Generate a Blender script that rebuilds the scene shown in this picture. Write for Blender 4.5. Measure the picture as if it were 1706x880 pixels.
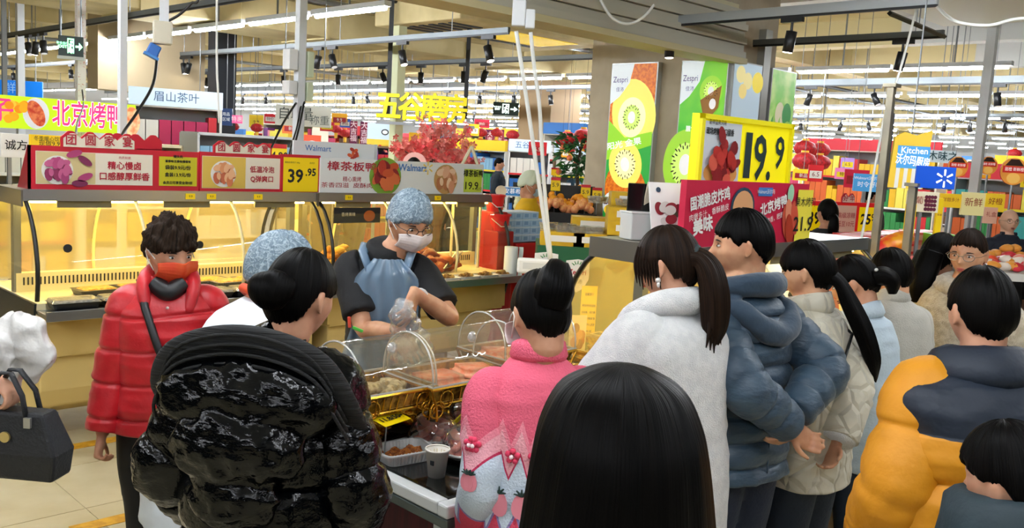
import bpy, bmesh, math, random
import numpy as np
from mathutils import Vector, Matrix, Quaternion
R = math.radians
random.seed(7)
scene = bpy.context.scene
for o in list(bpy.data.objects): bpy.data.objects.remove(o)
C = scene.collection

# ---------------------------------------------------------------- camera, world, exposure
# World X recedes to the right of the picture, world Y to its left; the aisles of the hall follow both.
FPX, W0, H0 = 1500.0, 1706.0, 880.0
CAMZ, PITCH, ROLL, YAW = 1.78, 7.03, 3.3, 45.0
cd = bpy.data.cameras.new('camera'); cam = bpy.data.objects.new('camera', cd); C.objects.link(cam)
cd.sensor_width = 36.0; cd.lens = FPX / W0 * 36.0; cd.clip_start = .05; cd.clip_end = 200
fw = Vector((math.cos(R(YAW)) * math.cos(R(PITCH)), math.sin(R(YAW)) * math.cos(R(PITCH)), -math.sin(R(PITCH))))
rt0 = Vector((math.sin(R(YAW)), -math.cos(R(YAW)), 0)); up0 = rt0.cross(fw)
rt = rt0 * math.cos(R(ROLL)) + up0 * math.sin(R(ROLL)); up = rt.cross(fw)
cam.matrix_world = Matrix(((rt.x, up.x, -fw.x, 0), (rt.y, up.y, -fw.y, 0), (rt.z, up.z, -fw.z, CAMZ), (0, 0, 0, 1)))
scene.camera = cam
CAM = Vector((0, 0, CAMZ)); FH = Vector((math.cos(R(YAW)), math.sin(R(YAW)), 0))
vs = scene.view_settings
vs.view_transform = 'Standard'; vs.look = 'None'; vs.gamma = 1.0; vs.use_curve_mapping = False
vs.exposure = 1.12
scene.display_settings.display_device = 'sRGB'
wd = bpy.data.worlds.new('world'); scene.world = wd; wd.use_nodes = True
wd.node_tree.nodes['Background'].inputs[0].default_value = (.80, .88, 1, 1)
wd.node_tree.nodes['Background'].inputs[1].default_value = .35
scene.cycles.max_bounces = 7; scene.cycles.diffuse_bounces = 2; scene.cycles.glossy_bounces = 3
scene.cycles.transparent_max_bounces = 14; scene.cycles.transmission_bounces = 4
scene.cycles.caustics_reflective = False; scene.cycles.caustics_refractive = False
scene.cycles.sample_clamp_indirect = 4.0
TUBE = 52.0       # emission of the fluorescent tubes
CASE = 14.0       # emission of the warm strips inside the deli cases

def ray(px, py):
    return (fw * FPX + rt * (px - W0 / 2) - up * (py - H0 / 2)).normalized()
def atF(px, py, F):
    d = ray(px, py); return CAM + d * (F / d.dot(FH))
def atZ(px, py, z):
    d = ray(px, py); return CAM + d * ((z - CAMZ) / d.z)
def atX(px, py, x):
    d = ray(px, py); return CAM + d * (x / d.x)
def atY(px, py, y):
    d = ray(px, py); return CAM + d * (y / d.y)
def pix(p):
    q = Vector(p) - CAM; z = q.dot(fw)
    if z < .05: return None
    return W0 / 2 + FPX * q.dot(rt) / z, H0 / 2 - FPX * q.dot(up) / z
def inview(p, m=40):
    q = pix(p); return q is not None and -m < q[0] < W0 + m and -m < q[1] < H0 + m

# ---------------------------------------------------------------- materials
def lin(c):
    c = c.lstrip('#'); v = [int(c[i:i + 2], 16) / 255 for i in (0, 2, 4)]
    return tuple(x / 12.92 if x <= .04045 else ((x + .055) / 1.055) ** 2.4 for x in v) + (1,)
_M = {}
def mat(col, rough=.5, metal=0, em=0, alt=None, sc=20, mixw=.5, bump=0, bsc=60, coat=0, alpha=1, stretch=None, sheen=0, detail=3, emcol=None, lo=.4, hi=.6, spec=.5, sss=0):
    """Principled material; alt = second colour mixed in by noise, bump = relief strength by noise."""
    k = (col, rough, metal, em, alt, sc, mixw, bump, bsc, coat, alpha, stretch, sheen, detail, emcol, lo, hi, spec, sss)
    if k in _M: return _M[k]
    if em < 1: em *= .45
    m = bpy.data.materials.new('mat_' + col.strip('#')); m.use_nodes = True; nt = m.node_tree; b = nt.nodes['Principled BSDF']
    I = b.inputs
    I['Base Color'].default_value = lin(col); I['Roughness'].default_value = rough; I['Metallic'].default_value = metal
    I['Specular IOR Level'].default_value = spec
    if coat: I['Coat Weight'].default_value = coat; I['Coat Roughness'].default_value = .08
    if sheen: I['Sheen Weight'].default_value = sheen
    if sss: I['Subsurface Weight'].default_value = sss; I['Subsurface Radius'].default_value = (.02, .008, .005)
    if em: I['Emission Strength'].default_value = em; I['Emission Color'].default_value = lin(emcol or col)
    if alt or bump:
        tc = nt.nodes.new('ShaderNodeTexCoord'); src = tc.outputs['Object']
        if stretch:
            mp = nt.nodes.new('ShaderNodeMapping'); mp.inputs['Scale'].default_value = stretch
            nt.links.new(src, mp.inputs[0]); src = mp.outputs[0]
    if alt:
        n = nt.nodes.new('ShaderNodeTexNoise'); n.inputs['Scale'].default_value = sc; n.inputs['Detail'].default_value = detail
        nt.links.new(src, n.inputs['Vector'])
        r = nt.nodes.new('ShaderNodeValToRGB'); r.color_ramp.elements[0].position = lo; r.color_ramp.elements[1].position = hi
        r.color_ramp.elements[0].color = lin(col); r.color_ramp.elements[1].color = lin(alt)
        nt.links.new(n.outputs[0], r.inputs[0]); nt.links.new(r.outputs[0], I['Base Color'])
        if em and not emcol: nt.links.new(r.outputs[0], I['Emission Color'])
    if bump:
        n = nt.nodes.new('ShaderNodeTexNoise'); n.inputs['Scale'].default_value = bsc; n.inputs['Detail'].default_value = detail
        nt.links.new(src, n.inputs['Vector'])
        bp = nt.nodes.new('ShaderNodeBump'); bp.inputs['Strength'].default_value = bump; bp.inputs['Distance'].default_value = .01
        nt.links.new(n.outputs[0], bp.inputs['Height']); nt.links.new(bp.outputs[0], I['Normal'])
    if alpha < 1: I['Alpha'].default_value = alpha
    _M[k] = m; return m
def clear(tint='#ffffff', gloss=.12, rough=.03, haze=0, hazecol='#ffffff', bump=0, bsc=30):
    """Thin clear pane or film: transparent with a fresnel sheen, haze = share of milky plastic or painted-in glow."""
    k = ('clear', tint, gloss, rough, haze, hazecol, bump, bsc)
    if k in _M: return _M[k]
    m = bpy.data.materials.new('clear'); m.use_nodes = True; nt = m.node_tree; nt.nodes.clear()
    out = nt.nodes.new('ShaderNodeOutputMaterial'); tr = nt.nodes.new('ShaderNodeBsdfTransparent'); tr.inputs[0].default_value = lin(tint)
    gl = nt.nodes.new('ShaderNodeBsdfGlossy'); gl.inputs['Roughness'].default_value = rough
    lw = nt.nodes.new('ShaderNodeLayerWeight'); lw.inputs['Blend'].default_value = .35
    mm = nt.nodes.new('ShaderNodeMath'); mm.operation = 'MULTIPLY_ADD'; mm.inputs[1].default_value = gloss * 2; mm.inputs[2].default_value = gloss * .4
    nt.links.new(lw.outputs['Facing'], mm.inputs[0])
    base = tr.outputs[0]
    if haze:
        df = nt.nodes.new('ShaderNodeBsdfDiffuse'); df.inputs[0].default_value = lin(hazecol); mh = nt.nodes.new('ShaderNodeMixShader'); mh.inputs[0].default_value = haze
        nt.links.new(tr.outputs[0], mh.inputs[1]); nt.links.new(df.outputs[0], mh.inputs[2]); base = mh.outputs[0]
    mx = nt.nodes.new('ShaderNodeMixShader'); nt.links.new(mm.outputs[0], mx.inputs[0]); nt.links.new(base, mx.inputs[1]); nt.links.new(gl.outputs[0], mx.inputs[2])
    nt.links.new(mx.outputs[0], out.inputs[0])
    if bump:
        n = nt.nodes.new('ShaderNodeTexNoise'); n.inputs['Scale'].default_value = bsc; tc = nt.nodes.new('ShaderNodeTexCoord'); nt.links.new(tc.outputs['Object'], n.inputs['Vector'])
        bp = nt.nodes.new('ShaderNodeBump'); bp.inputs['Strength'].default_value = bump; bp.inputs['Distance'].default_value = .02; nt.links.new(n.outputs[0], bp.inputs['Height']); nt.links.new(bp.outputs[0], gl.inputs['Normal'])
    _M[k] = m; return m
def ramp_mat(name, stops, axis='Z', rough=.6, em=0, interp='CONSTANT', wobble=0, wsc=8, coord='Object', bump=0, bsc=60):
    """Colour bands along one object axis: stops = [(metres, colour)] (a garment or print that really has those bands)."""
    m = bpy.data.materials.new(name); m.use_nodes = True; nt = m.node_tree; b = nt.nodes['Principled BSDF']; b.inputs['Roughness'].default_value = rough
    tc = nt.nodes.new('ShaderNodeTexCoord'); sx = nt.nodes.new('ShaderNodeSeparateXYZ'); nt.links.new(tc.outputs[coord], sx.inputs[0])
    v = sx.outputs['XYZ'.index(axis)]
    lo, hi = stops[0][0], stops[-1][0] + 1e-6
    if wobble:
        n = nt.nodes.new('ShaderNodeTexNoise'); n.inputs['Scale'].default_value = wsc; nt.links.new(tc.outputs[coord], n.inputs['Vector'])
        a = nt.nodes.new('ShaderNodeMath'); a.operation = 'MULTIPLY_ADD'; a.inputs[1].default_value = wobble; nt.links.new(n.outputs[0], a.inputs[0]); nt.links.new(v, a.inputs[2]); v = a.outputs[0]
    mr = nt.nodes.new('ShaderNodeMapRange'); mr.inputs['From Min'].default_value = lo; mr.inputs['From Max'].default_value = hi; nt.links.new(v, mr.inputs[0])
    r = nt.nodes.new('ShaderNodeValToRGB'); r.color_ramp.interpolation = interp; el = r.color_ramp.elements
    while len(el) < len(stops): el.new(.5)
    for e, (p, c) in zip(el, stops): e.position = (p - lo) / (hi - lo); e.color = lin(c)
    nt.links.new(mr.outputs[0], r.inputs[0]); nt.links.new(r.outputs[0], b.inputs['Base Color'])
    if em: nt.links.new(r.outputs[0], b.inputs['Emission Color']); b.inputs['Emission Strength'].default_value = em
    if bump:
        n = nt.nodes.new('ShaderNodeTexNoise'); n.inputs['Scale'].default_value = bsc; nt.links.new(tc.outputs['Object'], n.inputs['Vector'])
        bp = nt.nodes.new('ShaderNodeBump'); bp.inputs['Strength'].default_value = bump; bp.inputs['Distance'].default_value = .01
        nt.links.new(n.outputs[0], bp.inputs['Height']); nt.links.new(bp.outputs[0], b.inputs['Normal'])
    return m

# ---------------------------------------------------------------- mesh builder
class MB:
    def __init__(s): s.v = []; s.f = []; s.n = 0
    def add(s, vs_, fs):
        b = len(s.v); s.v += [tuple(v) for v in vs_]; s.f += [tuple(i + b for i in f) for f in fs]; return s
    def box(s, c, d, rz=0, M=None):
        x, y, z = d[0] / 2, d[1] / 2, d[2] / 2
        P = [Vector((i * x, j * y, k * z)) for i in (-1, 1) for j in (-1, 1) for k in (-1, 1)]
        Q = Matrix.Rotation(rz, 3, 'Z') if M is None else M
        P = [Q @ p + Vector(c) for p in P]
        return s.add(P, [(0, 1, 3, 2), (4, 6, 7, 5), (0, 4, 5, 1), (2, 3, 7, 6), (0, 2, 6, 4), (1, 5, 7, 3)])
    def bx(s, x0, x1, y0, y1, z0, z1): return s.box(((x0 + x1) / 2, (y0 + y1) / 2, (z0 + z1) / 2), (x1 - x0, y1 - y0, z1 - z0))
    def loft(s, rings, cap=True, closed=False):
        n = len(rings[0]); vs_ = [p for r in rings for p in r]; fs = []; k = len(rings)
        for i in range(k if closed else k - 1):
            for j in range(n):
                a, b_ = i * n + j, i * n + (j + 1) % n; c, d = ((i + 1) % k) * n + (j + 1) % n, ((i + 1) % k) * n + j
                fs.append((a, b_, c, d))
        if cap and not closed: fs += [tuple(range(n))[::-1], tuple((k - 1) * n + j for j in range(n))]
        return s.add(vs_, fs)
    def tube(s, pts, rad, n=8, cap=True, closed=False, flat=1.0, phase=0):
        pts = [Vector(p) for p in pts]; k = len(pts)
        if not hasattr(rad, '__len__'): rad = [rad] * k
        rings = []; u = None
        for i in range(k):
            if closed: t = pts[(i + 1) % k] - pts[i - 1]
            else: t = pts[min(i + 1, k - 1)] - pts[max(i - 1, 0)]
            t = t.normalized() if t.length > 1e-9 else Vector((0, 0, 1))
            if u is None:
                u = Vector((0, 0, 1)).cross(t)
                if u.length < .05: u = Vector((1, 0, 0)).cross(t)
            u = (u - t * u.dot(t)).normalized(); w = t.cross(u)
            rings.append([pts[i] + (u * math.cos(a) + w * (math.sin(a) * flat)) * rad[i] for a in [phase + 2 * math.pi * j / n for j in range(n)]])
        return s.loft(rings, cap, closed)
    def cyl(s, p0, p1, r0, r1=None, n=10): return s.tube([p0, p1], [r0, r0 if r1 is None else r1], n)
    def lathe(s, prof, n=20, c=(0, 0, 0), cap=True):
        return s.loft([[(c[0] + r * math.cos(2 * math.pi * j / n), c[1] + r * math.sin(2 * math.pi * j / n), c[2] + z) for j in range(n)] for r, z in prof], cap)
    def ball(s, c, r, nu=14, nv=9, M=None):
        if not hasattr(r, '__len__'): r = (r, r, r)
        c = Vector(c); Q = M or Matrix.Identity(3); rings = []
        for i in range(1, nv):
            th = math.pi * i / nv
            rings.append([c + Q @ Vector((r[0] * math.sin(th) * math.cos(2 * math.pi * j / nu), r[1] * math.sin(th) * math.sin(2 * math.pi * j / nu), -r[2] * math.cos(th))) for j in range(nu)])
        b = len(s.v); s.loft(rings, False); e = len(s.v)
        s.v += [tuple(c - Q @ Vector((0, 0, r[2]))), tuple(c + Q @ Vector((0, 0, r[2])))]
        for j in range(nu):
            s.f.append((b + (j + 1) % nu, b + j, e)); q = b + (nv - 2) * nu; s.f.append((q + j, q + (j + 1) % nu, e + 1))
        return s
    def grid(s, fn, nu, nv, cu=False):
        vs_ = [fn(i / nu, j / nv) for j in range(nv + 1) for i in range(nu + (0 if cu else 1))]; w = nu if cu else nu + 1
        fs = [(j * w + i, j * w + (i + 1) % w, (j + 1) * w + (i + 1) % w, (j + 1) * w + i) for j in range(nv) for i in range(nu)]
        return s.add(vs_, fs)
    def poly(s, pts, t=0, ax=1):
        """Flat outline; pts (x,z) in the local XZ plane, extruded by t along +y."""
        n = len(pts); a = [(p[0], 0, p[1]) for p in pts]
        if not t: return s.add(a, [tuple(range(n))])
        b = [(p[0], t, p[1]) for p in pts]
        return s.add(a + b, [tuple(range(n)), tuple(range(2 * n - 1, n - 1, -1))] + [(i, n + i, n + (i + 1) % n, (i + 1) % n) for i in range(n)])
    def mesh(s, name, smooth=False):
        m = bpy.data.meshes.new(name); m.from_pydata(s.v, [], s.f); m.validate()
        bm = bmesh.new(); bm.from_mesh(m); bmesh.ops.recalc_face_normals(bm, faces=bm.faces); bm.to_mesh(m); bm.free()
        if smooth: m.polygons.foreach_set('use_smooth', [True] * len(m.polygons))
        return m
    def build(s, name, mt, parent=None, smooth=False, loc=None, rz=None, bev=0, sol=0):
        o = bpy.data.objects.new(name, s.mesh(name, smooth)); C.objects.link(o); o.data.materials.append(mt); o.parent = parent
        if loc is not None: o.location = loc
        if rz is not None: o.rotation_euler = (0, 0, rz)
        if bev:
            b = o.modifiers.new('bevel', 'BEVEL'); b.width = bev; b.segments = 2; b.limit_method = 'ANGLE'
        if sol:
            b = o.modifiers.new('solid', 'SOLIDIFY'); b.thickness = sol; b.offset = 0
        return o
def tag(o, label=None, cat=None, group=None, kind=None):
    if label: o['label'] = label
    if cat: o['category'] = cat
    if group: o['group'] = group
    if kind: o['kind'] = kind
    return o
def root(name, loc, rz=0, label=None, cat=None, group=None):
    o = bpy.data.objects.new(name, None); C.objects.link(o); o.location = loc; o.rotation_euler = (0, 0, rz); o.empty_display_size = .1
    return tag(o, label, cat, group)
def copy_tree(o, parent=None, kids=None):
    c = o.copy(); C.objects.link(c); c.parent = parent
    for ch in list(o.children): copy_tree(ch, c)
    return c
def struct(name, mb, m, parent=None, **k): return tag(mb.build(name, m, parent, **k), kind='structure')
ORD = 'first second third fourth fifth sixth seventh eighth ninth tenth eleventh twelfth thirteenth fourteenth fifteenth sixteenth seventeenth eighteenth nineteenth twentieth'.split()
def ordw(i): return ORD[i] if i < 20 else 'twenty-' + ORD[i - 20] if i < 29 else ('thirtieth' if i == 29 else 'thirty-' + ORD[i - 30] if i < 39 else 'fortieth')

_T = {}
def text(parent, body, x, z, size, m, y=-.004, ext=0, bold=0, align='CENTER', w=None, name='lettering', shear=0, rot=0, res=2):
    """Flat lettering in the local XZ plane of parent, reading along +x, facing -y; w = wanted width."""
    k = (body, size, ext, bold, align, w, shear); cjk = any(ord(c) > 0x2e00 for c in body)
    if k not in _T:
        c = bpy.data.curves.new('t', 'FONT'); c.body = body; c.size = size; c.extrude = ext; c.offset = 0 if cjk else bold; c.align_x = align; c.align_y = 'CENTER'; c.resolution_u = res; c.shear = shear
        o = bpy.data.objects.new('t', c); me = o.to_mesh().copy(); o.to_mesh_clear(); bpy.data.objects.remove(o)
        if cjk and bold and len(me.vertices):   # heavier strokes: overlaid copies around a small circle
            V = [v.co.copy() for v in me.vertices]; Fc = [tuple(p.vertices) for p in me.polygons]; n0 = len(V); nv = []; nf = []
            for q in range(7):
                d = Vector((0, 0, 0)) if q == 6 else Vector((math.cos(q * 1.0472), math.sin(q * 1.0472), 0)) * bold
                nv += [v + d + Vector((0, 0, q * .00025)) for v in V]; nf += [tuple(i + n0 * q for i in f) for f in Fc]
            me = bpy.data.meshes.new('t'); me.from_pydata(nv, [], nf)
        if w and len(me.vertices):
            xs = [v.co.x for v in me.vertices]; s = w / max(1e-6, max(xs) - min(xs))
            for v in me.vertices: v.co.x *= s
        me.materials.clear(); _T[k] = me
    me = _T[k]
    if me.materials and me.materials[0] != m: me = me.copy(); me.materials.clear()
    if not me.materials: me.materials.append(m)
    o = bpy.data.objects.new(name, me); C.objects.link(o); o.parent = parent; o.location = (x, y, z); o.rotation_euler = (R(90), rot, 0)
    return o
def disc(parent, x, z, rx, rz, m, y=-.004, n=20, name='printed_picture', rot=0):
    b = MB().poly([(rx * math.cos(a) * math.cos(rot) - rz * math.sin(a) * math.sin(rot), rx * math.cos(a) * math.sin(rot) + rz * math.sin(a) * math.cos(rot)) for a in [2 * math.pi * i / n for i in range(n)]])
    return b.build(name, m, parent, loc=(x, y, z))
def rect(parent, x0, x1, z0, z1, m, y=-.003, t=0, name='print_field'):
    b = MB().poly([(x0, z0), (x1, z0), (x1, z1), (x0, z1)], t); return b.build(name, m, parent, loc=(0, y - t, 0))

# numpy value noise for cloth and hair relief
def vnoise(P, seed=0):
    P = np.asarray(P, float); i = np.floor(P).astype(np.int64); f = P - i; f = f * f * (3 - 2 * f); r = 0
    def h(a, b, c):
        n = (a * 73856093) ^ (b * 19349663) ^ (c * 83492791) ^ (seed * 2654435761)
        n = (n ^ (n >> 13)) * 1274126177 & 0x7fffffff
        n = (n ^ (n >> 16)) * 668265263 & 0x7fffffff
        return (n & 0xffff) / 65535.0
    for dx in (0, 1):
        for dy in (0, 1):
            for dz in (0, 1):
                w = (f[:, 0] if dx else 1 - f[:, 0]) * (f[:, 1] if dy else 1 - f[:, 1]) * (f[:, 2] if dz else 1 - f[:, 2])
                r = r + w * h(i[:, 0] + dx, i[:, 1] + dy, i[:, 2] + dz)
    return r * 2 - 1
def fuse(mb, name, voxel, m, parent, smooth=2, post=None, dec=0):
    """Voxel-unite overlapping closed shapes into one continuous skin."""
    me = mb.mesh(name); o = bpy.data.objects.new(name, me); C.objects.link(o)
    r = o.modifiers.new('r', 'REMESH'); r.mode = 'VOXEL'; r.voxel_size = voxel; r.adaptivity = 0
    if smooth:
        q = o.modifiers.new('s', 'SMOOTH'); q.iterations = smooth; q.factor = .5
    dg = bpy.context.evaluated_depsgraph_get(); new = bpy.data.meshes.new_from_object(o.evaluated_get(dg))
    o.modifiers.clear(); o.data = new; bpy.data.meshes.remove(me); new.name = name
    if post:
        n = len(new.vertices); co = np.empty(n * 3, np.float32); new.vertices.foreach_get('co', co); co = co.reshape(-1, 3).astype(float)
        nr = np.empty(n * 3, np.float32); new.vertex_normals.foreach_get('vector', nr); nr = nr.reshape(-1, 3).astype(float)
        co = post(co, nr); new.vertices.foreach_set('co', co.astype(np.float32).ravel()); new.update()
    new.polygons.foreach_set('use_smooth', [True] * len(new.polygons)); new.materials.clear(); new.materials.append(m); o.parent = parent
    return o
# ================================================================ the hall
CREAM = mat('#e2d3a4', .8, alt='#d3c28e', sc=1.2, bump=.1, bsc=8)
WHITE = mat('#e8e8e6', .45); GREYM = mat('#8d9296', .4, .7); STEEL = mat('#a9adb0', .3, .9, bump=.05, bsc=200, stretch=(1, 60, 60)); BLACK = mat('#0b0c0e', .45)
DARK = mat('#15181c', .55); WPAINT = mat('#dfe3e6', .4)
FL = mat('#c9bd9c', .38, alt='#b5a67f', sc=3.5, lo=.3, hi=.75, bump=.04, bsc=40)
def far_floor():
    m = bpy.data.materials.new('far_tiles'); m.use_nodes = True; nt = m.node_tree; b = nt.nodes['Principled BSDF']; b.inputs['Roughness'].default_value = .3
    tc = nt.nodes.new('ShaderNodeTexCoord'); br = nt.nodes.new('ShaderNodeTexBrick'); br.offset = 0
    br.inputs['Color1'].default_value = lin('#cfc4a4'); br.inputs['Color2'].default_value = lin('#c6b994'); br.inputs['Mortar'].default_value = lin('#6f6652')
    br.inputs['Scale'].default_value = 1; br.inputs['Brick Width'].default_value = .6; br.inputs['Row Height'].default_value = .6; br.inputs['Mortar Size'].default_value = .005
    nt.links.new(tc.outputs['Object'], br.inputs['Vector']); nt.links.new(br.outputs[0], b.inputs['Base Color']); return m
floor = struct('floor', MB().bx(-8, 44, -8, 44, -.2, -.004), far_floor())
tile_me = MB().bx(.0025, .5975, .0025, .5975, -.012, 0).mesh('floor_tile')
FLs = [FL, mat('#c2b592', .38, alt='#b3a37c', sc=4, bump=.04, bsc=40), mat('#d0c5a6', .36, alt='#bcae88', sc=5, bump=.04, bsc=40)]
tms = []
for m_ in FLs:
    t = tile_me.copy(); t.materials.append(m_); tms.append(t)
for i in range(0, 13):
    for j in range(1, 16):
        p = Vector((i * .6 - .3, j * .6 + .05, 0))
        if not any(inview(p + Vector(d), 120) for d in ((0, 0, 0), (.6, 0, 0), (0, .6, 0), (.6, .6, 0))): continue
        o = bpy.data.objects.new('floor_tile', random.choice(tms)); C.objects.link(o); o.parent = floor; o.location = p
YEL = mat('#d9a326', .6, alt='#c08a1c', sc=20, bump=.1)
for (a, b_) in (((60, 756), (330, 712)), ((120, 884), (330, 832))):
    p, q = atZ(*a, 0), atZ(*b_, 0)
    struct('floor_line', MB().bx(p.x, q.x, p.y - .045, p.y + .045, .0005, .003), YEL, floor)
CZ = 4.0
struct('ceiling', MB().bx(-8, 44, 5.5, 44, CZ, CZ + .2), CREAM); struct('ceiling', MB().bx(-8, 44, -8, 5.5, CZ, CZ + .2), mat('#d6d6d2', .8, alt='#c6c6c2', sc=1.2))  # warm and cool light painted in: cream left slab, grey right slab
HW = mat('#c9ccd0', .8)
struct('wall_back', MB().bx(43.8, 44, -8, 44, 0, CZ), HW)
struct('wall_side', MB().bx(-8, 44, 43.8, 44, 0, CZ), HW)
struct('wall_near', MB().bx(-8.2, -8, -8, 44, 0, CZ), mat('#4a4844', .8))
struct('wall_right', MB().bx(-8, 44, -8.2, -8, 0, CZ), mat('#4a4844', .8))
for k, y in enumerate((7.6, 12.2, 17, 22, 27, 32, 37)): struct('beam', MB().bx(2, 44, y, y + .35, 3.55, CZ), CREAM)
for k, x in enumerate((6.6, 9.4, 13, 16, 19, 22, 25, 29, 34)): [struct('beam', MB().bx(x, x + .3, y0_, y1_, 3.62, CZ), mat(c_, .8)) for y0_, y1_, c_ in ((-8, 5.5, '#d2d3d0'), (5.5, 44, '#dccd9c'))]  # grey and cream beam colours carry the same painted cool and warm light
DUCT = mat('#dccb98', .7, alt='#cab885', sc=2); DUCT2 = mat('#9ea4a8', .5)
def duct(label, c0, c1, seams, m):
    t = root('air_duct', c0, 0, label, 'duct'); d = Vector(c1) - Vector(c0); MB().bx(0, d.x, 0, d.y, 0, d.z).build('casing', m, t, bev=.01)
    ax = 0 if d.x > d.y else 1; L = d[ax]; n = int(L / seams)
    for i in range(1, n):
        b = MB(); s = i * seams
        if ax == 0: b.bx(s - .02, s + .02, -.02, d.y + .02, -.02, d.z)
        else: b.bx(-.02, d.x + .02, s - .02, s + .02, -.02, d.z)
        b.build('flange', m, t)
    for i in range(1, n, 3):
        s = i * seams + .3; p = (s, d.y / 2) if ax == 0 else (d.x / 2, s)
        MB().cyl((p[0], p[1], d.z), (p[0], p[1], CZ - c0[2]), .012, n=6).build('hanger', GREYM, t)
duct('wide cream air duct crossing above the lime roast duck banner', (3, 10.2, 3.12), (30, 11.3, 3.5), 1.2, DUCT)
duct('cream duct over the middle aisle behind the track lights', (10.2, 14.2, 3.25), (34, 15.2, 3.6), 1.2, DUCT)
duct('long grey duct above the far shelves', (14.9, 16, 3.3), (15.5, 40, 3.6), 1.5, DUCT2)
duct('pale duct over the red price boards', (9.2, 1.0, 3.15), (38, 2.1, 3.6), 1.2, mat('#c9c6b8', .6))
# pipes under the ceiling
for i, (y, z, m_) in enumerate(((8.9, 3.5, DARK), (9.4, 3.42, GREYM), (13, 3.4, WHITE), (18.5, 3.4, GREYM))):
    tag(MB().tube([(2.6, y, z), (42, y, z)], .035, 8).build('ceiling_pipe', m_), ('thin dark pipe under the ceiling beside the lime banner', 'grey pipe running under the ceiling past the beams', 'white pipe under the ceiling over the middle aisle', 'grey pipe under the ceiling far down the hall')[i], 'pipe')
# ceiling panel and AC cassette
struct('ceiling_panel', MB().bx(4.2, 9.5, .2, 3.6, 3.28, 3.34), mat('#e4e2d2', .7))
t = root('air_conditioner', atZ(648, 42, 3.22), R(0), 'cream ceiling cassette air conditioner with yellow panel beside its slots', 'air conditioner')
MB().bx(0, 2.6, -1.3, .3, 0, .3).build('casing', DUCT, t, bev=.02)
MB().bx(.7, 2.2, -1.1, -.4, -.006, 0).build('yellow_panel', mat('#f4d21e', .5, em=.5), t)
for i in range(6): MB().bx(.15, .62, -1.0 + i * .18, -.92 + i * .18, -.012, 0).build('vent_slot', DARK, t)
MB().bx(.68, 2.2, -.3, -.22, -.01, 0).build('air_slot', DARK, t)
for x in (.2, 2.4): MB().cyl((x, -.5, .3), (x, -.5, CZ - 3.22), .015, n=6).build('hanger', GREYM, t)

# roller shutter housing over the stall (runs along X to the poster column)
t = root('roller_shutter', (2.6, 4.62, 2.78), 0, 'grey corrugated roller shutter housing that runs to the poster column', 'shutter')
for i in range(7): MB().bx(0, 4.95, .03 * (i % 2), .12, i * .062, i * .062 + .055).build('slat', mat('#c9c7b6', .5), t)
MB().bx(0, 4.95, .12, .4, -.03, .5).build('housing', mat('#ddd4ae', .6), t)
MB().bx(0, 4.95, -.02, .14, -.055, -.005).build('bottom_bar', mat('#d8cfa2', .5), t)
for x in (.3, 2.5, 4.7): MB().cyl((x, .26, .5), (x, .26, CZ - 2.78), .025, n=8).build('hanger', GREYM, t)

# ---------------------------------------------------------------- fluorescent rows
TUBEM = mat('#ffffff', .4, em=TUBE, emcol='#f3f8ff'); HOUSE = mat('#dfe4e8', .4)
hm = MB().bx(-.04, .04, -.62, .62, 0, .05).mesh('h'); hm.materials.append(HOUSE)
tm = MB().tube([(0, -.58, -.012), (0, .58, -.012)], .024, 8).mesh('tube'); tm.materials.append(TUBEM)
wm = MB().bx(-.008, .008, -.008, .008, .05, CZ - 3.05).mesh('w'); wm.materials.append(GREYM)
rows = [(-2.2, -3, 7), (1.2, -2.4, 9.3), (5.1, -4.5, 2.6), (5.1, 6.9, 40), (11, -6, 40), (14.6, -6, 40), (17.3, -6, 42), (20, -4, 42), (23, -2, 42), (26, 0, 42), (29.5, 2, 42), (33.5, 4, 42), (38, 6, 42)]  # first three rows are out of view, added to light the customers
RN = ['added unseen over the aisle behind the customers', 'added unseen overhead between customers and deli cases', 'added unseen above the queue of customers', 'above the deli cases', 'behind the track lights', 'behind the yellow characters', 'over the mid hall shelves', 'past the mid hall shelves', 'over the far shelves', 'behind the far shelves', 'third from the rear of the hall', 'second from the rear of the hall', 'along the rear wall']
nt_ = 0
for r, (x, y0, y1) in enumerate(rows):
    y = y0 + .62; k = 0; L = 1.34
    while y < y1:
        if (r < 3) or (r >= 3 and inview((x, y, 3.05), 60)):
            t = root('fluorescent_lamp', (x, y, 3.05), 0, 'white fluorescent strip lamp, %s of the row %s' % (ordw(k), RN[r]), 'lamp', 'fluorescent lamps in rows under the ceiling')
            for n, me in (('housing', hm), ('tube', tm), ('hanger', wm)):
                o = bpy.data.objects.new(n, me); C.objects.link(o); o.parent = t
            nt_ += 1; k += 1
        elif r < 3: k += 1
        y += L if r < 9 else L * 1.15
print('fluorescent lamps', nt_)

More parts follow.
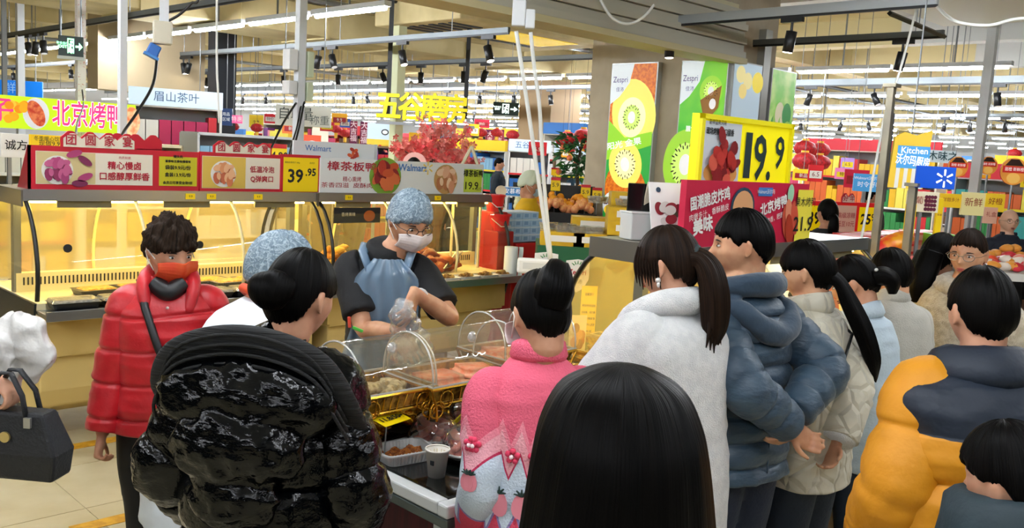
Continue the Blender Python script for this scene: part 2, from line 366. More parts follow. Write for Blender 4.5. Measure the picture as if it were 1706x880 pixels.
# ---------------------------------------------------------------- track rails with spotlights
RAILM = mat('#6f7578', .4, .5); SPOTM = mat('#14161a', .4)
LENS_ON = mat('#fff3d8', .3, em=14); LENS = mat('#d8dade', .2, em=.6)
def spot(p, az, tilt, label, on=False, s=1.0, m=SPOTM):
    t = root('track_spotlight', p, az, label, 'spotlight', 'track spotlights'); t.scale = (s, s, s)
    key = ('spot', on, round(tilt))
    if key not in _M:
        hd = MB(); Q = Matrix.Rotation(R(tilt), 4, 'X'); c = Vector((0, 0, -.13))
        def T(z): return c + Q.to_3x3() @ Vector((0, 0, z))
        b1 = MB().bx(-.02, .02, -.09, .09, -.035, 0); b2 = MB().cyl((0, 0, -.03), (0, 0, -.125), .011, n=8)
        b3 = MB().tube([T(.03), T(.028), T(-.13), T(-.132)], [.03, .042, .042, .036], 14); b4 = MB().tube([T(-.131), T(-.135)], [.035, .034], 14)
        _M[key] = [b1.mesh('adapter'), b2.mesh('stem'), b3.mesh('head', True), b4.mesh('lens')]
        for me, mm in zip(_M[key], (m, m, m, LENS_ON if on else LENS)): me.materials.append(mm)
    for n, me in zip(('adapter', 'stem', 'head', 'lens'), _M[key]):
        o = bpy.data.objects.new(n, me); C.objects.link(o); o.parent = t
def rail(name, label, a, b, z, spots, where, w=.035, h=.05, m=RAILM, rods=2.0, s=1.0):
    p, q = atZ(*a, z), atZ(*b, z); d = q - p; L = d.length; az = math.atan2(d.y, d.x)
    t = root('track_rail', p, az, label, 'rail'); MB().bx(0, L, -w / 2, w / 2, 0, h).build('channel', m, t); MB().bx(0, L, -w * .3, w * .3, -.018, 0).build('conductor_strip', SPOTM, t)
    for k in range(int(L / rods) + 1):
        x = min(L - .15, .2 + k * rods); MB().cyl((x, 0, h), (x, 0, CZ - z), .005, n=5).build('hanging_rod', GREYM, t)
    lo, hi = 0., 1.
    pa, pb = pix(p), pix(q)
    for i, sp in enumerate(spots):
        px = sp[0]; lo, hi = 0., 1.
        for _ in range(30):
            mid = (lo + hi) / 2; v = pix(p + d * mid)
            if (v[0] < px) == (pa[0] < pb[0]): lo = mid
            else: hi = mid
        spot(p + d * lo - Vector((0, 0, .018)), (az - R(90)) + (R(sp[3]) if len(sp) > 3 else 0), sp[1], 'black track spotlight, %s counted along the rail %s' % (ordw(i), where), len(sp) > 2 and sp[2], s)
rail('rail', 'long grey track rail over the deli cases beside the exit sign', (-60, 73), (440, -6), 2.95, [(47, 25), (60, -20, True), (72, 15)], 'over the exit sign')
rail('rail', 'grey track rail that ends above the yellow characters', (-40, 117), (848, 54), 2.95, [(22, 20), (118, 10), (148, 15), (172, -15), (219, 20), (293, -25), (306, 20), (315, -30, True), (481, 22), (531, -20), (554, 25), (671, 20, True), (814, 22, True)], 'that ends above the yellow characters')
rail('rail', 'thin grey track rail in front of the yellow characters', (180, 125), (1012, 96), 2.98, [(215, 8), (276, -22), (346, -20), (473, 5), (564, 0), (638, 35), (702, 0), (774, 0), (810, -25)], 'in front of the yellow characters')
rail('rail', 'dark track rail behind the yellow characters', (300, 157), (1012, 146), 2.92, [(310, 15), (344, -10), (382, 10), (405, -15), (443, 5), (589, 5), (612, 30), (745, 0), (800, 0, True), (857, 0, True), (918, 12), (985, 18)], 'behind the yellow characters', s=1.0)
rail('rail', 'white topped track rail before the fruit posters', (1042, 47), (1562, 7), 2.95, [(1118, 3, True), (1321, -8, True)], 'before the fruit posters', h=.07, m=mat('#a9b0b4', .4, .4))
rail('rail', 'black track rail behind the fruit poster column', (1160, 80), (1572, 60), 2.95, [(1506, -10, True)], 'behind the fruit poster column')
rail('rail', 'grey track rail over the red price boards', (1312, 143), (1730, 137), 2.95, [(1351, -20), (1458, 30), (1664, 8)], 'over the red price boards', w=.06, h=.08)
rail('rail', 'far dark track rail past the price boards', (1312, 196), (1730, 194), 2.9, [(1335, 10), (1402, -15), (1448, 20), (1575, -5), (1617, 10), (1676, 5)], 'past the price boards')
rail('rail', 'distant track rail across the far hall', (560, 186), (1000, 186), 2.9, [(655, 10), (700, -15), (760, 12), (790, 5), (905, 5), (960, -12)], 'across the far hall')
t = root('track_rail', atZ(1482, 22, 2.95), 0, 'short black link rail joining two track rails', 'rail'); q = atZ(1574, 61, 2.95) - atZ(1482, 22, 2.95)
MB().tube([(0, 0, 0), tuple(q)], .02, 4).build('channel', SPOTM, t); MB().cyl((q.x * .5, q.y * .5, 0), (q.x * .5, q.y * .5, CZ - 2.95), .005, n=5).build('hanging_rod', GREYM, t)

# ---------------------------------------------------------------- poles, drop boxes, cables
def pole(label, px, py, F, w, z0, z1=CZ, m=WPAINT, name='service_pole', cover=None):
    p = atF(px, py, F); t = root(name, (p.x, p.y, z0), 0, label, 'pole'); MB().bx(-w / 2, w / 2, -w / 2, w / 2, 0, z1 - z0).build('shaft', m, t, bev=.004)
    MB().bx(-w * .9, w * .9, -w * .9, w * .9, z1 - z0 - .02, z1 - z0).build('top_plate', m, t)
    if z0 < .1: MB().bx(-w, w, -w, w, 0, .012).build('foot_plate', m, t)
    return t
pole('white square service pole behind the first red menu board', 204, 110, 6.75, .055, 0)
t = pole('white square service pole with junction boxes behind the duck board', 500, 100, 6.9, .065, 0)
for z, w in ((2.3, .15), (2.12, .1)): MB().bx(-.12, -.045, -.05, .05, z, z + w).build('junction_box', WHITE, t, bev=.006); MB().bx(.045, .1, -.04, .04, z - .04, z + w).build('socket_box', mat('#cdd8b8', .5), t, bev=.006)
pole('thin white pole with red print beside the exit sign', 134, 110, 9.6, .085, 0, m=mat('#e6dfda', .5, alt='#d08a80', sc=60, lo=.62, hi=.66))
pole('slim white pole before the blue wall banner', 34, 130, 12.2, .09, 0)
pole('pale green post carrying the yellow characters', 661, 190, 11.15, .12, 0, 3.55, m=mat('#d7dcb0', .5))
pole('white ceiling pole above the round fruit signs', 1637, 200, 9.3, .09, 0)
# power drop with blue socket
p = atF(273, 60, 6.6); t = root('power_drop', p, R(-20), 'white ceiling power drop with a blue plug socket at its end', 'power drop')
MB().bx(-.03, .03, -.03, .03, .08, CZ - p.z).build('conduit', WPAINT, t); MB().bx(-.075, .055, -.05, .05, -.06, .1).build('socket_box', mat('#d8d2bd', .5), t, bev=.01)
Q = Matrix.Rotation(R(25), 3, 'Y')
MB().box((-.07, 0, -.11), (.085, .08, .09), M=Q).build('plug', mat('#1f66b8', .4), t, bev=.01); MB().box((-.085, 0, -.15), (.11, .1, .02), M=Q).build('plug_rim', mat('#3d86d4', .4), t, bev=.004)
p = atF(870, 30, 5.4); t = root('cable_drop_box', p, R(-45), 'white double junction box on a ceiling conduit above the pink sweater', 'junction box')
MB().bx(-.06, .02, -.03, .03, -.05, .1).build('housing', WPAINT, t, bev=.008); MB().bx(.02, .075, -.03, .03, -.06, .05).build('side_box', WPAINT, t, bev=.008); MB().bx(-.04, .03, -.025, .025, .1, CZ - p.z).build('conduit', WPAINT, t)
CABW = mat('#e7e8e2', .4); CABB = mat('#0c0c0e', .4)
def cable(label, pts, r, m, F=None, n=6, name='power_cable'):
    P = [atF(a[0], a[1], a[2] if len(a) > 2 else F) for a in pts]
    S = []
    for i in range(len(P) - 1):
        a, b, c, d = P[max(i - 1, 0)], P[i], P[i + 1], P[min(i + 2, len(P) - 1)]
        for k in range(6):
            u = k / 6; S.append(.5 * ((2 * b) + (c - a) * u + (2 * a - 5 * b + 4 * c - d) * u * u + (3 * b - a - 3 * c + d) * u ** 3))
    S.append(P[-1]); base = S[-1].copy()
    o = MB().tube([s - base for s in S], r, n).build(name, m, smooth=True, loc=base); return tag(o, label, 'cable')
cable('white cable from the junction box to the left end of the socket board', [(860, 52), (878, 170), (897, 300), (916, 432)], .014, CABW, 5.4)
cable('white cable hanging straight from the junction box behind the first', [(884, 54), (891, 120), (899, 180), (906, 300), (918, 432)], .013, CABW, 5.4)
t = root('socket_board', atF(893, 443, 5.4), R(-45), 'white multi socket board hanging at the end of two cables', 'socket'); MB().bx(-.115, .115, -.02, .02, -.05, .045).build('housing', mat('#f0f0ec', .35), t, bev=.015); MB().bx(-.08, .08, -.023, -.02, -.02, .02).build('socket_strip', mat('#d8dad6', .4), t)
cable('black cable that loops from the ceiling to the power drop', [(350, -230), (335, -20), (318, 6), (298, 25), (275, 38), (262, 48), (266, 62)], .01, CABB, 6.6)
cable('black cable hanging from the blue plug to the first red board', [(262, 92, 6.6), (255, 140, 6.45), (230, 185, 6.3), (205, 222, 6.1), (198, 246, 5.7)], .011, CABB, 6.3)
cable('thin black cord beside the white pole with red print', [(137, 150, 9.55), (139, 175, 9), (129, 205, 7), (126, 236, 5.5)], .008, CABB, 7)
cable('black cord from the junction boxes to the 39.95 board', [(507, 170, 6.9), (498, 215, 6.7), (488, 250, 6.5), (480, 285, 6.25)], .009, CABB, 6.6)
cable('second black cord right beside the cord to the 39.95 board', [(502, 172, 6.9), (495, 212, 6.75), (485, 245, 6.55), (477, 285, 6.25)], .008, CABB, 6.7)
cable('black cord slanting down to the small deer picture', [(493, 172, 6.85), (472, 205, 6.6), (455, 240, 6.4), (443, 266, 6.2)], .009, CABB, 6.6)
cable('white cord hanging before the cream duct', [(362, -250), (361, 80), (363, 150), (365, 205)], .008, CABW, 6.8)
cable('white rope from the track rail to the glass case', [(1527, 14, (atZ(1527, 12, 2.95) - CAM).dot(FH)), (1500, 115, 5.8), (1475, 190, 5.6), (1463, 250, 5.6), (1446, 340, 5.6), (1430, 425, 5.6)], .008, CABW)
cable('white cable sagging from the rail end across the panel', [(1558, 9, (atZ(1558, 8, 2.96) - CAM).dot(FH)), (1585, 32, 5.9), (1610, 40, 5.8), (1650, 42, 5.8), (1690, 32, 5.8), (1730, 30, 5.8)], .011, CABW)
cable('white cable looping under the shutter', [(1000, 0, 7), (1020, 30, 7), (1045, 40, 7), (1070, 30, 7), (1090, 8, 7)], .012, CABW)

# ---------------------------------------------------------------- hanging signs
def board(name, label, cat, p, w, h, rz, m, t=.03, group=None, frame=None, fw_=.015):
    o = root(name, p, rz, label, cat, group); MB().bx(0, w, 0, t, 0, h).build('panel', m, o, bev=.002)
    if frame:
        for a in ((0, w, 0, fw_), (0, w, h - fw_, h), (0, fw_, 0, h), (w - fw_, w, 0, h)): MB().bx(a[0], a[1], -.008, 0, a[2], a[3]).build('frame_bar', frame, o)
    return o
GRN = mat('#0e2620', .4); GLOW = mat('#8effb4', .4, em=2.2)
def exit_sign(label, px, py, F, w, h, rz, glow):
    p = atF(px, py, F); o = board('exit_sign', label, 'sign', p, w, h, rz, GRN, .05, 'exit signs'); MB().bx(-.01, w + .01, -.005, .055, -.03, 0).build('bottom_edge', mat('#b8bdb8', .4), o)
    text(o, 'EXIT', w * .17, h * .45, h * .2, glow, bold=.001); text(o, '安全出口', w * .17, h * .62, h * .14, glow)
    fr = [(-.5, -.8), (.5, -.8), (.5, .8), (-.5, .8)]
    for a in ((.36, .62, .82, .88), (.36, .4, .15, .88), (.58, .62, .15, .88)): rect(o, w * a[0], w * a[1], h * a[2], h * a[3], glow, name='running_figure_frame')
    b = MB(); b.tube([(w * .5, 0, h * .6), (w * .47, 0, h * .42), (w * .54, 0, h * .3), (w * .5, 0, h * .15)], h * .05, 5); b.tube([(w * .47, 0, h * .42), (w * .42, 0, h * .2)], h * .05, 5); b.tube([(w * .43, 0, h * .58), (w * .5, 0, h * .6), (w * .56, 0, h * .5)], h * .04, 5); b.ball((w * .52, 0, h * .71), h * .07, 8, 6)
    b.build('running_figure', glow, o)
    MB().poly([(w * .68, h * .45), (w * .82, h * .45), (w * .82, h * .3), (w * .96, h * .5), (w * .82, h * .7), (w * .82, h * .55), (w * .68, h * .55)]).build('arrow', glow, o, loc=(0, -.004, 0))
    for x in (.1 * w, .9 * w): MB().cyl((x, .025, h), (x, .025, CZ - p.z), .008, n=5).build('hanging_rod', GREYM, o)
exit_sign('dark green exit sign with running figure beside the red printed pole', 97, 92, 9.2, .23, .2, R(-20), GLOW)
W_EX = mat('#e8fff2', .4, em=1.6)
exit_sign('small exit sign with running figure behind the white cables', 821, 191, 15, .42, .21, R(-45), W_EX)
exit_sign('far exit sign beside the red lanterns', 1306, 252, 16, .34, .13, R(-50), W_EX)
# ================================================================ deli cases
PANEL = mat('#d9bb72', .5, alt='#cfae62', sc=3, bump=.03); PANEL2 = mat('#e0c57f', .55); DECK = mat('#f2e3b4', .4); INNER = mat('#f6e8b4', .45)
GLASS = clear('#fffbe9', .07, .02, .03, '#fff6d0'); RG2 = clear('#fffbe2', .12, .04, .12, '#ffeeb0'); RG3 = clear('#fff4cc', .12, .05, .3, '#ffe9a0'); RGLASS = clear('#fff6d8', .05, .1, .34, '#fff2c4'); MULL = mat('#e9dba4', .35); WARM = mat('#ffe9a8', .4, em=CASE, emcol='#ffdf86')  # warm haze of the rear panes paints in the glow of lit glass
EDGE = mat('#0d0f10', .4); DSTEEL = mat('#3a3f42', .35, .8, bump=.06, bsc=6); TOPST = mat('#b9b6a6', .35, .75)
GP = [(.03, .83), (.015, .93), (.02, 1.03), (.045, 1.13), (.085, 1.22), (.14, 1.3), (.215, 1.37)]
def caster(parent, x, y):
    c = root('caster', (x, y, 0)); c.parent = parent
    MB().tube([(0, -.018, .055), (0, .018, .055)], .055, 18).build('wheel', mat('#1a1a1c', .5), c); MB().tube([(0, -.02, .055), (0, .02, .055)], .036, 16).build('hub', mat('#b9bcb8', .4), c)
    MB().bx(-.02, .02, -.03, -.024, .05, .14).bx(-.02, .02, .024, .03, .05, .14).bx(-.03, .03, -.03, .03, .13, .16).build('fork', GREYM, c)
def deli_case(label, x0, x1, y0, panes, D=.9, slot_rows=True, led=True, rg=None):
    L = x1 - x0; t = root('deli_case', (x0, y0, 0), 0, label, 'display case')
    # lower rounded body
    prof = [(.1, .52), (.1, .3), (.13, .2), (.2, .15), (D - .2, .15), (D - .13, .2), (D - .1, .3), (D - .1, .52)]
    MB().loft([[(x, y, z) for y, z in prof] for x in (.04, L - .04)]).build('lower_body', PANEL2, t, bev=.01)
    MB().bx(.02, L - .02, .05, D - .05, .5, .74).build('upper_body', PANEL, t, bev=.006)
    MB().bx(.0, L, .045, .052, .52, .72).build('front_panel', PANEL, t)
    # dark end bands under the glass
    for x in (0, L): MB().loft([[(x + s, 0, .82), (x + s, D, .82), (x + s, D - .05, .62), (x + s, .05, .62)] for s in ((-.012, .004) if x == 0 else (-.004, .012))]).build('end_band', DSTEEL, t)
    MB().bx(0, L, -.15, .05, .76, .785).bx(0, L, -.155, -.14, .745, .8).build('front_ledge', STEEL, t, bev=.003); MB().bx(0, L, D - .05, D + .15, .76, .785).build('rear_ledge', STEEL, t, bev=.003)
    MB().bx(0, L, 0, D, .74, .82).build('deck', DECK, t); MB().bx(.02, L - .02, D / 2 - .03, D / 2 + .03, .82, .93).build('divider', INNER, t)
    if slot_rows:
        sm = MB().bx(-.004, .004, -.003, 0, 0, .045).mesh('slot'); sm.materials.append(DARK); n = min(140, int(L / .024))
        for i in range(n):
            o = bpy.data.objects.new('vent_slot', sm); C.objects.link(o); o.parent = t; o.location = (.06 + i * (L - .12) / n, D / 2 - .0305, .86)
    # frames: end posts, mullions
    for x in (.03, L - .03): MB().bx(x - .02, x + .02, D / 2 - .025, D / 2 + .025, .82, 1.37).build('end_post', GREYM, t)
    bk = [(D - y, z) for y, z in GP]
    for k in range(panes + 1):
        x = k * L / panes
        for P, nm in ((GP, 'front_mullion'), (bk, 'rear_mullion')):
            MB().tube([(min(max(x, .012), L - .012), y, z) for y, z in P], .011 if 0 < k < panes else .013, 6).build(nm, MULL if 0 < k < panes else EDGE, t, smooth=True)
    for k in range(panes):
        a, b = k * L / panes + .012, (k + 1) * L / panes - .012
        MB().grid(lambda u, v: (a + (b - a) * u, *np_i(GP, v)), 2, 14).build('front_pane', GLASS, t, smooth=True)
        MB().grid(lambda u, v: (a + (b - a) * u, *np_i(bk, v)), 2, 14).build('rear_pane', rg or RGLASS, t, smooth=True)
    for x in (.006, L - .006): MB().add([(x, y, z) for y, z in GP + bk[::-1]], [tuple(range(2 * len(GP)))]).build('end_pane', GLASS, t)
    MB().bx(-.015, L + .015, .2, D - .2, 1.37, 1.425).build('top_shelf', TOPST, t, bev=.004); MB().bx(-.017, L + .017, .19, .205, 1.365, 1.43).build('top_edge', STEEL, t)
    MB().bx(.05, L - .05, .24, .28, 1.35, 1.37).build('light_strip', WARM, t); MB().bx(.05, L - .05, D - .28, D - .24, 1.35, 1.37).build('light_strip', WARM, t)
    for x in (-.02, L + .012): MB().bx(x, x + .01, .18, D - .18, 1.335, 1.425).build('end_plate', mat('#76736a', .4, .7), t)
    for k in range(panes):
        x = (k + .55) * L / panes; MB().bx(x - .16, x + .14, .22, .235, 1.325, 1.368).build('lamp_bracket', mat('#6d6a58', .5), t)
    for x in (.12, L - .12):
        for y in (.16, D - .16): caster(t, x, y)
    return t
def np_i(P, v):
    f = v * (len(P) - 1); i = min(int(f), len(P) - 2); u = f - i
    a, b, c, d = P[max(i - 1, 0)], P[i], P[i + 1], P[min(i + 2, len(P) - 1)]
    return tuple(.5 * (2 * b[j] + (c[j] - a[j]) * u + (2 * a[j] - 5 * b[j] + 4 * c[j] - d[j]) * u * u + (3 * b[j] - a[j] - 3 * c[j] + d[j]) * u ** 3) for j in (0, 1))
Y1 = 5.2
X10 = atZ(84, 518, .82).x; X11 = atY(527, 335, Y1 + .2).x; X12 = atY(828, 340, Y1 + .2).x
print('case x', X10, X11, X12)
deli_case('curved glass deli case, nearly empty, behind the woman in red', X10, X11 - .02, Y1, 3)
deli_case('curved glass deli case full of roast meat behind the masked worker', X11 + .02, X12, Y1, 3, rg=RG2)
X30 = 3.15
deli_case('curved glass deli case under the red fried chicken board', X30, X30 + 1.7, 1.92, 3, rg=RG3)
deli_case('far curved glass deli case at the edge behind the plastic bag', X10 - 1.9, X10 - .32, Y1 + .75, 2, slot_rows=False)

# round stickers and hooks seen on the glass
for px, py, cs in ((113, 414, X10), (333, 408, X10)):
    p = atY(px, py, Y1 + .012); o = MB().tube([(0, 0, 0), (0, .004, 0)], .024, 14).build('glass_knob', DARK, loc=p, smooth=False); tag(o, 'dark round finger knob on the glass %s' % ('left of the woman in red' if px < 200 else 'right of the head of the woman in red'), 'knob')

# ---------------------------------------------------------------- menu boards on the cases
RED = mat('#c8142c', .45); DRED = mat('#8e0f20', .5); IVORY = mat('#ece2cd', .5); TXR = mat('#b81a33', .5); LYEL = mat('#e6dc3c', .5); BYEL = mat('#ffdc00', .5); INK = mat('#101418', .5); WBRD = mat('#e9ecec', .45); SIGNW = mat('#f5f3ee', .5)
def food_disc(o, x, z, r, plate, cols, n=16, y=-.004, rs=.28, seed=1):
    rnd = random.Random(seed); disc(o, x, z, r, r * .96, mat(plate, .4), y=y, n=28, name='printed_plate')
    for i in range(n):
        a, d = rnd.uniform(0, 6.28), r * .72 * math.sqrt(rnd.random()); s = r * rs * rnd.uniform(.7, 1.2)
        disc(o, x + d * math.cos(a), z + d * math.sin(a) * .9, s * 1.35, s * .8, mat(rnd.choice(cols), .5), y=y - .0006 * (i + 1), n=10, name='printed_food', rot=rnd.uniform(0, 3))
def on_case(px0, px1, py, Yb, z=1.426):
    a, b = atY(px0, py, Yb), atY(px1, py, Yb); return Vector((a.x, Yb, z)), b.x - a.x
def crest(o, x0, x1, z0, h, n, m, face=None, chars='', y=0):
    pts = [(x0, z0), (x1, z0)]; w = (x1 - x0) / n
    for k in range(n - 1, -1, -1):
        c = x0 + (k + .5) * w
        pts += [(c + w * f, z0 + h * g) for f, g in ((.5, .62), (.34, .78), (.14, .98), (0, 1), (-.14, .98), (-.34, .78), (-.5, .62))]
    MB().poly(pts, .012).build('scalloped_crest', m, o, loc=(0, y, 0))
    if face:
        q = [((p[0] - (x0 + x1) / 2) * .94 + (x0 + x1) / 2, (p[1] - z0 - h * .5) * .78 + z0 + h * .48) for p in pts]
        MB().poly(q).build('crest_face', face, o, loc=(0, y - .003, 0))
        for k, ch in enumerate(chars): text(o, ch, x0 + (k + .5) * w, z0 + h * .47, h * .66, TXR, y=y - .006, bold=.001)
p, w = on_case(48, 331, 322, Y1 + .26)
o = root('menu_board', p, 0, 'red menu board with sliced sausage picture and slow braised meat slogan', 'sign'); h = .245
MB().bx(0, w, 0, .02, 0, h).build('panel', RED, o); MB().loft([[(0, 0, 0), (0, .2, 0), (0, .02, h), (0, 0, h)], [(.012, 0, 0), (.012, .2, 0), (.012, .02, h), (.012, 0, h)]]).build('side_flap', DRED, o)
rect(o, .035, w * .7, .03, h - .03, IVORY); rect(o, .038, w * .36, .033, h - .033, mat('#d9c58e', .5), y=-.004)
food_disc(o, w * .15, h * .45, .085, '#f4efe6', ['#b8487c', '#a13a6c', '#c65f8c', '#93305c'], 22, y=-.006)
for i, (a, b, c) in enumerate(((.24, .84, .3), (.3, .68, -.6), (.3, .3, .4), (.27, .15, 0))): disc(o, w * a, h * b, .045, .02, mat(['#a83c6e', '#7a2450'][i % 2], .5), y=-.012, rot=c)
text(o, '精心慢卤', w * .53, h * .58, .05, TXR, y=-.005, bold=.0012); text(o, '口感醇厚鲜香', w * .53, h * .32, .05, TXR, y=-.005, bold=.0012); text(o, '肉质鲜嫩', w * .53, h * .78, .018, TXR, y=-.005)
rect(o, w * .74, w * .985, .03, h - .035, mat('#c9c01e', .35))
for (s, zz, sz, xx) in (('猪头肉', .86, .02, .86), ('酱香味/五香味/蒜香味', .74, .017, .86), ('袋装9.9元/份', .58, .03, .86), ('盒装13.9元/份', .4, .028, .86), ('会员日可享受全场9折', .2, .02, .86)): text(o, s, w * xx, h * zz, sz, INK, y=-.005, bold=.0006)
crest(o, w * .17, w * .6, h - .01, .1, 4, RED, IVORY, '团圆家宴', y=-.002)
o2 = root('red_crest', p + Vector((w * .55, .3, 0)), 0, 'plain red scalloped board back behind the slow braised meat board', 'sign'); MB().bx(0, w * .34, 0, .015, 0, h).build('panel', RED, o2); crest(o2, 0, w * .34, h - .01, .1, 3, RED)
p, w = on_case(333, 528, 325, Y1 + .25)
o = root('menu_board', p, 0, 'red menu board with chicken feet picture and the price 39.95', 'sign'); h = .25
MB().bx(0, w, 0, .02, 0, h).build('panel', RED, o); rect(o, .01, w * .66, .02, h - .025, IVORY); rect(o, .013, w * .36, .022, h - .028, mat('#e0bd55', .5), y=-.004)
food_disc(o, w * .18, h * .45, .088, '#f7f3ea', ['#e59b6a', '#d77f52', '#f0b98c', '#c96a4a'], 22, y=-.006)
text(o, '低温冷泡', w * .5, h * .58, .045, TXR, y=-.005, bold=.001); text(o, 'Q弹爽口', w * .5, h * .33, .045, TXR, y=-.005, bold=.001)
f = root('price_card', (w * .655, -.012, -.012)); f.parent = o; MB().bx(0, w * .36, 0, .012, 0, h + .02).build('card_frame', RED, f); rect(f, .018, w * .36 - .018, .018, h, BYEL)
text(f, '39', w * .13, h * .48, .125, INK, bold=.003); text(f, '.95', w * .27, h * .6, .07, INK, bold=.002); text(f, '酸辣去骨鸡爪 500g', w * .1, h * .86, .014, INK); text(f, '会员价', w * .28, h * .86, .014, INK)
crest(o, w * .1, w * .58, h - .01, .085, 4, RED, IVORY, '团圆家宴', y=-.002)
p, w = on_case(533, 803, 328, Y1 + .22)
o = root('menu_board', p, 0, 'white menu board with tea smoked duck pictures and price 19.9', 'sign'); h = .245
MB().bx(0, w, 0, .02, 0, h).build('panel', WBRD, o); SC = mat('#b01430', .5); WB = mat('#3a78c0', .5)
text(o, '樟茶板鸭', w * .17, h * .76, .07, SC, y=-.003, bold=.001, w=.42); text(o, '精心熏烤', w * .17, h * .4, .04, SC, y=-.003); text(o, '茶香四溢  皮酥肉嫩', w * .165, h * .22, .04, SC, y=-.003, w=.5)
food_disc(o, w * .36, h * .52, .145, '#7fa83c', ['#8a1f24', '#b83a2a', '#c9562f', '#6e1420', '#d87040'], 24, y=-.004)
text(o, 'Walmart', w * .525, h * .8, .075, WB, y=-.003, bold=.001); YSP = mat('#f3d56a', .5)
def spark(o, x, z, r, m, y=-.004):
    for k in range(6):
        a = k * math.pi / 3 + math.pi / 2; c, s = math.cos(a), math.sin(a)
        MB().poly([(r * .3 * c - r * .09 * s, r * .3 * s + r * .09 * c), (r * .3 * c + r * .09 * s, r * .3 * s - r * .09 * c), (r * c + r * .13 * s, r * s - r * .13 * c), (r * 1.05 * c, r * 1.05 * s), (r * c - r * .13 * s, r * s + r * .13 * c)]).build('spark_ray', m, o, loc=(x, y, z))
spark(o, w * .62, h * .82, .05, YSP); food_disc(o, w * .74, h * .48, .12, '#caa064', ['#e7b592', '#d99a78', '#f0cfae', '#b87a50'], 20, y=-.004)
rect(o, w * .865, w * .99, .02, h - .04, mat('#cfe04a', .4)); text(o, '樟茶板鸭', w * .927, h * .68, .06, INK, y=-.006, bold=.001, w=.21); text(o, '19.9', w * .915, h * .28, .085, INK, y=-.006, bold=.001, w=.14); text(o, '元/只', w * .972, h * .18, .03, INK, y=-.006)
o2 = root('menu_board', p + Vector((-.1, .2, 0)), 0, 'tilted white board with red food print behind the duck board', 'sign'); MB().bx(0, w * .45, 0, .015, 0, h + .11).build('panel', WBRD, o2); text(o2, 'Walmart', w * .13, h + .06, .06, WB, y=-.003); food_disc(o2, w * .32, h + .03, .06, '#e9ecec', ['#c03a2a', '#e06030'], 10)
# shelf price clips
for k, (px, cs) in enumerate(((317, 0), (352, 0), (430, 0), (581, 1), (729, 1))):
    q = atY(px, 339, Y1 + .185); o = root('price_clip', (q.x, Y1 + .188, 1.38), 0, 'small yellow price clip on the case top edge, %s from the red lady' % ORD[k], 'price tag'); MB().bx(-.03, .03, -.006, 0, 0, .035).build('card', BYEL, o); text(o, '9.9', 0, .017, .02, INK, y=-.008)

# ---------------------------------------------------------------- red board, 19.9 sign and cards on the right hand case
PINKR = mat('#c4183f', .45)
p, w = on_case(1137, 1340, 400, 1.92 + .22)
o = root('menu_board', p, 0, 'crimson board advertising crispy fried chicken in slanted white lettering', 'sign'); h = .285
MB().bx(0, w, 0, .03, 0, h).build('panel', PINKR, o); WT = mat('#f4f1ec', .5)
text(o, '国潮脆皮炸鸡', w * .17, h * .72, .062, WT, bold=.002, rot=R(-10), w=.3); text(o, '肉嫩多汁，香酥脆皮', w * .17, h * .52, .032, WT, rot=R(-10), w=.3); text(o, '美味', w * .13, h * .32, .075, WT, bold=.003, rot=R(-10))
text(o, '现炸现卖\n新鲜美味\n香脆可口', w * .26, h * .14, .022, WT); disc(o, w * .42, h * .6, .1, .09, mat('#173a50', .5), name='round_badge'); disc(o, w * .42, h * .6, .085, .075, mat('#d8a070', .5), y=-.006, name='round_badge')
rect(o, w * .54, w * .66, h * .78, h * .92, WB); text(o, 'Walmart沃尔玛', w * .6, h * .85, .024, WT, y=-.006); text(o, '北京烤鸭', w * .68, h * .62, .062, WT, bold=.002, rot=R(-12)); text(o, '皮脆肉香，肥而不腻', w * .7, h * .42, .03, WT, rot=R(-12))
for i, (a, b) in enumerate(((.8, .35), (.84, .3), (.82, .45), (.87, .42), (.83, .2))): disc(o, w * a, h * b, .035, .085, mat(['#c9503a', '#a8341f', '#e08a6a'][i % 3], .45), y=-.006 - i * .001, rot=.25)
disc(o, w * .82, h * .83, .03, .045, mat('#9fd0b0', .5), y=-.006)
rect(o, w * .885, w * 1.03, -.0, h * .9, mat('#efe04a', .45), y=-.008); text(o, '果木烤鸭', w * .957, h * .68, .05, INK, y=-.012, w=.2); text(o, '21.9', w * .95, h * .3, .1, INK, y=-.012, bold=.001, w=.19)
# 19.9 price sign on two posts
a = atY(1156, 318, 2.3); b = atY(1309, 325, 2.3); w = b.x - a.x; z0 = a.z; h = atY(1158, 187, 2.3).z - z0
o = root('price_sign', (a.x, 2.3, z0), 0, 'big yellow framed price sign reading 19.9 with a roast chicken picture', 'sign')
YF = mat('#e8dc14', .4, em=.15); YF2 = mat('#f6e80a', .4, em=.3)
MB().bx(0, w, 0, .04, 0, h).build('panel', YF2, o)
for q in ((0, w, 0, .022), (0, w, h - .022, h), (0, .022, 0, h), (w - .022, w, 0, h)): MB().bx(q[0], q[1], -.016, 0, q[2], q[3]).build('frame_bar', YF, o)
rect(o, .045, w * .425, .04, h - .03, mat('#d3dbe2', .5)); text(o, '皇牌猛男风味', w * .17, h * .9, .024, INK, y=-.006); text(o, '现场烤制 口口留香', w * .2, h * .78, .034, INK, y=-.006, bold=.0006, w=.23)
disc(o, w * .235, h * .24, .14, .06, mat('#d99a4e', .5), y=-.005)
rnd = random.Random(4)
for i in range(30):
    a_ = rnd.uniform(0, 6.28); d = math.sqrt(rnd.random()); disc(o, w * .24 + .1 * d * math.cos(a_), h * .43 + .11 * d * math.sin(a_), rnd.uniform(.025, .055), rnd.uniform(.02, .04), mat(rnd.choice(['#a02624', '#c23a30', '#7a1a1c', '#d8604a', '#8a1c20', '#b83028']), .4), y=-.006 - i * .0005, rot=rnd.uniform(0, 3), n=10)
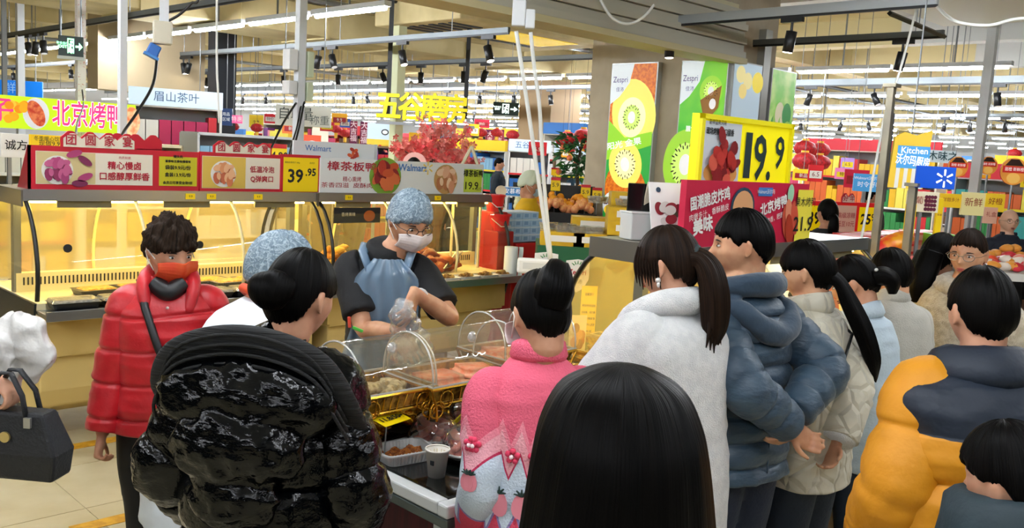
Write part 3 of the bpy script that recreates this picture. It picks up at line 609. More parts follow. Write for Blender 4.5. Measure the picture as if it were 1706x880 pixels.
DB = mat('#14302e', .5); text(o, '1', w * .51, h * .47, .3, DB, bold=.006, w=.06); text(o, '9.', w * .68, h * .45, .3, DB, bold=.006, w=.17); text(o, '9', w * .87, h * .55, .22, DB, bold=.004, w=.09)
for x in (.1, w - .1): MB().cyl((x, .02, 1.43 - z0), (x, .02, 0), .009, n=8).build('post', GREYM, o)
# small things on that case top
p = atY(1088, 392, 2.36); o = root('tent_card', (p.x, 2.36, 1.427), R(-25), 'white tent card with a roast duck photo on the case top', 'card')
MB().loft([[(0, 0, 0), (.2, 0, 0), (.2, .012, 0), (0, .012, 0)], [(0, .07, .26), (.2, .07, .26), (.2, .082, .26), (0, .082, .26)]]).build('front_leaf', SIGNW, o); MB().loft([[(0, .15, 0), (.2, .15, 0), (.2, .162, 0), (0, .162, 0)], [(0, .075, .26), (.2, .075, .26), (.2, .087, .26), (0, .087, .26)]]).build('rear_leaf', mat('#d8cbb0', .6), o)
g = root('print', (0, -.002, 0)); g.parent = o; g.rotation_euler = (R(-15), 0, 0)
for i in range(14): disc(g, .1 + rnd.uniform(-.06, .06), .1 + rnd.uniform(-.06, .06), .03, .022, mat(rnd.choice(['#8e2630', '#b04048', '#6b1820', '#d8d8d0', '#48503a']), .5), y=-.002 - i * .0004, rot=rnd.uniform(0, 3))
disc(g, .04, .235, .012, .012, mat('#1f3a50', .5), y=-.003)
p = atY(1042, 384, 2.5); o = root('tablet_screen', (p.x, 2.5, 1.427), R(-35), 'black tablet screen standing on the case end', 'tablet'); MB().bx(0, .15, 0, .012, .07, .25).build('screen', mat('#0a0a0c', .2), o, bev=.004); MB().bx(.03, .12, .0, .06, 0, .08).build('stand', DARK, o)
p = atY(1022, 405, 2.52); o = root('acrylic_box', (max(p.x, X30 + .02), 2.44, 1.427), R(-20), 'milky acrylic box on the case end before the tablet', 'box'); MB().bx(0, .15, 0, .1, 0, .12).build('walls', mat('#e6e8e4', .3, alpha=.75), o, bev=.006); MB().bx(-.003, .153, -.003, .103, .12, .126).build('lid', mat('#f4f4f0', .3), o)

# ---------------------------------------------------------------- the island with the tasting table
T0 = atZ(745, 851, .78); TX, TY = T0.x, T0.y; print('table corner', TX, TY)
o = root('tasting_table', (TX, TY, 0), 0, 'white framed tasting table with black glass top and dark red skirt', 'table'); TL = X30 - .04 - TX; TD = .56
WF = mat('#d9dcda', .35); MB().bx(.02, TL, .02, TD - .01, .1, .72).build('skirt', mat('#4a0a12', .7, alt='#380609', sc=3, stretch=(20, 20, 1)), o)
MB().bx(.0, TL, 0, .045, .751, .79).build('rim', WF, o, bev=.006); MB().bx(0, .045, .0455, TD + .0, .751, .79).build('rim', WF, o, bev=.006); MB().bx(.046, TL, TD - .045, TD - .001, .751, .79).build('rim', WF, o, bev=.006)
MB().bx(.0, TL, 0, TD, .72, .75).build('tray_base', mat('#5c6664', .3, .5), o, bev=.004)
MB().bx(.055, TL - .01, .06, TD - .05, .75, .785).build('glass_top', mat('#0c0f0e', .08, coat=.6), o, bev=.008)
MB().bx(.004, .05, .004, .06, 0, .72).build('leg', WF, o); MB().bx(.004, .05, TD - .065, TD - .005, 0, .72).build('leg', WF, o); MB().bx(TL - .06, TL - .01, 0, .05, 0, .745).build('leg', WF, o)
MB().loft([[(.05, 0, .745), (.05, .03, .745), (.05, .03, .6), (.05, 0, .6)], [(.16, 0, .745), (.16, .03, .745), (.16, .03, .742), (.16, 0, .742)]]).build('corner_brace', WF, o)
STONE = mat('#1c1a16', .3, alt='#3a3020', sc=7, lo=.45, hi=.62, bump=.3, bsc=14)
FOIL = mat('#b8862a', .12, 1, alt='#16130c', sc=9, lo=.46, hi=.56, bump=.9, bsc=11)
o = root('foil_counter', (TX - .06, TY + TD + .005, 0), 0, 'dark counter riser wrapped in crinkled gold and black foil', 'counter')
MB().bx(0, TL + .06, 0, .5, .8, .825).build('stone_top', STONE, o)
MB().grid(lambda u, v: ((TL + .06) * u, -.004 + .03 * v + .012 * math.sin(u * 60 + v * 9) * (1 - v), .795 + .1 * v), 60, 8).build('foil_skirt', FOIL, o, smooth=True, sol=.004)
MB().grid(lambda u, v: ((TL + .06) * u, .03 + .44 * v, .895 + .01 * math.sin(u * 47) * math.sin(v * 15)), 60, 16).build('foil_cover', FOIL, o, smooth=True, sol=.004)
MB().bx(.02, TL + .04, .04, .46, .825, .885).build('riser', STONE, o); MB().bx(.0, TL + .06, .02, .48, .0, .8).build('cabinet', mat('#3a0b12', .6), o)
FZ = .9

def lump(seed, r, amp, nu=12, nv=8, sq=(1, 1, 1)):
    b = MB().ball((0, 0, 0), (r * sq[0], r * sq[1], r * sq[2]), nu, nv); P = np.array(b.v); n = vnoise(P / r * 1.3 + seed * 7.3, seed) + .5 * vnoise(P / r * 3 + seed, seed + 1)
    P = P * (1 + amp * n)[:, None]; b.v = [tuple(p) for p in P]; return b
GOLD = mat('#d8a63a', .22, 1); CLR = clear('#fffdf4', .13, .04, .05, '#fffbe8', bump=.2, bsc=12); CLR2 = clear('#ffffff', .3, .03, .07)
def dome_tray(label, x, y, rz, L, D, fills, hgt=.16):
    t = root('food_stand', (x, y, FZ), rz, label , 'food stand'); Z = .11
    rim = [(sx * L / 2, sy * D / 2, Z) for sx, sy in ((-1, -1), (1, -1), (1, 1), (-1, 1))]
    MB().tube(rim, .006, 6, closed=True).build('rim_wire', GOLD, t); MB().tube([(p[0] * .86, p[1] * .86, Z - .06) for p in rim], .005, 6, closed=True).build('lower_wire', GOLD, t)
    for sx in (-1, 1):
        for sy in (-1, 1):
            x0, y0 = sx * L * .42, sy * D * .46
            pts = [(x0 + sx * .035 * math.cos(a) * (.5 + .5 * k / 22), y0, .035 + .033 * math.sin(a) * (.5 + .5 * k / 22)) for k, a in ((k, k * .42) for k in range(23))]
            MB().tube(pts, .004, 5).build('scroll_leg', GOLD, t, smooth=True)
            MB().tube([(x0 * .8 + .028 * math.cos(a), y0 * 1.02, .07 + .028 * math.sin(a)) for a in [k * .5 - 1 for k in range(14)]], .0035, 5).build('scroll', GOLD, t, smooth=True)
            MB().tube([(x0, y0, 0), (x0 * 1.04, y0 * 1.02, .05), (sx * L / 2, sy * D / 2, Z)], .005, 6).build('leg_wire', GOLD, t)
    for k in range(9):
        u = -.4 + .1 * k; MB().tube([(u * L, -D / 2, Z), (u * L * .9, -D * .43, Z - .06), (u * L * .9, D * .43, Z - .06), (u * L, D / 2, Z)], .0025, 4).build('basket_wire', GOLD, t)
    b = MB().loft([[(-L * .43, -D * .43, Z - .05), (L * .43, -D * .43, Z - .05), (L * .43, D * .43, Z - .05), (-L * .43, D * .43, Z - .05)], [(-L * .48, -D * .48, Z + .004), (L * .48, -D * .48, Z + .004), (L * .48, D * .48, Z + .004), (-L * .48, D * .48, Z + .004)]], False)
    b.build('tray', mat('#c89a3e', .25, .6, alt='#6a4a18', sc=30), t); MB().bx(-L * .43, L * .43, -D * .43, D * .43, Z - .052, Z - .048).build('tray_floor', mat('#d8b25a', .3, .4, alt='#7a5620', sc=40), t)
    # clear half-round lid
    n = 18; arc = [(math.cos(math.pi * k / n), math.sin(math.pi * k / n) ** .8) for k in range(n + 1)]
    lid = root('clear_lid', (0, 0, Z + .006)); lid.parent = t
    MB().grid(lambda u, v: ((-.5 + v) * L * .98, arc[round(u * n)][0] * D * .49, arc[round(u * n)][1] * hgt), n, 4).build('vault', CLR, lid, smooth=True)
    for s in (-1, 1):
        MB().add([(s * L * .49, a * D * .49, b_ * hgt) for a, b_ in arc], [tuple(range(n + 1))]).build('end_wall', CLR, lid); MB().tube([(s * L * .49, a * D * .49, b_ * hgt) for a, b_ in arc], .004, 5).build('edge', clear('#fffdf0', .3, .05, .35), lid, smooth=True)
    MB().tube([(sx * L * .495, sy * D * .495, 0) for sx, sy in ((-1, -1), (1, -1), (1, 1), (-1, 1))], .005, 5, closed=True).build('lid_rim', clear('#fffdf0', .3, .05, .4), lid)
    MB().ball((0, -D * .3, hgt * .86), (.02, .012, .02), 10, 6).build('lid_knob', clear('#ffffff', .35, .05, .3), lid, smooth=True)
    c, s = math.cos(rz), math.sin(rz)
    for i, (fx, fy, fl, fd, fh, colr, nm, lb) in enumerate(fills):
        b = MB().bx(-fl / 2, fl / 2, -fd / 2, fd / 2, 0, fh); mm = b.mesh('f'); bm = bmesh.new(); bm.from_mesh(mm); bmesh.ops.bevel(bm, geom=bm.edges[:], offset=fh * .42, segments=3, affect='EDGES'); bmesh.ops.subdivide_edges(bm, edges=bm.edges[:], cuts=1, use_grid_fill=True)
        for v in bm.verts: v.co.z += .006 * math.sin(v.co.x * 40) * math.cos(v.co.y * 50)
        bm.to_mesh(mm); bm.free(); mm.polygons.foreach_set('use_smooth', [True] * len(mm.polygons)); mm.materials.append(mat(colr, .35, alt='#e8a07a', sc=30, bump=.3, bsc=70))
        q = bpy.data.objects.new(nm, mm); C.objects.link(q); q.location = (x + fx * c - fy * s, y + fx * s + fy * c, FZ + Z - .045); q.rotation_euler = (0, 0, rz + i * .1); tag(q, lb, 'food', 'coral salmon blocks under clear lids')
SAL = '#e8733f'
def P0(px, py, z): q = atZ(px, py, z); return q.x, q.y
x, y = P0(757, 622, FZ + .11); dome_tray('gold wire basket with wide lid and salmon block in the middle', x, y, R(0), .42, .27, [(-.09, -.02, .19, .16, .06, SAL, 'salmon_block', 'broad coral salmon block in the middle basket, near end'), (.11, .02, .14, .15, .055, SAL, 'salmon_block', 'smaller coral salmon block in the middle basket, far end')])
x, y = P0(862, 582, FZ + .11); dome_tray('gold wire basket farthest along the counter with two salmon blocks', x, y, R(0), .4, .27, [(-.11, 0, .13, .15, .06, SAL, 'salmon_block', 'coral salmon block in the farthest basket, near end'), (.08, 0, .18, .17, .06, '#e57a4c', 'salmon_block', 'coral salmon block in the farthest basket, far end')])
x, y = P0(625, 640, FZ + .11); dome_tray('gold wire basket with dried fish beside the black coat', x, y, R(0), .3, .27, [], .15)
for i in range(7):
    q = lump(i, .05, .3, 10, 6, (1.6, .6, .4)).build('dried_fish', mat('#c9b487', .5, alt='#8a7448', sc=50), smooth=True, loc=(x - .08 + .035 * (i % 5), y - .05 + .04 * (i % 3), FZ + .09 + .012 * (i // 3)), rz=.5 + i); tag(q, 'pale dried fish lying in the basket beside the black coat', 'fish', 'dried fish in a basket')
# table-top things
ZT = .786
def plate_dome(label, px, py, s=1.0, tagc=True):
    x, y = P0(px, py, ZT); t = root('plate_dome', (x, y, ZT), R(20), label, 'dome')
    MB().lathe([(.07 * s, 0), (.1 * s, .022), (.105 * s, .03), (.098 * s, .03), (.068 * s, .008)], 28).build('plate', mat('#2a2420', .2, .3), t, smooth=True)
    MB().lathe([(.07 * s, .012), (.085 * s, .022)], 28).build('paper', mat('#e8e6de', .6), t)
    MB().lathe([(.092 * s, .03), (.09 * s, .05), (.078 * s, .08), (.052 * s, .103), (.02 * s, .113), (.006, .115)], 28, cap=False).build('glass_dome', CLR2, t, smooth=True); MB().tube([(.093 * s * math.cos(a), .093 * s * math.sin(a), .031) for a in [i * .25 for i in range(25)]], .004, 6, closed=True).build('dome_rim', clear('#fff', .3, .05, .3) if False else clear('#ffffff', .3, .05, .3), t, smooth=True)
    MB().lathe([(.005, .115), (.006, .126), (.014, .132), (.015, .14), (.009, .147), (.002, .148)], 14).build('knob', clear('#ffffff', .4, .05, .35), t, smooth=True)
    for i in range(22):
        a = i * 2.4; d = .055 * s * math.sqrt((i % 11) / 11)
        q = lump(i % 5 + 1, .021, .4, 9, 6, (1.5, .7, .6)).build('meat_piece', mat(['#c8604a', '#d8806a', '#b04a3a', '#e09a84'][i % 4], .35, bump=.2), smooth=True, loc=(x + d * math.cos(a), y + d * math.sin(a), ZT + .028 + .018 * (2 if i > 17 else 1 if i > 10 else 0)), rz=a); q.rotation_euler = (.3 * math.sin(a * 3), .4 * math.cos(a * 2), a); tag(q, 'pink roast meat slice under the dome ' + label.split(' dome ')[1].split(',')[0], 'meat', 'meat slices under the dome ' + label.split(' dome ')[1].split(',')[0])
    if tagc: MB().box((.085 * s, -.05, .075), (.05, .004, .05), M=Matrix.Rotation(R(35), 3, 'X') @ Matrix.Rotation(R(30), 3, 'Y')).build('price_tag', BYEL, t)
plate_dome('small clear glass dome beside the ribbed plastic tray', 722, 739, .9)
plate_dome('small clear glass dome nearest the foil, partly behind the pink sleeve', 783, 714, .95)
plate_dome('small clear glass dome on a tall dark base by the paper cup', 776, 764, .9, False)
x, y = P0(672, 765, ZT); t = root('plastic_tray', (x, y, ZT), R(-8), 'ribbed clear plastic tray of brown spice crumbs on the black top', 'tray'); L, D, hh = .175, .125, .04
def rrect(a, b, r, z, n=5):
    out = []
    for cx, cy, s in ((a - r, b - r, 0), (-a + r, b - r, 1), (-a + r, -b + r, 2), (a - r, -b + r, 3)):
        out += [(cx + r * math.cos(s * math.pi / 2 + k * math.pi / 2 / n), cy + r * math.sin(s * math.pi / 2 + k * math.pi / 2 / n), z) for k in range(n + 1)]
    return out
MILK = mat('#eef0ee', .25, alpha=.6); MB().loft([rrect(L / 2 * .86, D / 2 * .84, .02, 0), rrect(L / 2, D / 2, .025, hh), rrect(L / 2 + .01, D / 2 + .01, .03, hh), rrect(L / 2 + .01, D / 2 + .01, .03, hh - .004)], False).build('shell', MILK, t, smooth=False); MB().add(rrect(L / 2 * .86, D / 2 * .84, .02, 0.001), [tuple(range(24))]).build('bottom', MILK, t)
for i in range(12):
    u = -.4 + .8 * i / 11
    for s in (-1, 1): MB().tube([(u * L * .9, s * D * .43, .004), (u * L, s * D * .5, hh)], .003, 4).build('rib', MILK, t)
q = MB().grid(lambda u, v: ((u - .5) * L * .86, (v - .5) * D * .84, .018 + .008 * math.sin(u * 17) * math.cos(v * 13) + random.uniform(-.003, .003)), 40, 30).build('spice_crumbs', mat('#a8641c', .8, alt='#7a3c10', sc=90, bump=.6, bsc=120), None, loc=(x, y, ZT)); q.rotation_euler = (0, 0, R(-8)); tag(q, 'orange brown spice crumbs in the ribbed plastic tray', 'spice', kind='stuff')
x, y = P0(727, 793, ZT); t = root('paper_cup', (x, y, ZT), 0, 'white paper cup of toothpicks with dark printed marks', 'cup')
MB().lathe([(.026, 0), (.036, .086), (.038, .086), (.038, .082), (.034, .082), (.025, .004)], 26, cap=True).build('cup_wall', mat('#e4ddd0', .5), t, smooth=True); MB().tube([(.037 * math.cos(a), .037 * math.sin(a), .086) for a in [i * .2417 for i in range(26)]], .0025, 6, closed=True).build('rolled_rim', mat('#f2ece0', .4), t, smooth=True)
for i in range(16): a = i * 2.4; MB().tube([(.012 * math.cos(a), .012 * math.sin(a), .01), (.026 * math.cos(a), .026 * math.sin(a), .078)], .0012, 4).build('toothpick', mat('#e6d6a4', .6), t)
MB().box((-.03, -.012, .05), (.004, .014, .014)).build('printed_mark', INK, t)
def price_flag(label, px, py, z, rz, w=.11, d=.055, tilt=-30, stand=True, txt='8.8', zb=None):
    x, y = P0(px, py, z); t = root('price_tag', (x, y, z), rz, label, 'price tag'); Q = Matrix.Rotation(R(tilt), 3, 'X')
    MB().box((0, 0, 0), (w, d, .002), M=Q).build('card', BYEL, t); g = text(t, txt, 0, 0, d * .5, INK, bold=.001); g.rotation_euler = (R(-tilt) * -1, 0, 0); g.location = (0, 0, .003)
    if stand: MB().cyl((0, d * .3, -.01), (0, d * .4, (zb or FZ) - z), .0025, n=5).build('wire_stem', GREYM, t)
price_flag('yellow price tag lying over the foil edge beside the black coat', 652, 698, .93, R(12), .12, .06, 12, True, '11.8/50g', .8)
# packed food and notices at the case end
x, y = P0(985, 565, ZT + .02); q = atZ(964, 562, ZT); t = root('notice_card', (q.x, q.y, ZT), R(-38), 'tall yellow card with a printed safety notice', 'notice'); hN = atF(966, 476, (q - CAM).dot(FH)).z - ZT
MB().bx(0, .088, 0, .003, 0, hN).build('card', mat('#f8d000', .5, em=.15), t); MB().bx(0, .088, 0, .05, 0, .003).build('foot', BYEL, t)
for i, (s, zz) in enumerate((('温馨提示', .84), ('烤鸡烫热板温度', .62), ('比较高，请勿触', .49), ('碰，有需要请', .37), ('附近工作人员咨', .25), ('询购买', .12))): text(t, s, .044, hN * zz, .015 if i else .018, INK, bold=.0003, w=.076 if 0 < i < 5 else .05)
q = atZ(946, 590, ZT); t = root('picture_card', (q.x, q.y, ZT), R(-30), 'white card with roast chicken photo behind the pink sweater', 'card'); MB().bx(0, .09, 0, .003, 0, .2).build('card', SIGNW, t); MB().bx(0, .09, 0, .05, 0, .003).build('foot', SIGNW, t)
for i in range(10): disc(t, .045 + rnd.uniform(-.025, .025), .1 + rnd.uniform(-.05, .05), .02, .026, mat(rnd.choice(['#b85a30', '#8a3a1c', '#d88a5a']), .5), y=-.003 - i * .0004)
def pack(label, px, py, rz, s=1.0, lid='#7a5a1a'):
    x, y = P0(px, py, ZT); t = root('food_pack', (x, y, ZT), rz, label, 'food pack'); L, D = .17 * s, .12 * s
    MB().loft([rrect(L / 2 * .85, D / 2 * .85, .015, 0), rrect(L / 2, D / 2, .02, .035)]).build('tray', mat('#d7a62a', .3, alt='#8a5a14', sc=40), t); MB().loft([rrect(L / 2, D / 2, .02, .035), rrect(L / 2 * .95, D / 2 * .95, .02, .045)]).build('film', clear('#fff6d8', .25, .05, .1), t)
    MB().bx(-L * .3, L * .28, -D * .3, D * .3, .0455, .0475).build('label', mat('#e8dca8', .5), t); MB().bx(-L * .26, L * .1, -D * .22, D * .2, .0476, .0482).build('label_print', mat(lid, .5), t)
pack('packed dish with brown label in front of the notice card', 985, 605, R(-20)); pack('packed dish with red label beside the white fleece sleeve', 1010, 588, R(-10), 1.05, '#a0281c'); pack('packed dish with a dark label at the back by the case glass', 1000, 570, R(5), 1., '#241a10'); pack('packed dish behind the pink shoulder', 958, 612, R(-35), .95, '#a82a20')

# ---------------------------------------------------------------- food inside the cases
BL = mat('#121214', .3); LIDM = clear('#f2f4f4', .3, .06, .25, '#dfe2e0')
def black_tray(label, x, y, z, rz=0, L=.24, D=.16, food='#c9a15a', alt='#8a6428', lid=True):
    t = root('food_tray', (x, y, z), rz, label, 'food tray', 'packed trays on the deli cases'); MB().loft([rrect(L / 2 * .9, D / 2 * .88, .015, 0), rrect(L / 2, D / 2, .02, .035), rrect(L / 2 + .006, D / 2 + .006, .02, .036)]).build('tray', BL, t)
    MB().loft([rrect(L / 2 * .9, D / 2 * .88, .015, .03), rrect(L / 2 * .7, D / 2 * .7, .02, .042)]).build('food', mat(food, .5, alt=alt, sc=60, bump=.5, bsc=60), t)
    if lid: MB().loft([rrect(L / 2, D / 2, .02, .037), rrect(L / 2 * .93, D / 2 * .92, .02, .052)]).build('lid', LIDM, t)
for k in range(6): black_tray('black lidded food tray on the front ledge, %s from the case corner' % ORD[k], X10 + .17 + .265 * k, Y1 - .06, .8, R(2 * (k % 3 - 1)), .25, .15, *(('#b9a98a', '#6a5a40'), ('#d8c9a2', '#9a8450'))[k % 2])
for k, (dx, dy) in enumerate(((.38, .18), (.62, .2), (1.2, .16), (1.4, .22), (1.12, .27))): black_tray('open tray of golden chicken inside the first case, %s from its end' % ORD[k], X10 + dx, Y1 + dy, .821, R(5), .24, .16, '#e8b23c', '#b87a1c', False)
WT_ = mat('#eceae2', .4)
for k in range(8):
    x = X12 - .12 - .2 * k; t = root('foam_tray', (x, Y1 - .05, .786), R(3 * (k % 3 - 1)), 'white foam tray of braised snacks on the ledge, %s from the paper roll' % ORD[k], 'food tray', 'foam trays on the ledge')
    MB().loft([rrect(.075, .055, .015, 0), rrect(.09, .065, .02, .028), rrect(.086, .061, .02, .028), rrect(.072, .052, .015, .006)]).build('tray', WT_, t)
    for j in range(7): lump(j + 1, .024, .4, 8, 6, (1.2, .9, .7)).build('snack_piece', mat(['#7a5420', '#a8803a', '#5c3c14', '#c9a85a'][j % 4], .45), t, smooth=True, loc=(.045 * math.cos(j * 2.2) * (j > 0), .03 * math.sin(j * 2.2) * (j > 0), .024 + .012 * (j == 0)))
q = Vector((X12 - .06, Y1 - .06, .786)); t = root('paper_roll', q, 0, 'white paper towel roll standing at the case corner', 'paper roll'); MB().lathe([(.055, 0), (.056, .002), (.056, .24), (.02, .24), (.02, .2)], 22).build('paper', mat('#eef0ea', .7), t, smooth=True); MB().grid(lambda u, v: (.056 + .02 * u + .004 * math.sin(v * 9), -.03 - .03 * u, .24 * v), 3, 10).build('loose_sheet', mat('#eef0ea', .7), t, smooth=True)
def heap(n, name, label, group, cat, cx, cy, z, rx, ry, hz, r, cols, sq, seed, amp=.4):
    rn = random.Random(seed); ms = []
    for i in range(5):
        for c_ in cols:
            me = lump(seed + i, r, amp, 10, 7, sq).mesh(name, True); me.materials.append(mat(c_, .35, bump=.3, bsc=50)); ms.append(me)
    for i in range(n):
        a, d = rn.uniform(0, 6.28), math.sqrt(rn.random()); o = bpy.data.objects.new(name, rn.choice(ms)); C.objects.link(o)
        o.location = (cx + rx * d * math.cos(a), cy + ry * d * math.sin(a), z + r * .3 + hz * (1 - d) * rn.uniform(.5, 1)); o.rotation_euler = (rn.uniform(-.6, .6), rn.uniform(-.6, .6), rn.uniform(0, 6.28)); tag(o, label, cat, group)
q = atY(567, 430, Y1 + .2); heap(46, 'fried_piece', 'golden fried chicken piece heaped inside the second case near the black poster', 'golden fried pieces heap', 'food', q.x, Y1 + .27, .83, .2, .15, .25, .05, ['#e0a02c', '#d08a20', '#f0b848'], (1.5, .6, .5), 3)
heap(30, 'fried_piece', 'brown glazed chicken piece low inside the second case behind the worker', 'brown glazed pieces heap', 'food', q.x + .45, Y1 + .2, .83, .25, .12, .1, .05, ['#c08030', '#a8641c', '#d8a050'], (1.3, .7, .6), 5)
q = atY(705, 430, Y1 + .25); heap(34, 'roast_duck_piece', 'red brown roast duck piece heaped beside the worker elbow', 'roast duck heap', 'food', q.x, Y1 + .26, .83, .28, .16, .16, .065, ['#b04a1a', '#8a2a10', '#c8642a', '#6e2210'], (1.4, .7, .6), 8)
for i in range(5):
    q = atY(748 + 6 * i, 440 - 3 * i, Y1 + .12); o = root('tongs', (q.x, Y1 + .12 + .02 * i, .86), R(30), 'steel tongs leaning on the duck heap, %s in the bundle' % ORD[i], 'tongs'); MB().tube([(-.12, 0, 0), (.12, 0, .09), (.14, 0, .1)], .006, 5).build('upper_arm', STEEL, o); MB().tube([(-.12, 0, 0), (.12, .015, .07), (.14, .01, .09)], .006, 5).build('lower_arm', STEEL, o)
p = atY(565, 362, Y1 + .1); o = board('promo_card', 'black card with roast meat photo stuck inside the glass', 'card', Vector((X11 + .1, Y1 + .13, 1.22)), .4, .11, R(0), INK, .003); disc(o, .3, .05, .05, .04, mat('#b0581c', .5)); text(o, '香烤美味', .12, .06, .03, mat('#e8d8b0', .5))
for i in range(26):
    k = i % 13; o = lump(i % 4, .055, .35, 10, 7, (1.5, .8, .6)).build('roast_chicken', mat(['#c87a24', '#a8561a', '#d89a3c'][i % 3], .35, bump=.3), smooth=True, loc=(X30 + .2 + .2 * (k % 8), 1.92 + (.2 if i < 13 else .68) + .05 * (k % 2), .86)); tag(o, 'roast chicken lying in the case under the red board', 'food', 'roast chickens in the case')
for k in range(6): black_tray('packed roast tray on the customer ledge, %s from the white fleece' % ORD[k], X30 + .25 + .27 * k, 1.86, .8, 0, .24, .15, '#c98a3a', '#7a4a18')
# masked bin under the table corner
x, y = P0(664, 878, .42); t = root('round_bin', (x, y, 0), 0, 'dark bin with grey green rim below the table corner', 'bin'); MB().lathe([(.1, 0), (.13, .4), (.135, .42), (.12, .42), (.095, .02)], 24).build('bucket', mat('#20282a', .4), t, smooth=True); MB().tube([(.13 * math.cos(a), .13 * math.sin(a), .42) for a in [i * .2618 for i in range(24)]], .008, 6, closed=True).build('rim', mat('#4a5c5c', .4), t, smooth=True)
# ================================================================ people
def sm(x, a, b):
    t = min(1, max(0, (x - a) / (b - a))); return t * t * (3 - 2 * t)
def cr(P, n):
    """Catmull-Rom through rows of numbers, n samples in all."""
    P = np.asarray(P, float); k = len(P) - 1; out = []
    for s in range(n):
        f = s / (n - 1) * k; i = min(int(f), k - 1); u = f - i; a, b, c, d = P[max(i - 1, 0)], P[i], P[i + 1], P[min(i + 2, k)]
        out.append(.5 * (2 * b + (c - a) * u + (2 * a - 5 * b + 4 * c - d) * u * u + (3 * b - a - 3 * c + d) * u ** 3))
    return np.array(out)
def sring(c, a, b, n=24, e=2.3, X=Vector((1, 0, 0)), Y=Vector((0, 1, 0))):
    out = []
    for j in range(n):
        t = 2 * math.pi * j / n; co, si = math.cos(t), math.sin(t)
        out.append(Vector(c) + X * (a * math.copysign(abs(co) ** (2 / e), co)) + Y * (b * math.copysign(abs(si) ** (2 / e), si)))
    return out
def head_shape(b, hp, hh, nu=44, nv=32):
    rings = []
    for i in range(1, nv):
        th = math.pi * i / nv; sz = -math.cos(th); cr_ = math.sin(th); ring = []
        for j in range(nu):
            ph = 2 * math.pi * j / nu; x, y, z = .345 * cr_ * math.cos(ph), .43 * cr_ * math.sin(ph), .5 * sz
            t = max(0, -z / .5); x *= 1 - .30 * t ** 1.6
            if y < 0: y *= 1 - .5 * sm(t, .25, 1)
            else: y = y * (1 - .12 * t) + .05 * t
            if y > 0 and cr_ > .2:
                y += .125 * math.exp(-(x / .06) ** 2) * (math.exp(-((z + .1) / .055) ** 2) + .45 * math.exp(-((z + .02) / .08) ** 2))
                y -= .045 * math.exp(-((abs(x) - .15) / .075) ** 2 - ((z - .03) / .055) ** 2)
                y += .022 * math.exp(-((z - .12) / .045) ** 2 - (x / .26) ** 2)
                y += .03 * math.exp(-(x / .1) ** 2) * (math.exp(-((z + .245) / .024) ** 2) + math.exp(-((z + .3) / .026) ** 2))
                y += .035 * math.exp(-(x / .11) ** 2 - ((z + .42) / .055) ** 2); x += .02 * math.copysign(1, x) * math.exp(-((abs(x) - .22) / .08) ** 2 - ((z + .08) / .08) ** 2)
            ring.append(hp(x, y, z))
        rings.append(ring)
    s = len(b.v); b.loft(rings, True)
    for sx in (-1, 1):   # ears: rim and lobe
        for k, (dz, dy, r) in enumerate(((.07, -.05, .05), (.03, -.08, .05), (-.03, -.075, .045), (-.09, -.04, .036), (0, -.03, .05))):
            b.ball(hp(sx * (.372 - .012 * (k == 4)), dy - .02, dz * 1.15 - .03), (r * hh * .55, r * hh * 1.0, r * hh * 1.35), 8, 6)
def add_hand(b, W, d, n, s=1.0, curl=.5, spread=.0, thumb=.7, point=None):
    """Palm, four fingers of unequal length and a thumb; d = towards the fingertips, n = palm normal (fingers curl to it), thumb on the d x n side times sign of s."""
    d = Vector(d).normalized(); n = Vector(n); n = (n - d * n.dot(d)).normalized(); y = d.cross(n) * (1 if s > 0 else -1); s = abs(s)
    W = Vector(W)
    b.loft([sring(W + d * (u * s), a * s, t * s, 12, 2.6, y, n) for u, a, t in ((-.02, .026, .021), (.0, .027, .02), (.03, .036, .018), (.06, .042, .016), (.09, .042, .014), (.1, .036, .011))])
    for k, (oy, L, r) in enumerate(((.031, .068, .0088), (.0105, .077, .009), (-.0105, .071, .0086), (-.030, .055, .0078))):
        p = W + d * (.088 * s) + y * (oy * s); dr = (d + y * ((1.5 - k) * spread)).normalized(); pts = [p - dr * .02 * s, p]; c = curl * (1 + .08 * k); ang = 0
        for f in (.42, .32, .26):
            ang += c * (1.0 if f != .26 else .7); q = dr * math.cos(ang) + n * math.sin(ang); p = p + q * (L * f * s); pts.append(p)
        b.tube([tuple(v) for v in cr([tuple(v) for v in pts], 10)], [max(.004, r * s * (1.1 - .035 * i)) for i in range(10)], 8)
    p = W + d * (.025 * s) + y * (.022 * s); t1 = (d * .62 + y * .75 + n * .3 * thumb).normalized(); t2 = (d * .9 + y * .1 + n * thumb * .6).normalized()
    b.tube([tuple(v) for v in cr([tuple(p - t1 * .01 * s), tuple(p + t1 * .03 * s), tuple(p + t1 * .05 * s + t2 * .012 * s), tuple(p + t1 * .055 * s + t2 * .045 * s)], 8)], [.013 * s, .0125 * s, .0115 * s, .011 * s, .0105 * s, .0098 * s, .0085 * s, .006 * s], 8)
SKIN = mat('#cf9a7c', .5, alt='#bf8768', sc=14, sss=.08); SKINY = mat('#cf9c78', .5, alt='#bd8462', sc=14, sss=.08); SKIND = mat('#b88566', .5, alt='#a87456', sc=14, sss=.05)
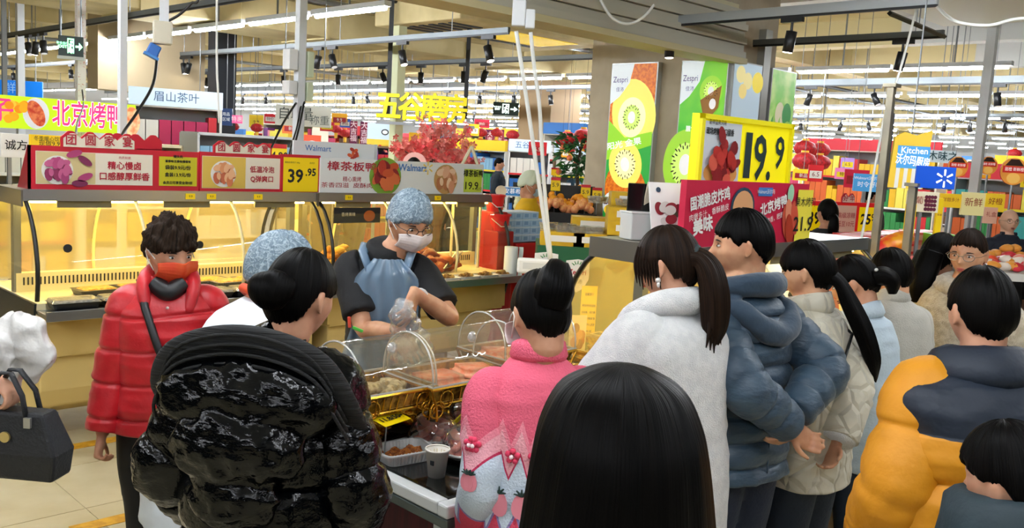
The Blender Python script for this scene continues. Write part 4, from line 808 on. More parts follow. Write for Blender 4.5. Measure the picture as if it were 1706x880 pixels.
def hairmat(c='#040404', c2='#0b0908', rough=.42):
    k = ('hair', c, c2)
    if k in _M: return _M[k]
    m = bpy.data.materials.new('hair'); m.use_nodes = True; nt = m.node_tree; b = nt.nodes['Principled BSDF']; b.inputs['Roughness'].default_value = rough; b.inputs['Specular IOR Level'].default_value = .05
    uv = nt.nodes.new('ShaderNodeUVMap'); mp = nt.nodes.new('ShaderNodeMapping'); mp.inputs['Scale'].default_value = (160, 2.2, 1); n = nt.nodes.new('ShaderNodeTexNoise'); n.inputs['Scale'].default_value = 1; n.inputs['Detail'].default_value = 3
    nt.links.new(uv.outputs[0], mp.inputs[0]); nt.links.new(mp.outputs[0], n.inputs['Vector'])
    r = nt.nodes.new('ShaderNodeValToRGB'); r.color_ramp.elements[0].position = .35; r.color_ramp.elements[1].position = .7; r.color_ramp.elements[0].color = lin(c); r.color_ramp.elements[1].color = lin(c2)
    nt.links.new(n.outputs[0], r.inputs[0]); nt.links.new(r.outputs[0], b.inputs['Base Color'])
    bp = nt.nodes.new('ShaderNodeBump'); bp.inputs['Strength'].default_value = .55; bp.inputs['Distance'].default_value = .004; nt.links.new(n.outputs[0], bp.inputs['Height']); nt.links.new(bp.outputs[0], b.inputs['Normal'])
    _M[k] = m; return m
HAIR = hairmat(); HAIRB = hairmat('#120d0a', '#2c1f17'); HAIRG = hairmat('#17130f', '#3a2c22', .55)
def uvgrid(name, pts, nu, nv, m, parent, ru=1, rv=1):
    """Closed-in-u quad sheet with UVs along strand (v) and across (u)."""
    w = nu; fs = [(j * w + i, j * w + (i + 1) % w, (j + 1) * w + (i + 1) % w, (j + 1) * w + i) for j in range(nv - 1) for i in range(nu)]
    n = len(pts); fs += [tuple(range(w))[::-1], tuple((nv - 1) * w + i for i in range(w))]
    me = bpy.data.meshes.new(name); me.from_pydata([tuple(p) for p in pts], [], fs); uv = me.uv_layers.new(name='UVMap')
    for p in me.polygons:
        quad = len(p.loop_indices) == 4; f0 = p.index
        for li, vi in zip(p.loop_indices, p.vertices):
            i, j = vi % w, vi // w
            u = (w if quad and i == 0 and f0 % w == w - 1 else i) / w
            uv.data[li].uv = (u * ru, j / nv * rv)
    bm = bmesh.new(); bm.from_mesh(me); bmesh.ops.recalc_face_normals(bm, faces=bm.faces); bm.to_mesh(me); bm.free()
    me.polygons.foreach_set('use_smooth', [True] * len(me.polygons)); me.materials.append(m)
    o = bpy.data.objects.new(name, me); C.objects.link(o); o.parent = parent; return o
def hair_cap(parent, hp, hh, m, line=(.42, .3, -.05, -.42, -.62), vol=.075, top=.02, rough=.012, seed=1, back=0, name='hair', curl=0, nu=96, nv=40, side=0, ear=.1):
    """Hair shell over the skull; line = hairline height by bearing from the brow to the nape."""
    az = [0, 55, 78, 106, 124, 180]; line = (line[0], line[1], line[2] if ear is None else ear, line[2] if ear is None else ear - .03, line[3], line[4]); pts = []; rn = np.random.RandomState(seed)
    D = []
    for j in range(1, nv + 1):
        th = math.pi * (1 - j / (nv + 1))
        for i in range(nu):
            ph = 2 * math.pi * i / nu; D.append((math.sin(th) * math.cos(ph), math.sin(th) * math.sin(ph), -math.cos(th)))
    D = np.array(D)[::-1].copy()
    A = np.degrees(np.abs(np.arctan2(D[:, 0], D[:, 1]))); zt = np.interp(A, az, line) + .07 * vnoise(np.stack([np.arctan2(D[:, 0], D[:, 1]) * 15, D[:, 2] * 0, D[:, 2] * 0 + .5], 1), seed + 2) * (A > 20) + .05 * vnoise(np.stack([np.arctan2(D[:, 0], D[:, 1]) * 5, D[:, 2] * 0, D[:, 2] * 0], 1), seed)
    h = np.clip((D[:, 2] - zt + .08) / .16, 0, 1); h = h * h * (3 - 2 * h)
    st = vnoise(np.stack([np.arctan2(D[:, 0], D[:, 1]) * 9, D[:, 2] * 1.4, np.zeros(len(D))], 1), seed + 3) + .6 * vnoise(np.stack([np.arctan2(D[:, 0], D[:, 1]) * 24, D[:, 2] * 2, np.zeros(len(D))], 1), seed + 4)
    ex = vol + top * np.clip(D[:, 2], 0, 1) + back * np.clip(-D[:, 1], 0, 1) + side * np.abs(D[:, 0]) + rough * st
    if curl: ex = ex + curl * vnoise(D * 7, seed + 9) + curl * .6 * vnoise(D * 15, seed + 8)
    s = .86 + (.14 + ex * 2) * h
    jaw = np.clip(-D[:, 2], 0, 1) ** 1.6 * .3
    x = .345 * D[:, 0] * s * (1 - jaw); y = .43 * D[:, 1] * s; z = .5 * D[:, 2] * s
    y = np.where(y < 0, y * (1 - .45 * np.clip((-D[:, 2] - .25) / .75, 0, 1)), y)
    pts = [hp(a, b, c) for a, b, c in zip(x, y, z)]
    return uvgrid(name, pts, nu, nv, m, parent)
def hair_loft(parent, P, m, name='ponytail', n=20, k=26, rough=.12, seed=1, flat=.75, tip=True, fx=(1, 0, 0)):
    """Lock of hair along points (x,y,z,r)."""
    S = cr(P, k); pts = []; rnd = random.Random(seed); ph = [rnd.uniform(0, 6) for _ in range(4)]; u = None
    for i in range(k):
        c = Vector(S[i][:3]); t = Vector(S[min(i + 1, k - 1)][:3]) - Vector(S[max(i - 1, 0)][:3]); t.normalize()
        if u is None: u = Vector(fx)
        u = (u - t * u.dot(t)).normalized(); w = t.cross(u); r = max(.0015, S[i][3])
        for j in range(n):
            a = 2 * math.pi * j / n; q = r * (1 + rough * (math.sin(5 * a + ph[0]) * .6 + math.sin(9 * a + ph[1] + i * .1) * .4))
            pts.append(c + u * (q * math.cos(a)) + w * (q * flat * math.sin(a)))
    return uvgrid(name, pts, n, k, m, parent, .4, 1)

class Fig:
    """One figure: solves its height and place from the pixel of the head top at forward distance F."""
    def __init__(s, label, px, py, F, yaw, H=None, lean=0, hyaw=0, hpitch=0, hroll=0, cap=.018, hs=1.0, cat='person', off=(0, 0)):
        s.lean, s.yaw = lean, yaw; tp = atF(px, py, F); s_off = Vector((off[0], off[1], 0))
        def top(H):
            hh = (.1 + .075 * H) * hs; hip = .5 * H; L = H - hh * .55 - hip
            z = hip + L * math.cos(R(lean)) + hh * .5 * 1.0 + cap; return z, L * math.sin(R(lean)), hh
        lo, hi = .6, 2.4
        for _ in range(40):
            m_ = (lo + hi) / 2
            if top(m_)[0] < tp.z: lo = m_
            else: hi = m_
        s.H = H or lo; _, off, s.hh = top(s.H); H = s.H
        A = R(45 + yaw); f = Vector((math.cos(A), math.sin(A), 0)); g_ = Vector((f.y, -f.x, 0)); base = Vector((tp.x, tp.y, 0)) - f * (off + s_off[1]) - g_ * s_off[0]
        s.t = root('person', base, A - R(90), label, cat); s.M = Matrix.Translation(base) @ Matrix.Rotation(A - R(90), 4, 'Z'); s.Mi = s.M.inverted()
        hip = Vector((0, 0, .5 * H)); s.U = Matrix.Translation(hip) @ Matrix.Rotation(-R(lean), 4, 'X') @ Matrix.Translation(-hip)
        hc = s.U @ Vector((0, 0, H - s.hh * .55)) + s_off; s.neck = s.U @ Vector((0, -.005, .845 * H)) + s_off * .45
        s.Hd = Matrix.Translation(hc) @ Matrix.Rotation(R(hyaw), 4, 'Z') @ Matrix.Rotation(-R(hpitch), 4, 'X') @ Matrix.Rotation(R(hroll), 4, 'Y'); hh = s.hh
        s.hp = lambda x, y, z: s.Hd @ Vector((x * hh, y * hh, z * hh))
        s.sh = {k: s.U @ Vector((k * .092 * H, 0, .776 * H)) for k in (-1, 1)}   # +1 = the figure's right side
        s.arm = {}; print(label[:30], 'H=%.2f' % s.H, 'at %.2f %.2f' % (base.x, base.y))
    def loc(s, px, py, F): return s.Mi @ atF(px, py, F)
    def arms(s, side, wrist=None, hint=(0, -1, -.2), l1=None, l2=None):
        H = s.H; S = s.sh[side]; l1, l2 = .17 * H, .155 * H
        if wrist is None: wrist = S + Vector((side * .045, .05, -.31 * H))
        W = Vector(wrist); d = W - S; L = min(d.length, (l1 + l2) * .995); d.normalize(); W = S + d * L; a = (l1 * l1 - l2 * l2 + L * L) / (2 * L); h = math.sqrt(max(0, l1 * l1 - a * a)); hv = Vector(hint); hv = hv - d * hv.dot(d); hv = hv.normalized() if hv.length > 1e-6 else Vector((0, -1, 0))
        s.arm[side] = (S, S + d * a + hv * h, W); return s
    def body(s, m=SKIN, voxel=.008, bare=0, hands=((-1, None), (1, None)), bust=True, slim=.8):
        """hands: (side, dict(d=, n=, curl=..)); None = hanging naturally."""
        H = s.H; b = MB(); head_shape(b, s.hp, s.hh); hh = s.hh
        nb = s.neck; b.tube([tuple(q) for q in cr([tuple(s.hp(0, -.06, -.12)), tuple(s.hp(0, -.08, -.4)), tuple((s.hp(0, -.08, -.4) + nb) / 2), tuple(nb), tuple(s.U @ Vector((0, 0, .8 * H)))], 12)], [.3 * hh, .28 * hh, .265 * hh, .255 * hh, .25 * hh, .25 * hh, .255 * hh, .26 * hh, .28 * hh, .3 * hh, .33 * hh, .36 * hh], 18)
        st = [(.5, .085, .06), (.58, .075, .055), (.68, .08, .06), (.76, .095, .06), (.805, .1, .05), (.83, .06, .04)]
        b.loft([[s.U @ p for p in sring((0, 0, z * H), a * H * slim * 1.1, d * H * slim * 1.15, 20)] for z, a, d in st])
        for side in (-1, 1):
            if side not in s.arm: s.arms(side)
            S, E, W = s.arm[side]; k = .85 if not bare else 1
            P = cr([(*S, .030 * H * k), (*((S + E) / 2), .029 * H * k), (*E, .0245 * H), (*(E * .6 + W * .4), .0245 * H), (*W, .0165 * H)], 18)
            b.tube([tuple(p[:3]) for p in P], [p[3] for p in P], 14)
        for side, hd in hands:
            S, E, W = s.arm[side]; hd = dict(hd or {}); d = hd.pop('d', W - E); n = hd.pop('n', (-side, .3, 0)); add_hand(b, W, d, n, -side * s.H / 1.68, **hd)
        s.bod = fuse(b, 'body', voxel, m, s.t, 1); return s
    def torso(s, b, st, puff=0, per=.08, n=170, e=2.4, pz=.815):
        H = s.H; P = cr([(z, a, d, yo) for z, a, d, yo in st], n)
        for _ in (0,):
            rings = []
            for z, a, d, yo in P:
                g = 1
                if puff and z < pz:
                    g = 1 + puff * (abs(math.sin(math.pi * z * H / per)) ** .65 - .6)
                    a -= .009 / H * math.exp(-(math.sin(math.pi * z * H / per) / .2) ** 2); d -= .009 / H * math.exp(-(math.sin(math.pi * z * H / per) / .2) ** 2)
                Mx = s.U if z > .5 else Matrix.Identity(4); ll = sm(z, .42, .58); r = sring((0, yo * H, z * H), a * H * g, d * H * g, 60, e)
                rings.append([p.lerp(s.U @ p, ll) for p in r])
            b.loft(rings)
    def sleeve(s, b, side, r=(.05, .048, .044, .042, .036), end=1.0, puff=0, per=.07, n=96, flare=0):
        H = s.H; S, E, W = s.arm[side]; tor = s.U @ Vector((side * .055 * H, 0, .775 * H)); Wn = E + (W - E) * end
        pts = [(*tor, r[0] * H * .9), (*S, r[0] * H), (*((S + E) / 2), r[1] * H), (*E, r[2] * H), (*((E + Wn) / 2), r[3] * H), (*Wn, r[4] * H)]
        P = cr(pts, n); rad = []; acc = 0
        for i, p in enumerate(P):
            if i: acc += np.linalg.norm(P[i][:3] - P[i - 1][:3])
            rad.append(p[3] * (1 + puff * (abs(math.sin(math.pi * acc / per)) ** .65 - .6)) - .007 * math.exp(-(math.sin(math.pi * acc / per) / .2) ** 2) if puff and i > 8 else p[3])
        b.tube([tuple(p[:3]) for p in P], rad, 30)
    def coat(s, m, hem=.4, k=1.0, voxel=.011, puff=0, per=.09, sl=None, slend=1.0, wr=.005, wsc=9, collar=None, extra=None, name='coat', sides=(-1, 1), w=1.0, dp=1.0, seed=1, wst=(1, 1, 2.2), flare=0, sm_=2, shoulder=1.0, post2=None, slm=None, gather=.003, slp=None, pz=.815):
        b = MB(); a = lambda v: v * k * w; d = lambda v: v * k * dp
        st = [(hem, a(.108) + flare, d(.086) + flare, 0), ((hem + .56) / 2, a(.103) + flare * .6, d(.084) + flare * .5, 0), (.57, a(.098), d(.08), 0), (.66, a(.098), d(.079), .0), (.73, a(.1), d(.08), 0), (.768, a(.1) * shoulder, d(.074), -.002), (.798, a(.088) * shoulder, d(.062), -.006), (.824, .068 * (1 + .6 * (k - 1)), .05 * (1 + .4 * (k - 1)), -.004), (.845, .045, .043, 0)]
        s.torso(b, st, puff, per, pz=pz)
        def post(co, nr):
            Q = co * np.array(wst) * wsc; n1 = 1 - 2 * np.abs(vnoise(Q, seed)); n2 = vnoise(Q * 2.3 + 5, seed + 1); co = co + nr * (wr * (.6 * n1 + .4 * n2))[:, None]
            if puff: co = co + nr * (gather * (1 - 2 * np.abs(vnoise(co * np.array((30, 30, 9)), seed + 5))))[:, None]
            return post2(co, nr) if post2 else co
        o = s._skin(b, name, m, post)
        for side in sides:
            if side not in s.arm: s.arms(side)
            b = MB(); s.sleeve(b, side, tuple(x * (1 + .75 * (k - 1)) for x in (sl or (.041, .04, .037, .034, .031))), slend if not isinstance(slend, dict) else slend[side], slp or puff, per); s._skin(b, 'sleeve', slm or m, post)
        if collar:
            z0, z1, r0, r1 = collar; H = s.H; b = MB(); b.tube([tuple(s.U @ Vector((0, yy * H, z * H))) for z, yy in ((z0, -.002), (z0 * .7 + z1 * .3, -.001), (z0 * .4 + z1 * .6, 0.0), (z0 * .1 + z1 * .9, .003), (z1, .004))], [r0 * H * .9, r0 * H, (r0 + r1) / 2 * H, r1 * H, r1 * H * .85], 32); s._skin(b, 'collar', m, post)
        return o
    def _skin(s, b, name, m, post, par=None):
        me = b.mesh(name, True); n = len(me.vertices); co = np.empty(n * 3, np.float32); me.vertices.foreach_get('co', co); co = co.reshape(-1, 3).astype(float); nr = np.empty(n * 3, np.float32); me.vertex_normals.foreach_get('vector', nr)
        me.vertices.foreach_set('co', post(co, nr.reshape(-1, 3).astype(float)).astype(np.float32).ravel()); me.materials.append(m); o = bpy.data.objects.new(name, me); C.objects.link(o); o.parent = par or s.t; return o
    def trousers(s, m, spread=.055, r=(.075, .06, .045, .042), name='trousers', top=.52, voxel=.018, end=.04, wr=.004):
        H = s.H; b = MB(); b.loft([sring((0, 0, z * H), a * H, d * H, 20) for z, a, d in ((.44, .098, .075), (.48, .102, .078), (top, .095, .072))])
        for k in (-1, 1):
            P = cr([(k * .05 * H, 0, .47 * H, r[0] * H), (k * spread * H, .005 * H, .36 * H, r[1] * H * 1.1), (k * spread * H, .005 * H, .26 * H, r[1] * H * .88), (k * spread * H, -.004, .14 * H, r[2] * H), (k * spread * H, -.004, end * H, r[3] * H)], 22); b.tube([tuple(p[:3]) for p in P], [p[3] for p in P], 14)
        o = fuse(b, name, voxel, m, s.t, 1, lambda co, nr: co + nr * (wr * vnoise(co * np.array((14, 14, 9)), 5))[:, None])
        for k in (-1, 1):
            q = MB(); q.loft([sring((k * spread * H, y, z), a, c, 14, 2.6, Vector((1, 0, 0)), Vector((0, 0, 1))) for y, z, a, c in ((-.1, .05, .025, .035), (-.07, .05, .042, .048), (0, .052, .046, .05), (.06, .04, .05, .038), (.12, .034, .048, .032), (.155, .03, .025, .024))]); q.build('shoe', mat('#111214', .5), s.t, smooth=True)
        return o
    def face(s, brow='#1a1310', lips='#b0564c', eyes=True, lid=.010):
        hh = s.hh
        for sx in (-1, 1):
            if eyes:
                MB().ball(s.hp(sx * .15, .365, .025), (.052 * hh, .03 * hh, .018 * hh), 12, 8, s.Hd.to_3x3()).build('eye', mat('#e9e2da', .3), s.t, smooth=True); MB().ball(s.hp(sx * .15, .385, .025), (.024 * hh, .018 * hh, .02 * hh), 10, 6, s.Hd.to_3x3()).build('iris', mat('#16100c', .2), s.t, smooth=True)
                MB().tube([s.hp(sx * (.09 + .03 * k), .382 - .006 * abs(k - 2), .05 + .012 * math.sin(k * .8)) for k in range(5)], .006 * hh, 5).build('eyelid', mat(brow, .6), s.t)
            MB().tube([s.hp(sx * (.07 + .04 * k), .405 - .012 * k * k * .35, .105 + .012 * math.sin(k * .9)) for k in range(5)], [.008 * hh, .012 * hh, .012 * hh, .01 * hh, .005 * hh], 6).build('eyebrow', mat(brow, .8), s.t, smooth=True)
        if lips: MB().ball(s.hp(0, .405, -.25), (.085 * hh, .03 * hh, .018 * hh), 12, 6, s.Hd.to_3x3()).build('upper_lip', mat(lips, .4), s.t, smooth=True); MB().ball(s.hp(0, .405, -.29), (.075 * hh, .03 * hh, .02 * hh), 12, 6, s.Hd.to_3x3()).build('lower_lip', mat(lips, .4), s.t, smooth=True)
    def mask(s, m, m2=None, loops=True):
        def f(u, v):
            x = (u - .5) * .74; z = -.02 - .40 * v; zc = -.21 + (z + .21) * (1 - .35 * (abs(x) / .37) ** 2)
            y = .50 - .66 * abs(x) ** 1.6 * 1.0 - .18 * max(0, abs(v - .4) - .1) ** 1.2 + .085 * math.exp(-(x / .1) ** 2) * (1 - .7 * v); y = min(y, .6) + .006 * math.sin(v * 38)
            return s.hp(x, max(y, .06), zc)
        o = MB().grid(f, 24, 16).build('face_mask', m, s.t, smooth=True, sol=.002)
        for sx in (-1, 1):
            if loops: MB().tube([s.hp(sx * .36, .2, -.06), s.hp(sx * .385, .05, .0), s.hp(sx * .395, -.06, .03), s.hp(sx * .395, -.1, -.03), s.hp(sx * .38, .0, -.15), s.hp(sx * .345, .18, -.28)], .006 * s.hh * 1.6, 5).build('ear_loop', mat('#e9e5e0', .6), s.t, smooth=True)
        return o
    def glasses(s, m):
        for sx in (-1, 1):
            MB().tube([s.hp(sx * .16 + .115 * math.cos(a), .455 - .1 * abs(sx * .16 + .115 * math.cos(a)) , .02 + .085 * math.sin(a)) for a in [k * .393 for k in range(16)]], .007 * s.hh, 5, closed=True).build('lens_rim', m, s.t, smooth=True)
            MB().tube([s.hp(sx * .27, .425, .03), s.hp(sx * .36, .3, .03), s.hp(sx * .38, -.02, .03)], .006 * s.hh, 5).build('temple', m, s.t)
            MB().add([s.hp(sx * .16 + .112 * math.cos(a), .45 - .1 * abs(sx * .16 + .112 * math.cos(a)), .02 + .082 * math.sin(a)) for a in [k * .393 for k in range(16)]], [tuple(range(16))]).build('lens', clear('#ffffff', .1, .02), s.t)
        MB().tube([s.hp(-.05, .45, .03), s.hp(0, .462, .04), s.hp(.05, .45, .03)], .007 * s.hh, 5).build('bridge', m, s.t)
NET = None
def netmat():
    m = bpy.data.materials.new('hairnet'); m.use_nodes = True; nt = m.node_tree; b = nt.nodes['Principled BSDF']; b.inputs['Roughness'].default_value = .45
    tc = nt.nodes.new('ShaderNodeTexCoord'); w = nt.nodes.new('ShaderNodeTexNoise'); w.inputs['Scale'].default_value = 46; w.inputs['Distortion'].default_value = 2.5; w.inputs['Detail'].default_value = 4; nt.links.new(tc.outputs['Object'], w.inputs['Vector'])
    r = nt.nodes.new('ShaderNodeValToRGB'); r.color_ramp.elements[0].position = .46; r.color_ramp.elements[1].position = .62; r.color_ramp.elements[0].color = lin('#6d8290'); r.color_ramp.elements[1].color = lin('#a9bac4'); nt.links.new(w.outputs[0], r.inputs[0]); nt.links.new(r.outputs[0], b.inputs['Base Color'])
    bp = nt.nodes.new('ShaderNodeBump'); bp.inputs['Strength'].default_value = .8; bp.inputs['Distance'].default_value = .01; nt.links.new(w.outputs[0], bp.inputs['Height']); nt.links.new(bp.outputs[0], b.inputs['Normal']); return m
NET = netmat()
def hairnet(f, line=(.42, .25, -.02, -.3, -.45), vol=.1, seed=3, m=None):
    hair_cap(f.t, f.hp, f.hh, HAIR, (.5, .35, .02, -.4, -.6), .05, seed=seed)
    o = hair_cap(f.t, f.hp, f.hh, m or NET, line, vol, .05, .02, seed + 1, .03, 'hairnet', ear=line[2]); return o
def hood_ring(f, pts, rad, m, name='hood', n=16, voxel=None, flat=1.0):
    S = cr([(*p, r) for p, r in zip(pts, rad)], 30); return MB().tube([tuple(p[:3]) for p in S], [p[3] for p in S], n, flat=flat).build(name, m, f.t, smooth=True)
def fabric(c, c2=None, rough=.75, bump=.25, bsc=220, sheen=.2): return mat(c, rough, alt=c2, sc=4, bump=bump, bsc=bsc, sheen=sheen)

# ---- 1 woman in the red padded jacket
REDC = mat('#c40d1c', .45, alt='#ad0a18', sc=5, bump=.35, bsc=26, sheen=.1)
f = Fig('woman in a red padded jacket with orange face mask and short dark curls', 284, 357, 3.3, 198, lean=0, hyaw=30, hpitch=16, cap=.03)
f.arms(1, f.sh[1] + Vector((.09, .05, -.47)), (.3, -1, 0)).arms(-1, f.sh[-1] + Vector((-.06, .1, -.46)), (-.3, -1, 0))
f.body(SKIN, .0065, hands=((1, dict(curl=.9, n=(-1, .1, 0))), (-1, dict(curl=.8, n=(1, .1, 0)))))
f.face('#2a1c14', None); f.mask(mat('#d43a1c', .6, alt='#dc6a1c', sc=5, lo=.45, hi=.7, bump=.2, bsc=30))
def qpost(co, nr):   # quilting: shallow sewn lines across the jacket
    z = co[:, 2]; x = co[:, 0]; ph = (z + .012 * np.sin(x * 11)) / .125; s = np.abs(np.sin(math.pi * ph)); return co + nr * ((-.010 * np.exp(-(s / .16) ** 2)) + .004)[:, None]
f.coat(REDC, hem=.47, k=1.22, puff=0, sl=(.044, .043, .04, .037, .034), slend=.93, wr=.006, wsc=8, post2=qpost, collar=(.82, .86, .062, .056), seed=4, voxel=.009)
H = f.H; o = hood_ring(f, [f.U @ Vector(p) for p in ((-.07, .105, .775 * H), (-.085, .06, .84 * H), (-.06, -.045, .865 * H), (0, -.075, .872 * H), (.06, -.045, .865 * H), (.085, .06, .84 * H), (.07, .105, .775 * H))], [.018, .026, .03, .03, .03, .026, .018], REDC, 'collar')
hood_ring(f, [f.U @ Vector(p) for p in ((-.05, .06, .845 * H), (0, .085, .825 * H), (.05, .06, .845 * H))], [.03, .035, .03], BLACK, 'inner_collar')
f.trousers(mat('#07080a', .8)); hair_cap(f.t, f.hp, f.hh, HAIRG, (.34, .16, -.05, -.45, -.65), .1, .06, .02, 3, .04, curl=.075, ear=.0)
MB().tube([f.U @ Vector(p) for p in ((.07, -.09, .83 * H), (.1, .03, .85 * H), (.075, .125, .79 * H), (.03, .165, .7 * H), (-.03, .17, .6 * H), (-.07, .175, .5 * H))], .014, 6, flat=.45).build('bag_strap', BLACK, f.t, smooth=True)
for z in (.79, .72, .66): MB().ball(f.U @ Vector((0.0, .128, z * H)), (.006, .004, .006), 8, 6).build('snap_button', mat('#d8c8c0', .3, .6), f.t)
PL = mat('#14181e', .6); bt = root('crossbody_bag', f.M @ Vector((-.09, .17, .405 * H)), f.t.rotation_euler.z, 'small black checked crossbody bag at the red jacket hem', 'bag')
MB().bx(-.09, .09, -.03, .03, 0, .17).build('pouch', PL, bt, bev=.012); MB().bx(-.088, .088, .03, .036, .05, .165).build('flap', PL, bt, bev=.003)
for i in range(4): MB().bx(-.07 + .045 * i, -.068 + .045 * i, .0365, .0375, .0, .165).build('check_line', WHITE, bt)
for i in range(3): MB().bx(-.088, .088, .0365, .0375, .06 + .035 * i, .062 + .035 * i).build('check_line', WHITE, bt); MB().ball((.02 * (i - 1), .038, .05 + .03 * i), .005, 8, 6).build('stud', mat('#e8e0d0', .3, .5), bt)

# ---- 2 staff member in white coat and hairnet
WCOAT = mat('#dfe6ee', .7, bump=.3, bsc=18)
f = Fig('staff member in white coat, blue hairnet and orange strap behind the black coat', 468, 384, 2.95, -55, lean=26, hyaw=-15, hpitch=8, cap=.03)
f.body(SKIN, .01).coat(WCOAT, hem=.36, k=1.08, wr=.007, voxel=.013); f.trousers(mat('#22262c', .8)); hairnet(f)
H = f.H; hood_ring(f, [f.U @ Vector(p) for p in ((-.06, .1, .76 * H), (-.075, .03, .84 * H), (-.055, -.06, .857 * H), (0, -.075, .86 * H), (.055, -.06, .857 * H), (.075, .03, .84 * H), (.06, .1, .76 * H))], [.016] * 7, mat('#d9481c', .6), 'apron_strap')

# ---- 3 woman in the shiny black puffer
SHINY = mat('#020304', .14, bump=.55, bsc=30, detail=4, spec=.24, stretch=(1, 1, 1.6)); RIB = mat('#060708', .8, bump=.8, bsc=3, stretch=(1, 1, 60))
f = Fig('woman in a glossy black puffer coat with her dark hair pinned up', 503, 413, 2.25, -8, lean=4, hyaw=-18, hpitch=14, cap=.02, off=(.05, .03))
f.arms(1, f.sh[1] + Vector((.05, .12, -.42)), (.5, -.8, 0)).arms(-1, f.sh[-1] + Vector((-.1, .12, -.41)), (-.7, -.8, 0)); f.body(SKIN, .007)
f.coat(SHINY, hem=.30, k=1.28, w=1.04, dp=1.05, puff=.12, per=.135, sl=(.05, .049, .047, .043, .034), wr=.008, wsc=12, voxel=.008, seed=8, gather=.006, wst=(1, 1, 1.5), shoulder=1.1)
f.trousers(BLACK); H = f.H
hair_cap(f.t, f.hp, f.hh, HAIR, (.45, .25, .02, -.5, -.72), .06, .03, .01, 5, .05)
hair_loft(f.t, [(*f.hp(-.05, -.42, .15), .03), (*f.hp(0, -.53, .1), .055), (*f.hp(.03, -.56, -.05), .05), (*f.hp(.02, -.5, -.18), .025)], HAIR, 'hair_bun', flat=.6)
MB().ball(f.hp(.04, -.64, .0), .012, 8, 6).build('hair_pin', mat('#2a2c34', .3), f.t)
hd = [f.U @ Vector(p) for p in ((-.235, -.02, .715 * H), (-.225, -.115, .775 * H), (-.17, -.15, .832 * H), (-.06, -.155, .858 * H), (.06, -.155, .858 * H), (.17, -.15, .832 * H), (.225, -.115, .775 * H), (.235, -.02, .715 * H))]
b = MB(); S = cr([(*p, r) for p, r in zip(hd, (.028, .036, .042, .044, .044, .042, .036, .028))], 40); b.tube([tuple(p[:3]) for p in S], [p[3] for p in S], 18, flat=.55); o = b.build('ribbed_hood_band', RIB, f.t, smooth=True)
for k in range(4):
    S2 = [(p[0] * (1 + .02 * (k - 1.5)), p[1] - .028 - .004 * k, p[2] - .012 + .014 * (1.5 - k) * 1.6) for p in S[3:-3]]; MB().tube([tuple(q) for q in S2], .0045, 5).build('band_ridge', RIB, f.t, smooth=True)
b = MB()   # the hood lying on the back
for c, r_ in (((0, -.16, .77), (.2, .075, .1)), ((0, -.185, .7), (.165, .075, .1)), ((0, -.185, .62), (.11, .06, .08)), ((-.12, -.15, .77), (.1, .07, .08)), ((.12, -.15, .77), (.1, .07, .08))): b.ball(f.U @ Vector((c[0], c[1], c[2] * H)), r_, 18, 12)
fuse(b, 'hood', .009, SHINY, f.t, 3, lambda co, nr: co + nr * (.007 * (1 - 2 * np.abs(vnoise(co * np.array((20, 20, 30)), 3))) + .003 * vnoise(co * 50, 4))[:, None])
b = MB(); b.tube([f.U @ Vector(p) for p in ((-.07, .0, .83 * H), (0, -.01, .85 * H), (.07, .0, .83 * H))], [.05, .062, .05], 14); b.ball(f.U @ Vector((-.15, -.12, .842 * H)), (.03, .025, .03), 10, 8); fuse(b, 'inner_collar', .01, SHINY, f.t, 2)

# ---- 4 deli worker in hairnet, mask and clear apron
SHIRT = mat('#050609', .8, bump=.2, bsc=40)
f = Fig('deli worker with hairnet, glasses, white mask and clear plastic apron', 684, 311, 3.75, 192, lean=7, hyaw=26, hpitch=24, cap=.035, off=(-.085, .05))
wr_r, wr_l = f.loc(668, 556, 3.45), f.loc(690, 488, 3.5)
f.arms(1, wr_r, (.5, -.6, -.6)).arms(-1, wr_l, (-.5, -.7, -.3))
rh = f.loc(683, 585, 3.4) - wr_r; lh = f.loc(676, 535, 3.42) - wr_l
f.body(SKINY, .0055, bare=1, hands=((1, dict(d=rh, n=(-.5, .2, -.9), curl=.35, spread=.1)), (-1, dict(d=lh, n=(.9, -.2, -.5), curl=.32, spread=.14))))
f.face('#140f0c', None); f.mask(mat('#e9dcd6', .7, bump=.2, bsc=40)); f.glasses(mat('#15100e', .3)); hairnet(f, (.36, .2, -.05, -.3, -.4), .085, 5)
f.coat(SHIRT, hem=.44, k=1.0, wr=.006, voxel=.009, slend={1: 0, -1: 0} if False else 1.0, sides=(), name='polo_shirt', shoulder=1.12, collar=(.815, .862, .06, .05))
for side in (1, -1):
    b = MB(); S, E, W = f.arm[side]; P = cr([(*(f.U @ Vector((side * .06 * f.H, 0, .795 * f.H))), .05 * f.H), (*S, .05 * f.H), (*(S * .6 + E * .4), .047 * f.H), (*(S * .22 + E * .78), .046 * f.H)], 14); b.tube([tuple(p[:3]) for p in P], [p[3] for p in P], 20); fuse(b, 'shirt_sleeve', .01, SHIRT, f.t, 1, lambda co, nr: co + nr * (.004 * vnoise(co * 16, 3))[:, None])
f.trousers(mat('#232c3c', .8)); H = f.H
APR = clear('#b4cde2', .12, .18, .45, '#9cbcd8', bump=.8, bsc=14)
def apr(u, v):
    z = .835 - .47 * v; a = (u - .5) * (1.6 if v < .35 else 1.6 + .6 * sm(v, .35, .6)); wv = .010 * math.sin(u * 31 + v * 7) * (.4 + v)
    if v < .12: a *= .55 + .45 * v / .12
    r1, r2 = np.interp(z, (.36, .5, .6, .7, .8, .84), (.135, .125, .118, .12, .115, .08)) * H, np.interp(z, (.36, .5, .6, .7, .8, .84), (.12, .11, .1, .1, .088, .066)) * H
    return f.U @ Vector((r1 * math.sin(a) , r2 * math.cos(a) + .012 + wv, z * H))
